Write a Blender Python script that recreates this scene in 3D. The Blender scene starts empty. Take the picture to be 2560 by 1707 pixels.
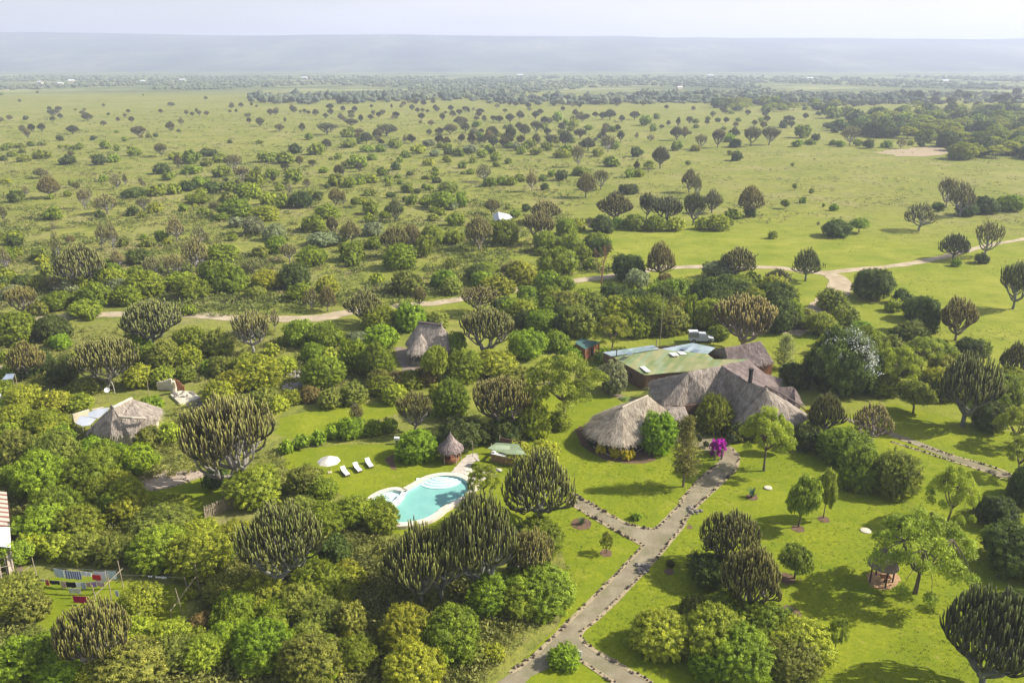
import bpy, bmesh, math, random
import numpy as np
from mathutils import Vector, Matrix, noise
R = math.radians
scene = bpy.context.scene
COL = scene.collection
# ------------------------------------------------------------------ camera
CAM_H = 52.0
FPX = 28 / 36 * 2560
PITCH = math.atan((853.5 - 150) / FPX)
cd = bpy.data.cameras.new('camera'); cd.lens = 28; cd.sensor_width = 36; cd.clip_start = 0.5; cd.clip_end = 90000
cam = bpy.data.objects.new('camera', cd); COL.objects.link(cam)
cam.location = (0, 0, CAM_H); cam.rotation_euler = (R(90) - PITCH, 0, 0)
scene.camera = cam
# ------------------------------------------------------------------ sun and sky
SUN_EL, SUN_VEC = R(38), Vector((1.0, 0.10, 0)).normalized()
sv = Vector((SUN_VEC.x * math.cos(SUN_EL), SUN_VEC.y * math.cos(SUN_EL), math.sin(SUN_EL)))
sd = bpy.data.lights.new('sun', 'SUN'); sd.energy = 5.0; sd.angle = R(0.6); sd.color = (1.0, 0.95, 0.87)
so = bpy.data.objects.new('sun', sd); COL.objects.link(so); so.rotation_euler = sv.to_track_quat('Z', 'Y').to_euler()
w = bpy.data.worlds.new('World'); scene.world = w; w.use_nodes = True
wt = w.node_tree; wt.nodes.clear()
wo = wt.nodes.new('ShaderNodeOutputWorld'); bg = wt.nodes.new('ShaderNodeBackground')
sky = wt.nodes.new('ShaderNodeTexSky'); sky.sky_type = 'NISHITA'; sky.sun_disc = False
sky.sun_elevation = SUN_EL; sky.sun_rotation = math.atan2(SUN_VEC.x, SUN_VEC.y); sky.air_density = 1.0; sky.dust_density = 2.0
# a thin high cloud veil, thicker towards the sun's side
tc = wt.nodes.new('ShaderNodeTexCoord'); mp = wt.nodes.new('ShaderNodeMapping'); mp.inputs['Scale'].default_value = (2.0, 1.2, 14.0)
nz = wt.nodes.new('ShaderNodeTexNoise'); nz.inputs['Scale'].default_value = 1.6; nz.inputs['Detail'].default_value = 5
sx = wt.nodes.new('ShaderNodeSeparateXYZ'); mr = wt.nodes.new('ShaderNodeMapRange')
mr.inputs['From Min'].default_value = -0.6; mr.inputs['From Max'].default_value = 0.6; mr.inputs['To Min'].default_value = 0.55; mr.inputs['To Max'].default_value = 1.0
nr = wt.nodes.new('ShaderNodeMapRange'); nr.inputs['From Min'].default_value = 0.3; nr.inputs['From Max'].default_value = 0.75; nr.inputs['To Min'].default_value = 0.8; nr.inputs['To Max'].default_value = 1.3
mm = wt.nodes.new('ShaderNodeMath'); mm.operation = 'MULTIPLY'; mm.use_clamp = True
mx = wt.nodes.new('ShaderNodeMix'); mx.data_type = 'RGBA'
wt.links.new(tc.outputs['Generated'], mp.inputs['Vector']); wt.links.new(mp.outputs[0], nz.inputs['Vector'])
wt.links.new(tc.outputs['Generated'], sx.inputs[0]); wt.links.new(sx.outputs['X'], mr.inputs['Value'])
wt.links.new(nz.outputs['Fac'], nr.inputs['Value']); wt.links.new(mr.outputs[0], mm.inputs[0]); wt.links.new(nr.outputs[0], mm.inputs[1])
lo_ = wt.nodes.new('ShaderNodeMapRange'); lo_.inputs['From Min'].default_value = .10; lo_.inputs['From Max'].default_value = .55; lo_.inputs['To Min'].default_value = 1.0; lo_.inputs['To Max'].default_value = .12
wt.links.new(sx.outputs['Z'], lo_.inputs['Value']); m2_ = wt.nodes.new('ShaderNodeMath'); m2_.operation = 'MULTIPLY'; wt.links.new(mm.outputs[0], m2_.inputs[0]); wt.links.new(lo_.outputs[0], m2_.inputs[1])
vc = wt.nodes.new('ShaderNodeMix'); vc.data_type = 'RGBA'; vc.inputs['A'].default_value = (3.8, 4.3, 5.9, 1); vc.inputs['B'].default_value = (9.0, 8.55, 9.0, 1)
wt.links.new(mr.outputs[0], vc.inputs['Factor']); wt.links.new(vc.outputs['Result'], mx.inputs['B'])
wt.links.new(m2_.outputs[0], mx.inputs['Factor']); wt.links.new(sky.outputs[0], mx.inputs['A'])
wt.links.new(mx.outputs['Result'], bg.inputs['Color']); bg.inputs['Strength'].default_value = 0.085
wt.links.new(bg.outputs[0], wo.inputs['Surface'])
vs = scene.view_settings; vs.view_transform = 'Standard'; vs.look = 'None'; vs.gamma = 1; vs.use_curve_mapping = False; vs.exposure = 0.68
scene.display_settings.display_device = 'sRGB'
cy = scene.cycles; cy.max_bounces = 5; cy.diffuse_bounces = 2; cy.glossy_bounces = 2; cy.transmission_bounces = 3; cy.transparent_max_bounces = 8
cy.volume_bounces = 2; cy.use_denoising = True; cy.caustics_reflective = False; cy.caustics_refractive = False

# ------------------------------------------------------------------ helpers
def P(x, y, z=0.0):
    """the point at height z that the survey photograph shows at (x, y)"""
    a = (x - 1280) / FPX; b = -(y - 853.5) / FPX
    dy = math.cos(PITCH) + b * math.sin(PITCH); dz = -math.sin(PITCH) + b * math.cos(PITCH)
    t = (z - CAM_H) / dz
    return Vector((a * t, dy * t, z))
def depth(p): return p.y * math.cos(PITCH) - (p.z - CAM_H) * math.sin(PITCH)
def height_for(p, y):
    """height above p (on the ground) whose picture row is y"""
    b = -(y - 853.5) / FPX
    dy = math.cos(PITCH) + b * math.sin(PITCH); dz = -math.sin(PITCH) + b * math.cos(PITCH)
    return CAM_H + dz * p.y / dy - p.z
Z = 860 / 2325.0
PAN = {'A1': (0, 200, Z), 'A2': (850, 200, Z), 'A3': (1700, 200, Z), 'B1': (0, 740, Z), 'B2': (850, 740, Z), 'B3': (1700, 740, Z),
       'C1': (0, 1127, Z), 'C2': (850, 1127, Z), 'C3': (1700, 1127, Z), 'L': (1440, 820, 620 / 2315), 'Q': (760, 1060, 540 / 2352),
       'H': (160, 940, 360 / 2352), 'K': (980, 780, 200 / 1960), 'W': (0, 1380, 520 / 2352), 'S': (0, 0, 1.0), 'G': (2120, 1330, 200 / 1651),
       'M': (1540, 1080, 360 / 1764), 'D': (0, 0, 2560 / 2352), 'N': (370, 930, 430 / 2247), 'E': (0, 1200, 90 / 504), 'F': (500, 1220, 120 / 2352)}
def S(pan, x, y): o = PAN[pan]; return o[0] + x * o[2], o[1] + y * o[2]
def W(pan, x, y, z=0.0): return P(*S(pan, x, y), z)

def mat(name, color=(.5, .5, .5), rough=.8, spec=.3, metal=0.0):
    m = bpy.data.materials.new(name); m.use_nodes = True
    b = m.node_tree.nodes['Principled BSDF']
    b.inputs['Base Color'].default_value = (*color, 1); b.inputs['Roughness'].default_value = rough
    b.inputs['Specular IOR Level'].default_value = spec; b.inputs['Metallic'].default_value = metal
    return m
def nn(m, t, **kw):
    n = m.node_tree.nodes.new(t)
    for k, v in kw.items(): setattr(n, k, v)
    return n
def lk(m, a, b): m.node_tree.links.new(a, b)
def ramp(m, fac, stops):
    r = nn(m, 'ShaderNodeValToRGB'); e = r.color_ramp.elements
    while len(e) < len(stops): e.new(.5)
    for i, (p, c) in enumerate(stops): e[i].position = p; e[i].color = (*c, 1)
    lk(m, fac, r.inputs[0]); return r.outputs[0]
def noise_tex(m, scale, detail=4, vec=None, rough=.55, obj=True, sc=None):
    if vec is None:
        t = nn(m, 'ShaderNodeTexCoord'); vec = t.outputs['Object']
    if sc:
        mpn = nn(m, 'ShaderNodeMapping'); mpn.inputs['Scale'].default_value = sc; lk(m, vec, mpn.inputs[0]); vec = mpn.outputs[0]
    n = nn(m, 'ShaderNodeTexNoise'); n.inputs['Scale'].default_value = scale; n.inputs['Detail'].default_value = detail
    n.inputs['Roughness'].default_value = rough; lk(m, vec, n.inputs['Vector']); return n.outputs['Fac']
def mixc(m, fac, a, b, mode='MIX'):
    x = nn(m, 'ShaderNodeMix', data_type='RGBA', blend_type=mode)
    for i, v in (('Factor', fac), ('A', a), ('B', b)):
        if isinstance(v, (int, float)): x.inputs[i].default_value = v
        elif isinstance(v, tuple): x.inputs[i].default_value = (*v, 1)
        else: lk(m, v, x.inputs[i])
    return x.outputs['Result']
def bump(m, h, strength, dist):
    b = nn(m, 'ShaderNodeBump'); b.inputs['Strength'].default_value = strength; b.inputs['Distance'].default_value = dist
    lk(m, h, b.inputs['Height']); lk(m, b.outputs[0], m.node_tree.nodes['Principled BSDF'].inputs['Normal'])
def base(m, c): lk(m, c, m.node_tree.nodes['Principled BSDF'].inputs['Base Color'])
def noisy(name, c1, c2, scale=3.0, rough=.85, bmp=0.0, spec=.2, sc=None, bs=None):
    m = mat(name, c1, rough, spec); f = noise_tex(m, scale, 6, sc=sc); base(m, ramp(m, f, [(.35, c1), (.65, c2)]))
    if bmp: bump(m, noise_tex(m, bs or scale * 3, 5, sc=sc), .7, bmp)
    return m

class MB:
    """collects vertices, faces, a tint per vertex and a material slot per face; builds ONE mesh"""
    def __init__(s): s.v = []; s.f = []; s.t = []; s.m = []; s.n = 0
    def add(s, v, f, tint=1.0, mi=0):
        v = np.asarray(v, float); s.v.append(v)
        s.f.extend([[i + s.n for i in q] for q in f]); s.m.extend([mi] * len(f))
        t = np.asarray(tint, float); s.t.append(np.full(len(v), float(tint)) if t.ndim == 0 else t)
        s.n += len(v)
    def box(s, c, size, rz=0.0, tint=1.0, mi=0, taper=1.0):
        x, y, z = size[0] / 2, size[1] / 2, size[2] / 2
        p = [(-x, -y, -z), (x, -y, -z), (x, y, -z), (-x, y, -z), (-x * taper, -y * taper, z), (x * taper, -y * taper, z), (x * taper, y * taper, z), (-x * taper, y * taper, z)]
        cr, sr = math.cos(rz), math.sin(rz)
        s.add([(c[0] + a * cr - b * sr, c[1] + a * sr + b * cr, c[2] + d) for a, b, d in p],
              [(0, 3, 2, 1), (4, 5, 6, 7), (0, 1, 5, 4), (1, 2, 6, 5), (2, 3, 7, 6), (3, 0, 4, 7)], tint, mi)
    def tube(s, pts, rad, sides=6, tint=1.0, mi=0, cap=True):
        pts = [Vector(p) for p in pts]; n = len(pts)
        if not hasattr(rad, '__len__'): rad = [rad] * n
        vs_, ts = [], []
        tt = tint if hasattr(tint, '__len__') else [tint] * n
        ref = Vector((0.31, 0.95, 0.05))
        for i, p in enumerate(pts):
            d = (pts[min(i + 1, n - 1)] - pts[max(i - 1, 0)])
            d = d.normalized() if d.length > 1e-9 else Vector((0, 0, 1))
            u = d.cross(ref); u = u.normalized() if u.length > 1e-3 else Vector((1, 0, 0)); v = d.cross(u)
            for k in range(sides):
                a = 2 * math.pi * k / sides
                vs_.append(p + (u * math.cos(a) + v * math.sin(a)) * rad[i]); ts.append(tt[i])
        f = [(i * sides + k, i * sides + (k + 1) % sides, (i + 1) * sides + (k + 1) % sides, (i + 1) * sides + k) for i in range(n - 1) for k in range(sides)]
        if cap: f.append(tuple(range(sides))[::-1]); f.append(tuple((n - 1) * sides + k for k in range(sides)))
        s.add([tuple(q) for q in vs_], f, ts, mi)
    def bar(s, a, b, r, sides=6, tint=1.0, mi=0): s.tube([a, b], r, sides, tint, mi)
    def beam(s, a, b, wd, th, tint=1.0, mi=0):
        a, b = Vector(a), Vector(b); d = (b - a).normalized(); u = d.cross(Vector((0, 0, 1)))
        u = (u.normalized() if u.length > 1e-3 else Vector((1, 0, 0))) * wd / 2; v = d.cross(u).normalized() * th / 2
        q = [a - u - v, a + u - v, a + u + v, a - u + v, b - u - v, b + u - v, b + u + v, b - u + v]
        s.add([tuple(x) for x in q], [(0, 1, 2, 3), (7, 6, 5, 4), (0, 4, 5, 1), (1, 5, 6, 2), (2, 6, 7, 3), (3, 7, 4, 0)], tint, mi)
    def lathe(s, prof, c=(0, 0, 0), seg=20, tint=1.0, mi=0, wob=0.0, rng=None):
        vs_, f = [], []
        for r_, z_ in prof:
            for k in range(seg):
                a = 2 * math.pi * k / seg; q = r_ * (1 + (rng.uniform(-wob, wob) if rng and wob else 0))
                vs_.append((c[0] + q * math.cos(a), c[1] + q * math.sin(a), c[2] + z_))
        for i in range(len(prof) - 1):
            for k in range(seg): f.append((i * seg + k, i * seg + (k + 1) % seg, (i + 1) * seg + (k + 1) % seg, (i + 1) * seg + k))
        f.append(tuple(range(seg))[::-1]); f.append(tuple((len(prof) - 1) * seg + k for k in range(seg)))
        s.add(vs_, f, tint, mi)
    def prism(s, pts, z0, z1, tint=1.0, mi=0):
        n = len(pts); s.add([(p[0], p[1], z0) for p in pts] + [(p[0], p[1], z1) for p in pts],
            [tuple(range(n))[::-1], tuple(range(n, 2 * n))] + [(i, (i + 1) % n, n + (i + 1) % n, n + i) for i in range(n)], tint, mi)
    def ico(s, c, r, sub=1, tint=1.0, mi=0, jit=0.0, rng=random, zmin=None):
        v, f = ICO[sub]; out = []
        for p in v:
            q = 1 + rng.uniform(-jit, jit); z = c[2] + p[2] * r[2] * q
            out.append((c[0] + p[0] * r[0] * q, c[1] + p[1] * r[1] * q, z if zmin is None else max(z, zmin)))
        s.add(out, f, tint, mi)
    def leaves(s, c, n, size, elong=1.0, tint=1.0, mi=0, rng=None):
        """diamond leaf faces: centres c, normals n"""
        c = np.asarray(c); N = len(c); n = n / (np.linalg.norm(n, axis=1, keepdims=True) + 1e-9)
        r = rng.normal(size=(N, 3)); u = np.cross(n, r); u /= (np.linalg.norm(u, axis=1, keepdims=True) + 1e-9); v = np.cross(n, u)
        sz = np.asarray(size).reshape(-1, 1) if np.ndim(size) else size
        q = np.stack([c - u * sz * elong, c - v * sz * .62, c + u * sz * elong, c + v * sz * .62], 1).reshape(-1, 3)
        t = np.repeat(tint, 4) if np.ndim(tint) else tint
        b = s.n; s.v.append(q); s.t.append(t if np.ndim(t) else np.full(4 * N, t))
        idx = (np.arange(4 * N).reshape(N, 4) + b).tolist(); s.f.extend(idx); s.m.extend([mi] * N); s.n += 4 * N
    def mesh(s, name, mats, smooth=False):
        me = bpy.data.meshes.new(name); me.from_pydata(np.concatenate(s.v).tolist(), [], s.f)
        for m in (mats if isinstance(mats, (list, tuple)) else [mats]): me.materials.append(m)
        me.polygons.foreach_set('material_index', s.m)
        if smooth: me.polygons.foreach_set('use_smooth', [True] * len(s.f))
        a = me.attributes.new('tint', 'FLOAT', 'POINT'); a.data.foreach_set('value', np.concatenate(s.t))
        me.update(); return me
    def build(s, name, mats, parent=None, smooth=False, loc=None):
        o = bpy.data.objects.new(name, s.mesh(name, mats, smooth)); COL.objects.link(o)
        if parent: o.parent = parent
        if loc is not None: o.location = loc
        return o
def _ico(sub):
    bm = bmesh.new(); bmesh.ops.create_icosphere(bm, subdivisions=sub, radius=1)
    r = ([tuple(v.co) for v in bm.verts], [tuple(v.index for v in f.verts) for f in bm.faces]); bm.free(); return r
ICO = {1: _ico(1), 2: _ico(2), 3: _ico(3)}
def tag(o, label=None, cat=None, group=None, kind=None):
    if label: o['label'] = label
    if cat: o['category'] = cat
    if group: o['group'] = group
    if kind: o['kind'] = kind
    return o
def empty(name, loc=(0, 0, 0), rz=0.0, label=None, cat=None, group=None):
    o = bpy.data.objects.new(name, None); COL.objects.link(o); o.location = loc; o.rotation_euler = (0, 0, rz); o.empty_display_size = .5
    return tag(o, label, cat, group)
def lmesh(name, me, parent=None):
    o = bpy.data.objects.new(name, me); COL.objects.link(o); o.parent = parent; return o
def up(b):
    return b
LAND = []      # named landmarks for the plants' descriptions
def landmark(pan, x, y, text): LAND.append((W(pan, x, y), text))
# ================================================================== ground, lawns, tracks, hills
def attr(m, name='tint'):
    a = nn(m, 'ShaderNodeAttribute'); a.attribute_name = name; return a.outputs['Fac']
def mat_wild():
    m = mat('wild_grass_ground', rough=1.0, spec=.05)
    geo = nn(m, 'ShaderNodeNewGeometry'); pos = geo.outputs['Position']
    n1 = noise_tex(m, .012, 5, vec=pos); n2 = noise_tex(m, .09, 6, vec=pos); n3 = noise_tex(m, 1.1, 6, vec=pos, rough=.7); n4 = noise_tex(m, .35, 5, vec=pos)
    c = ramp(m, n1, [(.3, (.215, .235, .034)), (.7, (.33, .31, .075))])
    c = mixc(m, ramp(m, n2, [(.42, (0, 0, 0)), (.68, (.85, .85, .85))]), c, (.165, .195, .032))
    # clumps of darker rank grass and bare dry spots
    c = mixc(m, ramp(m, n3, [(.50, (0, 0, 0)), (.66, (.55, .55, .55))]), c, (.09, .11, .025))
    c = mixc(m, ramp(m, n4, [(.62, (0, 0, 0)), (.76, (.6, .6, .6))]), c, (.33, .27, .14))
    n10 = noise_tex(m, .22, 6, vec=pos, rough=.7, sc=(1, 1.5, 1)); n11 = noise_tex(m, .045, 5, vec=pos, rough=.65)
    c = mixc(m, ramp(m, n10, [(.48, (0, 0, 0)), (.60, (.75, .75, .75))]), c, (.125, .155, .030))
    c = mixc(m, ramp(m, n11, [(.50, (0, 0, 0)), (.68, (.6, .6, .6))]), c, (.36, .30, .13))
    # the greener meadow round the track bend, fading into the plain
    vm = nn(m, 'ShaderNodeVectorMath', operation='SUBTRACT'); lk(m, pos, vm.inputs[0]); vm.inputs[1].default_value = (75, 190, 0)
    vs2 = nn(m, 'ShaderNodeVectorMath', operation='MULTIPLY'); lk(m, vm.outputs[0], vs2.inputs[0]); vs2.inputs[1].default_value = (1 / 105, 1 / 95, 0)
    vl = nn(m, 'ShaderNodeVectorMath', operation='LENGTH'); lk(m, vs2.outputs[0], vl.inputs[0]); ad = nn(m, 'ShaderNodeMath', operation='ADD'); lk(m, vl.outputs['Value'], ad.inputs[0])
    n9 = noise_tex(m, .03, 4, vec=pos); lk(m, n9, ad.inputs[1]); mk = nn(m, 'ShaderNodeMapRange'); mk.inputs['From Min'].default_value = 1.75; mk.inputs['From Max'].default_value = 1.1; lk(m, ad.outputs[0], mk.inputs['Value'])
    mw = mixc(m, ramp(m, n2, [(.35, (0, 0, 0)), (.7, (1, 1, 1))]), (.19, .235, .020), (.31, .31, .045)); mw = mixc(m, ramp(m, n10, [(.5, (0, 0, 0)), (.66, (.6, .6, .6))]), mw, (.15, .18, .022)); c = mixc(m, mk.outputs[0], c, mw)
    # far country beyond the plain: mottled woodland and pale fields
    sep = nn(m, 'ShaderNodeSeparateXYZ'); lk(m, pos, sep.inputs[0])
    f = nn(m, 'ShaderNodeMapRange'); f.inputs['From Min'].default_value = 1250; f.inputs['From Max'].default_value = 1550; lk(m, sep.outputs['Y'], f.inputs['Value'])
    n5 = noise_tex(m, .004, 7, vec=pos, sc=(1, 2.2, 1), rough=.62); n6 = noise_tex(m, .02, 4, vec=pos, sc=(1, 3, 1))
    far = ramp(m, n5, [(.38, (.10, .13, .06)), (.5, (.17, .19, .08)), (.6, (.32, .34, .14)), (.72, (.38, .33, .2))])
    far = mixc(m, ramp(m, n6, [(.5, (0, 0, 0)), (.6, (.7, .7, .7))]), far, (.05, .075, .04))
    c = mixc(m, f.outputs[0], c, far); base(m, c)
    bump(m, n3, .8, .35); return m
def mat_lawn():
    m = mat('lawn_grass', rough=1.0, spec=.06); geo = nn(m, 'ShaderNodeNewGeometry'); pos = geo.outputs['Position']
    n1 = noise_tex(m, .12, 5, vec=pos); n2 = noise_tex(m, 2.2, 6, vec=pos, rough=.75); n3 = noise_tex(m, .5, 4, vec=pos); n4 = noise_tex(m, 9, 4, vec=pos)
    c = ramp(m, n1, [(.3, (.19, .235, .011)), (.7, (.31, .33, .022))])
    c = mixc(m, ramp(m, n2, [(.42, (0, 0, 0)), (.68, (.9, .9, .9))]), c, (.13, .175, .009))
    c = mixc(m, ramp(m, n3, [(.56, (0, 0, 0)), (.74, (.45, .45, .45))]), c, (.34, .31, .06))
    c = mixc(m, ramp(m, n4, [(.45, (0, 0, 0)), (.8, (.5, .5, .5))]), c, (.10, .13, .010))
    n5 = noise_tex(m, .28, 6, vec=pos, rough=.7); n6 = noise_tex(m, 1.0, 5, vec=pos, rough=.7)
    c = mixc(m, ramp(m, n5, [(.46, (0, 0, 0)), (.62, (.7, .7, .7))]), c, (.15, .20, .013))
    c = mixc(m, ramp(m, n6, [(.60, (0, 0, 0)), (.70, (.55, .55, .55))]), c, (.33, .28, .10))
    base(m, c); bump(m, n4, .6, .08); return m
M_WILD, M_LAWN = mat_wild(), mat_lawn()
M_TRACK = noisy('dusty_track', (.50, .41, .28), (.36, .29, .18), .35, 1.0, .05, .05, bs=3)
M_PATH = noisy('gravel_path', (.33, .285, .19), (.235, .195, .125), .5, 1.0, .02, .05, bs=12)
_n = noise_tex(M_PATH, .35, 6, rough=.7); _b = M_PATH.node_tree.nodes['Principled BSDF'].inputs['Base Color'].links[0].from_socket
_n2 = noise_tex(M_PATH, 6, 5, rough=.7); base(M_PATH, mixc(M_PATH, ramp(M_PATH, _n2, [(.5, (0, 0, 0)), (.68, (.6, .6, .6))]), mixc(M_PATH, ramp(M_PATH, _n, [(.48, (0, 0, 0)), (.62, (.8, .8, .8))]), _b, (.20, .19, .10)), (.20, .16, .11)))
M_SOIL = noisy('red_soil', (.20, .125, .08), (.13, .085, .055), 1.2, 1.0, .05, .05)
M_EDGE = noisy('pale_edging', (.44, .36, .22), (.30, .24, .14), 2.5, .95, .03, .1)
# ground sheet: one mesh, fine near, coarse far, the escarpment is its own mesh
def grid(name, xs, ys, zf, m, kind='structure'):
    v = [(x, y, zf(x, y)) for y in ys for x in xs]; nx = len(xs)
    f = [(j * nx + i, j * nx + i + 1, (j + 1) * nx + i + 1, (j + 1) * nx + i) for j in range(len(ys) - 1) for i in range(nx - 1)]
    b = MB(); b.add(v, f); return tag(b.build(name, m, smooth=True), kind=kind)
grid('ground', [-12500, -6000, -2000, -600, -200, 0, 200, 600, 2000, 6000, 12500], [-300, -50, 0, 100, 200, 400, 800, 1600, 3200, 6400, 8000], lambda x, y: 0.0, M_WILD)
def hz(x, y):
    s = max(0.0, (y - 3700) / 2900); n = noise.fractal(Vector((x * .00034, y * .0005, 3.1)), 1.0, 2.0, 5)
    n2 = noise.fractal(Vector((x * .0013, y * .0013, 9.1)), 1.0, 2.0, 4)
    side = 20 * math.tanh(-x / 2600)
    top = 226 + side + 17 * noise.noise(Vector((x * .0007, 0, 5))) + 5 * noise.noise(Vector((x * .003, 2, 5)))
    prof = 0.06 * s + 0.94 * (3 * min(s, 1) ** 2 - 2 * min(s, 1) ** 3)
    terr = prof * top * (1 + .45 * n * (1 - min(s, 1))) + 11 * n2 * min(1, s * 6) * (1 - .85 * min(s, 1))
    return min(terr, top + 4) - 2
def mat_hill():
    m = mat('hill_slopes', rough=1, spec=0.0); geo = nn(m, 'ShaderNodeNewGeometry'); pos = geo.outputs['Position']
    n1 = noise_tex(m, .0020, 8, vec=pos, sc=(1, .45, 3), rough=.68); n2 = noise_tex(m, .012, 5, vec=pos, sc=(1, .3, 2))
    c = ramp(m, n1, [(.38, (.025, .045, .05)), (.48, (.07, .10, .08)), (.58, (.15, .18, .12)), (.70, (.27, .25, .19))])  # dark slopes tinted blue: some distance haze put into the colour
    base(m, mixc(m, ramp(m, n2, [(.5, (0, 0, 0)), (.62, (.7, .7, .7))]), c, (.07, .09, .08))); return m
grid('hills', list(np.linspace(-6500, 6500, 120)), list(np.concatenate([np.linspace(2650, 6700, 60), [7600]])), hz, mat_hill())
# far wood: thousands of crowns that read as one mass
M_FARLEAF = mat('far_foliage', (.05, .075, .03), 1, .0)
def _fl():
    m = M_FARLEAF; t = attr(m); base(m, ramp(m, t, [(0, (.085, .105, .08)), (.5, (.125, .15, .095)), (1, (.19, .21, .12))]))  # crowns paled and greyed: distance haze put into the leaf colour
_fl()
rng = np.random.default_rng(5)
def blobs(name, spots, mat_, label=None):
    b = MB()
    for x, y, z, w_, h_, t in spots:
        rr = random.Random(int(x * 7 + y))
        for q in range(2):
            k = rr.uniform(.55, .9); b.ico((x + rr.uniform(-.35, .35) * w_, y + rr.uniform(-.3, .3) * w_, z + h_ * .45), (w_ / 2 * k, w_ / 2 * k, h_ * .5 * rr.uniform(.7, 1.1)), 1, min(1, t * rr.uniform(.8, 1.2)), 0, .3, rr)
    o = b.build(name, mat_); return tag(o, label, None, None, 'stuff')
sp = []
def wood(x0, x1, y0, y1, n, wr, dens=None):
    k = 0
    while k < n:
        x, y = S('D', rng.uniform(x0, x1), rng.uniform(y0, y1)); g = P(x, y)
        if noise.noise(Vector((g.x * .004, g.y * .0022, 7))) < (-.12 if dens is None else dens): k += .25; continue
        w_ = rng.uniform(*wr); sp.append((g.x, g.y, max(0, hz(g.x, g.y)) if g.y > 2700 else 0, w_, w_ * rng.uniform(.35, .6), rng.uniform(.35, .9))); k += 1
wood(-40, 2400, 176, 190, 1500, (7, 13), -.3); wood(-40, 2400, 184, 207, 2600, (6, 12), -.2); wood(640, 2400, 204, 224, 1300, (5, 11), -.1); wood(820, 2400, 222, 240, 420, (7, 12), .05)
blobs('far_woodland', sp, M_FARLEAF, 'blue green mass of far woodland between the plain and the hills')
def sheet(name, pts, z, m, kind='structure', jitter=0.0, seed=1, step=2.0):
    """flat sheet with slightly ragged edge"""
    rr = random.Random(seed); q = []
    for i, p in enumerate(pts):
        a, b = p, pts[(i + 1) % len(pts)]; d = math.hypot(b[0] - a[0], b[1] - a[1]); n = max(1, int(d / step)) if jitter else 1
        for k in range(n):
            t = k / n; q.append((a[0] + (b[0] - a[0]) * t + rr.uniform(-jitter, jitter), a[1] + (b[1] - a[1]) * t + rr.uniform(-jitter, jitter)))
    bm = bmesh.new(); vs_ = [bm.verts.new((x, y, z)) for x, y in q]; es = [bm.edges.new((vs_[i], vs_[(i + 1) % len(vs_)])) for i in range(len(vs_))]
    bmesh.ops.triangle_fill(bm, use_beauty=True, use_dissolve=False, edges=es)
    for f in bm.faces:
        if f.normal.z < 0: f.normal_flip()
    me = bpy.data.meshes.new(name); bm.to_mesh(me); bm.free(); me.materials.append(m)
    o = bpy.data.objects.new(name, me); COL.objects.link(o); return tag(o, kind=kind)
def smooth_line(pts, n=6):
    pts = [Vector((p[0], p[1], 0)) for p in pts]; out = []
    for i in range(len(pts) - 1):
        p0, p1, p2, p3 = pts[max(i - 1, 0)], pts[i], pts[i + 1], pts[min(i + 2, len(pts) - 1)]
        for k in range(n):
            t = k / n
            out.append(0.5 * ((2 * p1) + (p2 - p0) * t + (2 * p0 - 5 * p1 + 4 * p2 - p3) * t * t + (3 * p1 - p0 - 3 * p2 + p3) * t ** 3))
    out.append(pts[-1]); return out
def strip(name, pts, wd, z, m, jit=.12, seed=3, n=6, kind='structure'):
    rr = random.Random(seed); l = smooth_line(pts, n); v = []; f = []
    for i, p in enumerate(l):
        d = (l[min(i + 1, len(l) - 1)] - l[max(i - 1, 0)]).normalized(); q = Vector((-d.y, d.x, 0))
        ww = wd[min(int(i / n), len(wd) - 1)] if isinstance(wd, list) else wd
        v.append((*(p + q * (ww / 2 + rr.uniform(-jit, jit))).xy, z)); v.append((*(p - q * (ww / 2 + rr.uniform(-jit, jit))).xy, z))
    f = [(2 * i, 2 * i + 1, 2 * i + 3, 2 * i + 2) for i in range(len(l) - 1)]
    b = MB(); b.add(v, f); return tag(b.build(name, m), kind=kind)
LP = lambda pan, *xy: [W(pan, xy[i], xy[i + 1]) for i in range(0, len(xy), 2)]
# lawns
sheet('lawn', LP('S', 1240, 1010, 1330, 1000, 1420, 965, 1540, 1000, 1700, 1120, 1900, 1060, 2080, 1040, 2230, 1010, 2560, 1090, 2700, 1250, 2760, 1750, 2200, 1860, 1500, 1860,
                     1250, 1700, 1360, 1600, 1420, 1500, 1400, 1380, 1260, 1350, 1000, 1340, 900, 1300, 860, 1240, 770, 1190, 700, 1160, 720, 1130, 900, 1110, 1180, 1110, 1250, 1080), .012, M_LAWN, jitter=.5)
sheet('hut_lawn', LP('S', 690, 1085, 700, 1045, 800, 1020, 900, 1012, 1010, 1000, 1130, 985, 1130, 1010, 1000, 1030, 960, 1045, 860, 1065, 760, 1100), .012, M_LAWN, jitter=.4)
sheet('side_lawn', LP('S', 360, 1240, 380, 1215, 540, 1185, 560, 1240, 520, 1300, 420, 1290), .012, M_LAWN, jitter=.3)
sheet('laundry_lawn', LP('S', 60, 1470, 130, 1440, 330, 1450, 470, 1470, 450, 1560, 330, 1600, 150, 1590, 60, 1540), .014, M_LAWN, jitter=.4)
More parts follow.
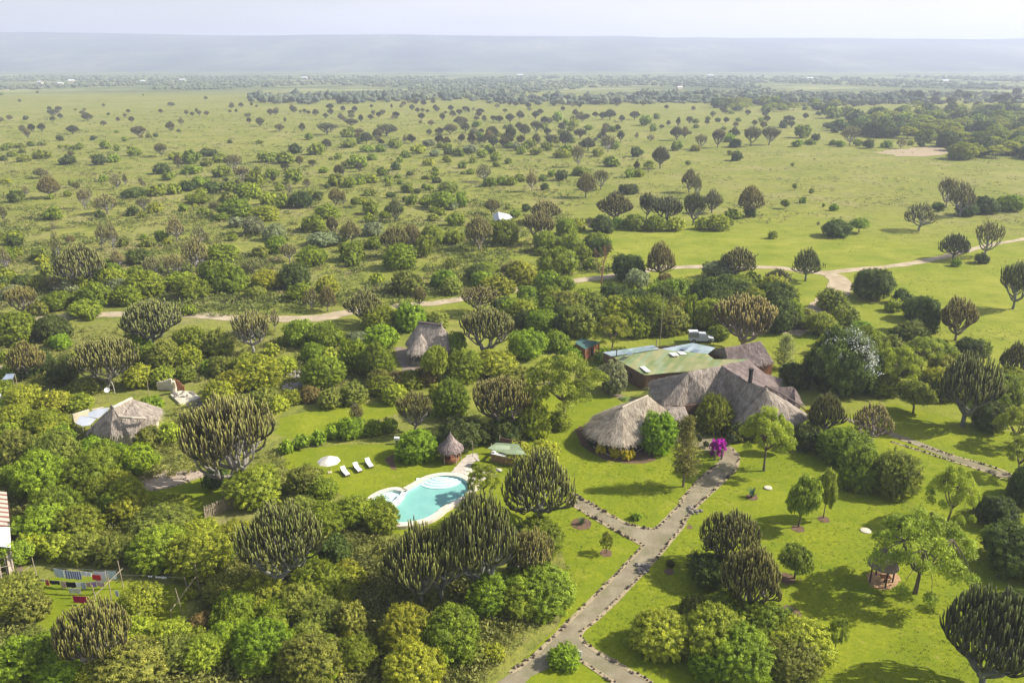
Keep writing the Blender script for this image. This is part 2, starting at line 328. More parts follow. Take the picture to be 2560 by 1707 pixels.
# dirt tracks on the plain
strip('road', [P(*q) for q in [(60, 800), (185, 790), (311, 786), (480, 788), (592, 795), (777, 797), (860, 783), (985, 766), (1109, 755), (1180, 742), (1300, 725), (1440, 702), (1525, 692), (1620, 676), (1700, 668), (1930, 669), (2045, 682), (2144, 674), (2255, 662), (2360, 642), (2470, 614), (2600, 592)]],
      [3.8] * 5 + [4.6, 4, 3.6, 3.4, 3.4, 4, 4, 4, 3.6, 3.4, 3.4, 3.4, 2.8, 3, 2.6, 2.6], .045, M_TRACK, .35)
strip('track', [P(*q) for q in [(2050, 682), (2083, 690), (2100, 706), (2098, 724), (2078, 745), (2045, 772), (2010, 800), (1970, 835)]], [4, 5, 5.5, 5.5, 5, 5, 5], .06, M_TRACK, .3)
strip('lower_road', [P(*q) for q in [(-60, 930), (0, 925), (40, 920), (90, 905)]], 4.0, .045, M_TRACK, .3)
sheet('bare_ground', LP('A3', 1330, 490, 1420, 470, 1560, 465, 1700, 445, 1810, 470, 1800, 500, 1640, 520, 1480, 515), .03, noisy('bare_red_earth', (.42, .31, .22), (.36, .3, .17), .05, 1, 0, .05), jitter=2.5, step=5)
# garden paths with stone edging
sheet('path', [tuple(P(*q).xy) for q in [(1796, 1158), (1748, 1199), (1700, 1254), (1668, 1293), (1634, 1325), (1605, 1322), (1575, 1312), (1508, 1279), (1431, 1232), (1412, 1251), (1497, 1303), (1553, 1334), (1609, 1364), (1553, 1423), (1427, 1549), (1327, 1645), (1275, 1682), (1170, 1760),
    (1250, 1760), (1330, 1690), (1400, 1655), (1442, 1645), (1486, 1672), (1545, 1713), (1640, 1785), (1740, 1785), (1630, 1707), (1560, 1667), (1501, 1633), (1463, 1610), (1453, 1582), (1512, 1530), (1627, 1412), (1710, 1312), (1748, 1260), (1796, 1215), (1838, 1173), (1850, 1143), (1835, 1120), (1800, 1100), (1690, 1082), (1680, 1100), (1760, 1125), (1800, 1140)]], .03, M_PATH, jitter=.04, step=.8)
strip('garden_path', [P(*q) for q in [(2060, 1030), (2160, 1062), (2270, 1100), (2400, 1150), (2520, 1190), (2600, 1215)]], 1.5, .03, M_PATH, .1)
strip('kitchen_path', [P(*q) for q in [(1515, 975), (1560, 995), (1620, 1005)]], 1.4, .03, M_PATH, .1)
def _rings(pan, x, y, r, nm='soil_patch'):
    c = W(pan, x, y); sheet(nm, [(c.x + r * math.cos(a) * 1.0, c.y + r * math.sin(a)) for a in np.linspace(0, 2 * math.pi, 14)[:-1]], .034, M_SOIL, jitter=.1, step=.5)
def stones(name, pts, label, size=.26, gap=.34, seed=1, m=None, skip=.22, off=0.0):
    rr = random.Random(seed); l = [Vector((p[0], p[1], 0)) for p in pts]; b = MB(); cur = 0.0
    for a, c in zip(l, l[1:]):
        d = (c - a); L_ = d.length; d = d / L_; q = Vector((-d.y, d.x, 0)); t = cur
        while t < L_:
            if rr.random() > skip:
                p = a + d * t + q * (off + rr.uniform(-.16, .16)); s_ = size * rr.uniform(.4, 1.35)
                b.ico((p.x, p.y, s_ * .3), (s_ * rr.uniform(.6, .9) * .7, s_ * rr.uniform(.6, 1) * .7, s_ * .6), 1, rr.uniform(0, 1), 0, .25, rr)
            t += gap * rr.uniform(.7, 1.3)
        cur = 0
    return tag(b.build(name, m or M_STONE), label, 'stone edging', None, 'stuff')
M_STONE = mat('edging_stone', (.3, .25, .2), .95, .1)
base(M_STONE, ramp(M_STONE, attr(M_STONE), [(0, (.06, .045, .032)), (.6, (.15, .115, .085)), (1, (.30, .24, .17))]))
def side(pts, o):
    l = smooth_line(pts, 4); out = []
    for i, p in enumerate(l):
        d = (l[min(i + 1, len(l) - 1)] - l[max(i - 1, 0)]).normalized(); out.append(p + Vector((-d.y, d.x, 0)) * o)
    return out
def edging(pan_pts, label, seed, size=.26):
    l = [W(*q) for q in pan_pts]; strip('edging_kerb', l, .42, .05, M_EDGE, .05, seed, 4)
    stones('edging_stones', l, label, size=size, seed=seed)
edging([('C2', 2325, 335), ('C2', 2210, 450), ('C2', 2125, 532)], 'low stones edging the straight path above the branch junction', 1)
edging([('B3', 260, 1130), ('B3', 130, 1240), ('B3', 0, 1390)], 'low stones edging the straight path below the magenta bush', 2)
edging([('C2', 2052, 640), ('C2', 1900, 800), ('C2', 1560, 1140), ('C2', 1290, 1400), ('C2', 1150, 1500)], 'low stones edging the long path beside the tall candelabra trees', 3)
edging([('B3', 400, 1090), ('B3', 375, 1170), ('B3', 260, 1285), ('B3', 130, 1405), ('B3', 0, 1540), ('C2', 2325, 500), ('C2', 2100, 770), ('C2', 1790, 1090), ('C2', 1630, 1230), ('C2', 1650, 1300)], 'low stones edging the long path on its open lawn side', 4)
edging([('C2', 1650, 1300), ('C2', 1760, 1370), ('C2', 1920, 1460), ('C2', 2110, 1568)], 'low stones edging the lower path beside the shaded lawn', 5)
edging([('C2', 1600, 1400), ('C2', 1720, 1475), ('C2', 1880, 1585)], 'low stones edging the lower path beside the white board', 6)
edging([('C2', 1570, 285), ('C2', 1680, 350), ('C2', 1780, 410), ('C2', 1960, 500), ('C2', 2120, 530)], 'dark stones edging the branch path on the hall side', 7, .34)
edging([('C2', 1520, 335), ('C2', 1750, 475), ('C2', 1900, 560), ('C2', 2050, 640)], 'dark stones edging the branch path on the staked sapling side', 8, .34)
edging([('B3', 1470, 965), ('B3', 1780, 1060), ('B3', 2100, 1150), ('B3', 2240, 1205)], 'stones edging the narrow garden path on its upper side', 9)
edging([('B3', 1430, 985), ('B3', 1740, 1085), ('B3', 2090, 1195), ('B3', 2180, 1235)], 'stones edging the narrow garden path on its lower side', 10)
edging([('B3', 290, 1005), ('B3', 350, 1030), ('B3', 395, 1075)], 'pale stones curving round the path end beside the magenta bush', 11)
# bed under the hall eaves, forecourt of the huts, bare soil
sheet('flower_bed', LP('L', -10, 960, 60, 1110, 250, 1225, 450, 1262, 640, 1262, 760, 1230, 640, 1100, 300, 1050, 100, 940, 40, 910), .02, M_SOIL, jitter=.15, step=1)
sheet('hut_yard', LP('B1', 840, 1260, 900, 1230, 1080, 1175, 1390, 1180, 1400, 1215, 1250, 1265, 1060, 1315, 880, 1300), .03, noisy('yard_dust', (.47, .38, .28), (.33, .26, .2), .8, 1, .02, .05), jitter=.2, step=1)
sheet('hut_path', LP('K', 250, 1380, 110, 1100, 80, 860, 330, 860, 700, 1250, 720, 1330, 420, 1530, 320, 1500), .03, noisy('hut_path_dust', (.30, .24, .19), (.22, .17, .14), .8, 1, .02, .05), jitter=.15, step=1)
sheet('pool_soil', LP('Q', 880, 380, 1010, 310, 1040, 330, 980, 400, 1010, 500, 960, 490), .03, M_SOIL, jitter=.1, step=.6)
sheet('forest_floor', LP('S', 760, 1400, 900, 1370, 1020, 1500, 1100, 1530, 1160, 1640, 1080, 1720, 900, 1710, 860, 1560, 800, 1480), .02, noisy('leaf_litter', (.15, .15, .05), (.10, .11, .035), 1.0, 1, .1, .05), jitter=.8, step=1.5)
sheet('footpath', LP('C2', 100, 1395, 180, 1430, 330, 1568, 300, 1620, 200, 1600, 170, 1500), .03, M_SOIL, jitter=.1, step=1)
sheet('rubble_ground', LP('B1', 1250, 725, 1420, 700, 1560, 730, 1500, 770, 1290, 765), .03, noisy('grey_rubble', (.2, .17, .19), (.13, .11, .11), 2, 1, .05, .05), jitter=.2, step=1)
sheet('timber_yard', LP('E', -40, 300, 110, 300, 160, 700, 330, 1200, 420, 1400, 300, 1560, 0, 1400), .02, noisy('yard_earth', (.26, .2, .14), (.18, .14, .1), 1, 1, .05, .05), jitter=.2, step=1)
# ================================================================== plant kinds
def mat_leaf(name, trans=.36, gloss=.25):
    m = mat(name, rough=.62, spec=gloss); nt = m.node_tree; b = nt.nodes['Principled BSDF']
    oi = nn(m, 'ShaderNodeObjectInfo'); t = attr(m)
    hs = nn(m, 'ShaderNodeHueSaturation'); lk(m, oi.outputs['Color'], hs.inputs['Color'])
    mr_ = nn(m, 'ShaderNodeMapRange'); mr_.inputs['From Min'].default_value = .4; mr_.inputs['From Max'].default_value = 1.6
    mr_.inputs['To Min'].default_value = .51; mr_.inputs['To Max'].default_value = .488; lk(m, t, mr_.inputs['Value']); lk(m, mr_.outputs[0], hs.inputs['Hue']); lk(m, t, hs.inputs['Value'])
    lk(m, hs.outputs[0], b.inputs['Base Color'])
    tr = nn(m, 'ShaderNodeBsdfTranslucent'); lk(m, hs.outputs[0], tr.inputs['Color'])
    ms = nn(m, 'ShaderNodeMixShader'); ms.inputs[0].default_value = trans
    lk(m, b.outputs[0], ms.inputs[1]); lk(m, tr.outputs[0], ms.inputs[2]); lk(m, ms.outputs[0], nt.nodes['Material Output'].inputs['Surface']); return m
M_LEAF = mat_leaf('leaves')
M_BARK = noisy('bark', (.20, .16, .12), (.11, .09, .07), 3, .95, .02, .1, sc=(4, 4, .8))
M_STEM = mat('succulent_stem', rough=.55, spec=.3)
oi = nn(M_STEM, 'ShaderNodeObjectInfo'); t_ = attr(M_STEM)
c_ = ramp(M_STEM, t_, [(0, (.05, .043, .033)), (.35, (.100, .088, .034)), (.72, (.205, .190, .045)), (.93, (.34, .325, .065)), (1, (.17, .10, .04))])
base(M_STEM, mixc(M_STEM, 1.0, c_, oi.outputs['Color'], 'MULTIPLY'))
M_WOOD = mat('succulent_wood', rough=.9, spec=.1); oi = nn(M_WOOD, 'ShaderNodeObjectInfo')
base(M_WOOD, mixc(M_WOOD, .8, ramp(M_WOOD, noise_tex(M_WOOD, 6, 4), [(.3, (.16, .145, .115)), (.7, (.29, .265, .21))]), oi.outputs['Color'], 'MULTIPLY'))

def unit(v): return v / (np.linalg.norm(v, axis=1, keepdims=True) + 1e-9)
def crown(seed, nl=7, ncl=150, nleaf=26, ls=.05, cr=(.09, .16), z0=0.0, core=True, main=.66, flat=1.0, spike=0.0, spread=.5, elong=1.0, b=None, skirt=True, tv=(.5, 1.6)):
    """a lumpy crown in a unit box: x, y in -1..1, z in z0..1"""
    g = np.random.default_rng(seed); rr = random.Random(seed); H_ = 1 - z0
    L_ = [(0.0, 0.0, .42, main, .48)]
    for k in range(nl):
        a = 2 * math.pi * (k + g.uniform(-.35, .35)) / nl; r_ = g.uniform(.27, .46); d = min(1 - r_ * .95, g.uniform(spread * .8, spread * 1.35))
        L_.append((d * math.cos(a), d * math.sin(a), g.uniform(.26, .58), r_, g.uniform(.26, .38)))
    for k in range(max(2, nl // 2)):
        a = g.uniform(0, 6.28); d = g.uniform(.1, .5); r_ = g.uniform(.26, .4); L_.append((d * math.cos(a), d * math.sin(a), g.uniform(.6, .74), r_, g.uniform(.2, .28)))
    L_ = np.array(L_); wts = L_[:, 3] ** 2; wts /= wts.sum(); C, D = [], []
    tries = 0
    while len(C) < ncl and tries < ncl * 30:
        tries += 1; l = L_[g.choice(len(L_), p=wts)]; d = g.normal(size=3); d /= np.linalg.norm(d)
        if d[2] < (-.75 if skirt else -.3): continue
        q = 1 + g.uniform(-.2, .17); p = np.array([l[0] + d[0] * l[3] * q, l[1] + d[1] * l[3] * q, l[2] + d[2] * l[4] * q])
        if p[2] < .02: continue
        e = np.sqrt(((p[0] - L_[:, 0]) / L_[:, 3]) ** 2 + ((p[1] - L_[:, 1]) / L_[:, 3]) ** 2 + ((p[2] - L_[:, 2]) / L_[:, 4]) ** 2)
        if e.min() < .80: continue
        C.append(p); D.append(d)
    C, D = np.array(C), np.array(D); n = len(C); rad = g.uniform(*cr, size=n); tc_ = np.clip(g.normal(1, .3, n), *tv)
    off = g.normal(size=(n, nleaf, 3)); off /= (np.linalg.norm(off, axis=2, keepdims=True) + 1e-9); off *= g.uniform(.25, 1, size=(n, nleaf, 1)) ** .5
    off = off * rad[:, None, None] * np.array([1, 1, .75 * flat])
    if spike: off = off + D[:, None, :] * (g.uniform(0, spike, size=(n, nleaf, 1)))
    c = (C[:, None, :] + off).reshape(-1, 3); nv = (np.repeat(D, nleaf, 0) * .7 + g.normal(size=(n * nleaf, 3)) * .65 + np.array([0, 0, .35])) + off.reshape(-1, 3) * 4
    t = np.repeat(tc_, nleaf) * g.uniform(.82, 1.2, n * nleaf)
    ok = c[:, 2] > .005; c, nv, t = c[ok], nv[ok], t[ok]
    own = b is None; b = b or MB(); mx_ = np.quantile(np.hypot(c[:, 0], c[:, 1]), .985) ; zt = np.quantile(c[:, 2], .995)
    sc_ = np.array([1 / mx_, 1 / mx_, H_ / zt]); c = c * sc_; c[:, 2] += z0
    b.leaves(c, nv, g.uniform(ls * .7, ls * 1.3, len(c)), elong, t, 0, g)
    if core:
        for l in L_: b.ico((l[0] / mx_, l[1] / mx_, z0 + l[2] * H_ / zt), (l[3] * .78 / mx_, l[3] * .78 / mx_, l[4] * .78 * H_ / zt), 2, .75, 0, .10, rr, zmin=z0 * .9 + .0)  # core tinted darker: shade inside the crown put into the colour
    return b
def bush_meshes(pref, n, seed, **k): return [crown(seed + i * 17, **k).mesh(pref, M_LEAF) for i in range(n)]
BUSH_HI = bush_meshes('bush_crown', 7, 100, nl=10, ncl=330, nleaf=22, ls=.038, cr=(.06, .13))
BUSH_LO = bush_meshes('small_bush_crown', 6, 300, nl=6, ncl=80, nleaf=14, ls=.085, cr=(.10, .18))
LUSH_HI = bush_meshes('feathery_bush_crown', 6, 500, nl=12, ncl=420, nleaf=22, ls=.033, cr=(.05, .12), spike=.2, flat=.45, elong=1.7, tv=(.45, 1.7), spread=.6, main=.6)
LUSH_LO = bush_meshes('small_feathery_bush_crown', 4, 700, nl=7, ncl=90, nleaf=14, ls=.075, cr=(.08, .14), spike=.12, elong=1.4, spread=.6)
BUSH_XL = bush_meshes('large_bush_crown', 4, 1100, nl=12, ncl=620, nleaf=30, ls=.024, cr=(.045, .10))
LUSH_XL = bush_meshes('large_feathery_bush_crown', 5, 1500, nl=14, ncl=800, nleaf=34, ls=.0175, cr=(.04, .10), spike=.16, elong=2.1, flat=.4, tv=(.45, 1.7), spread=.6, main=.6)
def fork(b, p0, dirs, r0, seed, lvl=2, mi=0):
    for d in dirs:
        b.tube([p0, [p0[i] + d[i] * .5 + (.04 if i == 2 else 0) for i in range(3)], [p0[i] + d[i] for i in range(3)]], [r0, r0 * .7, r0 * .4], 5, 1, mi)
def bent(a, c, up, n=4, rr=None):
    a, c = Vector(a), Vector(c); m = Vector((c.x * .8 + a.x * .2, c.y * .8 + a.y * .2, a.z + (c.z - a.z) * up)); out = []
    for i in range(n + 1):
        t = i / n; p = (1 - t) ** 2 * a + 2 * t * (1 - t) * m + t * t * c
        if rr and 0 < i < n: p = p + Vector((rr.uniform(-1, 1), rr.uniform(-1, 1), rr.uniform(-1, 1))) * .018
        out.append(p)
    return out
def tree_mesh(seed, z0=.34, lo=False, airy=False, r0=.05):
    rr = random.Random(seed); tb = MB(); top = Vector((rr.uniform(-.05, .05), rr.uniform(-.05, .05), z0))
    tb.tube([(0, 0, -.01), (top.x * .3, top.y * .3, z0 * .5), top], [r0 * 1.3, r0, r0 * .8], 7)
    for k in range(6):
        a = 2 * math.pi * (k + rr.uniform(-.3, .3)) / 6; d = rr.uniform(.4, .75)
        tb.tube(bent(top, (d * math.cos(a), d * math.sin(a), rr.uniform(.55, .85)), .4, 4, rr), [r0 * .6, r0 * .5, r0 * .35, r0 * .25, r0 * .12], 5)
    cb = crown(seed + 5, nl=6, ncl=(60 if lo else (150 if airy else 260)), nleaf=(14 if lo else 22), ls=(.09 if lo else .042), cr=(.09, .17), z0=z0 * .75, core=not airy, skirt=False)
    return tb, cb
def acacia_mesh(seed, lo=False, pads=30, umb=.38, z0=.42, feather=1.0):
    rr = random.Random(seed); g = np.random.default_rng(seed); tb, cb = MB(), MB(); r0 = .035
    k1 = Vector((rr.uniform(-.06, .06), rr.uniform(-.06, .06), z0)); tb.tube([(0, 0, -.01), k1 * .5, k1], [r0 * 1.4, r0, r0 * .9], 7)
    limbs = []
    for k in range(7):
        a = 2 * math.pi * (k + rr.uniform(-.35, .35)) / 7; d = rr.uniform(.35, .6); e = Vector((d * math.cos(a), d * math.sin(a), rr.uniform(.66, .82)))
        tb.tube(bent(k1, e, .35, 4, rr), [r0 * .75, r0 * .6, r0 * .45, r0 * .35, r0 * .22], 5); limbs.append(e)
    for i in range(pads if not lo else pads // 2):
        r_ = math.sqrt((i + .5) / (pads if not lo else pads // 2)) * .86; a = i * 2.39996 + rr.uniform(-.3, .3)
        p = Vector((r_ * math.cos(a), r_ * math.sin(a), .95 - umb * r_ ** 2 + rr.uniform(-.10, .02) - (rr.uniform(.08, .24) if i % 3 == 0 else 0)))
        l = min(limbs, key=lambda q: (q - p).length)
        if not lo: tb.tube(bent(l, p, .5, 3, rr), [r0 * .28, r0 * .2, r0 * .14, r0 * .08], 4)
        n = int((40 if lo else 230) * feather); pr = rr.uniform(.13, .24); q = g.normal(size=(n, 3)); q /= np.linalg.norm(q, axis=1, keepdims=True); q *= g.uniform(0, 1, (n, 1)) ** .45
        dz = q * np.array([pr, pr, .05]); dz[:, 2] -= (q[:, 0] ** 2 + q[:, 1] ** 2) * .05
        cb.leaves(np.array(p) + dz, np.array([0, 0, 1.0]) + g.normal(size=(n, 3)) * .55, g.uniform(.6, 1.4, n) * (.05 if lo else .0165), 1.9, g.normal(1, .12, n) * rr.uniform(.75, 1.3), 0, g)
    return tb, cb
def candel(seed, N=330, shape='dome', rad=.0165, sides=4, wild=.06, K=8, trunk=.30, lo=False, under=.40):
    """candelabra tree, half width 1, height 1.8: every stem grows out of an older one, outwards first and then straight up"""
    rr = random.Random(seed); g = np.random.default_rng(seed); ph = g.uniform(0, 6.28, 4)
    def top(r, a):
        z = {'dome': 1.74 - .70 * r ** 2.4, 'vase': 1.74 - .34 * r ** 2, 'ball': 1.74 - .95 * r ** 2.3, 'cone': 1.72 - .8 * r ** 1.6}[shape]
        return z + .08 * math.sin(3 * a + 4 * r + ph[0]) + .05 * math.sin(7 * a + ph[1])
    def bot(r): return trunk + .12 + (r ** 1.25) * (under + .12)
    pos = [Vector((0, 0, -.02)), Vector((rr.uniform(-.03, .03), rr.uniform(-.03, .03), trunk * .5)), Vector((rr.uniform(-.05, .05), rr.uniform(-.05, .05), trunk))]; par = [-1, 0, 1]; branches = [[0, 1, 2]]
    arr = np.zeros((N * 8 + 300, 3)); cnt = 0
    for p in pos: arr[cnt] = p; cnt += 1
    T = []
    for k in range(K):
        a = 2 * math.pi * (k + rr.uniform(-.3, .3)) / K; r = rr.uniform(.30, .62); T.append((r * math.cos(a), r * math.sin(a), bot(r) + rr.uniform(.12, .3), 0))
    for k in range(3): T.append((rr.uniform(-.12, .12), rr.uniform(-.12, .12), rr.uniform(.8, 1.0), 0))
    tips = []
    for i in range(N):
        r = math.sqrt((i + .5) / N) * rr.uniform(.94, 1.05); a = (i * 2.39996 + rr.uniform(-.25, .25)) % (2 * math.pi); rim = 1 - .07 * (1 + math.sin(3 * a + ph[2])) - .04 * (1 + math.sin(5 * a + ph[3]))
        zt, zb = top(min(r, 1), a), bot(min(r, 1)); u = rr.random()
        z = zt + rr.uniform(-wild, wild) if u < .55 else (zb + (zt - zb) * rr.uniform(.45, .95))
        if r > .8 and u > .8: z = zb + rr.uniform(.12, .4)
        rq = min(r, 1.0) * rim * (1.0 if u < .55 else rr.uniform(.75, 1)); tips.append((rq * math.cos(a), rq * math.sin(a), z, 1, rr.uniform(.16, .42)))
    tips.sort(key=lambda t: math.hypot(t[0], t[1]) * .9 + t[2] * .55)
    for t in T + tips:
        q = np.array(t[:3]); d = q - arr[2:cnt]; hz_ = np.hypot(d[:, 0], d[:, 1]); up = d[:, 2]
        cost = np.sqrt(hz_ ** 2 + up ** 2 * .55) + np.where(up < (.10 if t[3] == 0 else t[4]), 3.0, 0) + np.maximum(0, hz_ - up * 1.1) * 1.6
        rn = np.hypot(arr[2:cnt, 0], arr[2:cnt, 1]) - math.hypot(q[0], q[1]); cost = cost + np.maximum(0, rn) * 2.2
        j = int(np.argmin(cost)) + 2; p = pos[j]; q = Vector(t[:3]); ns = (4 if lo else 6) if t[3] else 4
        ctl = Vector((p.x + (q.x - p.x) * .93, p.y + (q.y - p.y) * .93, p.z + (q.z - p.z) * rr.uniform(.12, .38))); br = [j]
        for i in range(1, ns + 1):
            u = i / ns; v = (1 - u) ** 2 * p + 2 * u * (1 - u) * ctl + u * u * q
            if i < ns: v = v + Vector((rr.uniform(-1, 1), rr.uniform(-1, 1), 0)) * .011
            pos.append(v); par.append(br[-1]); br.append(len(pos) - 1); arr[cnt] = v; cnt += 1
        branches.append(br)
    n = [0] * len(pos); kids = [0] * len(pos)
    for b_ in branches: n[b_[-1]] += 1
    for i in range(len(pos) - 1, 0, -1): n[par[i]] += n[i]
    rd = [min(.060, max(rad, rad * .56 * (max(c, 1) ** .36))) for c in n]; tb, cb = MB(), MB()
    for bi, br in enumerate(branches):
        big = [i for i in br[1:] if n[i] > 4]; m_ = len(big)
        if bi == 0: tb.tube([pos[i] for i in br], [rd[2] * 1.25, rd[2] * 1.05, rd[2]], 8); continue
        if m_: tb.tube([pos[i] for i in br[:m_ + 1]], [rd[br[1]]] + [rd[i] for i in br[1:m_ + 1]], 5)
        rest = br[m_:]
        if len(rest) > 1:
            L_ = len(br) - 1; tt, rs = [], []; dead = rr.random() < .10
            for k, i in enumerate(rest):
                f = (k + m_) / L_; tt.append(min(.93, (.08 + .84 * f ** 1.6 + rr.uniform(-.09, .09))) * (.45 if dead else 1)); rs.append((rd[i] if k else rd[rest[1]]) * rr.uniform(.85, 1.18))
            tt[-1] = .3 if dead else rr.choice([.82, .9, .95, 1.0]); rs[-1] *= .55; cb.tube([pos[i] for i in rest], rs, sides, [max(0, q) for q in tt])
    return tb, cb
def both(tb, cb, tm, cm):     # one merged mesh for copies too small to show their parts
    b = MB(); b.v = tb.v + cb.v; b.t = tb.t + cb.t; b.n = tb.n + cb.n; b.f = tb.f + [[i + tb.n for i in q] for q in cb.f]; b.m = [1] * len(tb.f) + [0] * len(cb.f)
    return b
def variants(fn, args, names, tm, cm):
    out = []
    for a, k in args:
        tb, cb = fn(*a, **k); out.append((tb.mesh(names[0], tm, True), cb.mesh(names[1], cm, cm is M_STEM)))
    return out
shp = ['dome', 'ball', 'dome', 'vase', 'dome', 'cone', 'ball', 'vase']
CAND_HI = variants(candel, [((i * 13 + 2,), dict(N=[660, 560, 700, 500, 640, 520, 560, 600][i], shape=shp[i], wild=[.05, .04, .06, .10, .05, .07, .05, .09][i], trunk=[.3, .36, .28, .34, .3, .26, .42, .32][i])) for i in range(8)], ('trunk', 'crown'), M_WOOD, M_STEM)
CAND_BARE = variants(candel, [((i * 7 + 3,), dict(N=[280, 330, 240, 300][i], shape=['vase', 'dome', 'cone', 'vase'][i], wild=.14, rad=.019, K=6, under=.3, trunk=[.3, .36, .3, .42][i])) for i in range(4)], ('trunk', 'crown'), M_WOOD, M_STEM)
CAND_FAR = [both(*candel(i * 5 + 1, N=[260, 240, 280, 230, 250, 110, 120][i], shape=shp[i], rad=.034, sides=3, wild=.07, lo=True), M_WOOD, M_STEM).mesh('candelabra_tree', [M_STEM, M_WOOD], False) for i in range(7)]
ACAC_HI = variants(acacia_mesh, [((i * 9 + 1,), dict(umb=[.46, .40, .55, .48][i], pads=[48, 54, 50, 60][i], z0=[.3, .34, .28, .36][i])) for i in range(4)], ('trunk', 'crown'), M_BARK, M_LEAF)
ACAC_FAR = [both(*acacia_mesh(i + 40, lo=True, z0=.3, umb=.3), M_BARK, M_LEAF).mesh('acacia_tree', [M_LEAF, M_BARK]) for i in range(4)]
TREE_HI = variants(tree_mesh, [((i * 9 + 1,), dict(airy=i > 2)) for i in range(5)], ('trunk', 'crown'), M_BARK, M_LEAF)
TREE_FAR = [both(*tree_mesh(i + 60, lo=True, z0=.24), M_BARK, M_LEAF).mesh('round_tree', [M_LEAF, M_BARK]) for i in range(4)]

KC = {'b': (.275, .345, .028), 'l': (.40, .44, .038), 'd': (.12, .165, .028), 's': (.30, .34, .15), 'k': (.30, .33, .05), 'r': (.30, .24, .07), 'v': (.28, .39, .024),
      'a': (.36, .41, .045), 't': (.29, .35, .04), 'e': (1.0, 1.0, 1.0), 'g': (1.25, 1.25, 1.55), 'm': (.60, .66, .72)}
KN = {'b': ('green_bush', 'bush', 'green'), 'l': ('yellow_green_bush', 'bush', 'yellow-green'), 'd': ('dark_bush', 'bush', 'dark green'), 's': ('silvery_bush', 'bush', 'silvery'),
      'k': ('olive_bush', 'bush', 'olive brown'), 'r': ('russet_bush', 'bush', 'russet'), 'v': ('bright_bush', 'bush', 'vivid green'), 'a': ('acacia_tree', 'acacia', 'feathery'), 't': ('small_tree', 'tree', 'rounded'),
      'e': ('candelabra_tree', 'candelabra tree', 'dark green'), 'g': ('bare_candelabra_tree', 'candelabra tree', 'grey-stemmed'), 'm': ('candelabra_tree', 'candelabra tree', 'blackish')}
GRP = {'b': 'green bushes over the bushland', 'l': 'yellow-green bushes over the bushland', 'd': 'dark bushes over the bushland', 's': 'silvery bushes over the bushland', 'k': 'olive brown bushes over the bushland',
       'r': 'russet bushes', 'v': 'vivid green bushes round the lodge', 'a': 'feathery acacias', 't': 'small rounded trees', 'e': 'candelabra trees over the plain', 'g': 'grey-stemmed candelabra trees', 'm': 'candelabra trees over the plain'}
PLANTS = []
prg = random.Random(77)
def put(k, g, wd, h, sp_, rot=None, name=None, var=None, col=None):
    """one plant: kind, ground point, width, height (metres), its width in the photograph"""
    if k == 'b' and sp_ < 24 and name is None: name = 'scrub_bush'
    far = sp_ < 30; c = col or KC[k]; q = prg.uniform(.82, 1.18); wv_ = prg.uniform(.86, 1.1) if k in 'em' else 1.0
    cc = tuple(min(2, x * (wv_ if i_ == 0 else 1) * q * prg.uniform(.94, 1.06) * (.8 if k in 'em' and sp_ < 40 else 1)) for i_, x in enumerate(c)) + (1,)
    rot = prg.uniform(0, 6.28) if rot is None else rot; nm = name or KN[k][0]
    if k in 'em': hi, fa = CAND_HI, CAND_FAR[:5]; hs = 1.8
    elif k == 'g': hi, fa = CAND_BARE, CAND_FAR[5:]; hs = 1.8
    elif k == 'a': hi, fa = ACAC_HI, ACAC_FAR; hs = 1.0
    elif k == 't': hi, fa = TREE_HI, TREE_FAR; hs = 1.0
    else: hi = None
    pick = (lambda l: l[var % len(l)] if var is not None else prg.choice(l))
    scl = (wd / 2, wd / 2, h / (hs if hi else 1.0))
    if hi is None:
        feath = k in 'lkr' or (k in 'bv' and prg.random() < .55)
        me = pick((LUSH_LO if feath else BUSH_LO) if sp_ < 50 else ((LUSH_HI if feath else BUSH_HI) if sp_ < 84 else (LUSH_XL if feath else BUSH_XL)))
        o = lmesh(nm, me); o.color = cc
    elif far:
        o = lmesh(nm, pick(fa)); o.color = cc
    else:
        tm_, cm_ = pick(hi); o = empty(nm); a = lmesh('trunk', tm_, o); b = lmesh('crown', cm_, o); b.color = cc; a.color = cc if k in 'egm' else (1, 1, 1, 1)
    o.location = (g.x, g.y, g.z); o.rotation_euler = (prg.uniform(-.07, .07) if k in 'emgat' else 0, prg.uniform(-.07, .07) if k in 'emgat' else 0, rot); o.scale = (scl[0] * prg.uniform(.94, 1.06), scl[1] * prg.uniform(.94, 1.06), scl[2])
    PLANTS.append((o, k, g, wd, h, sp_)); return o
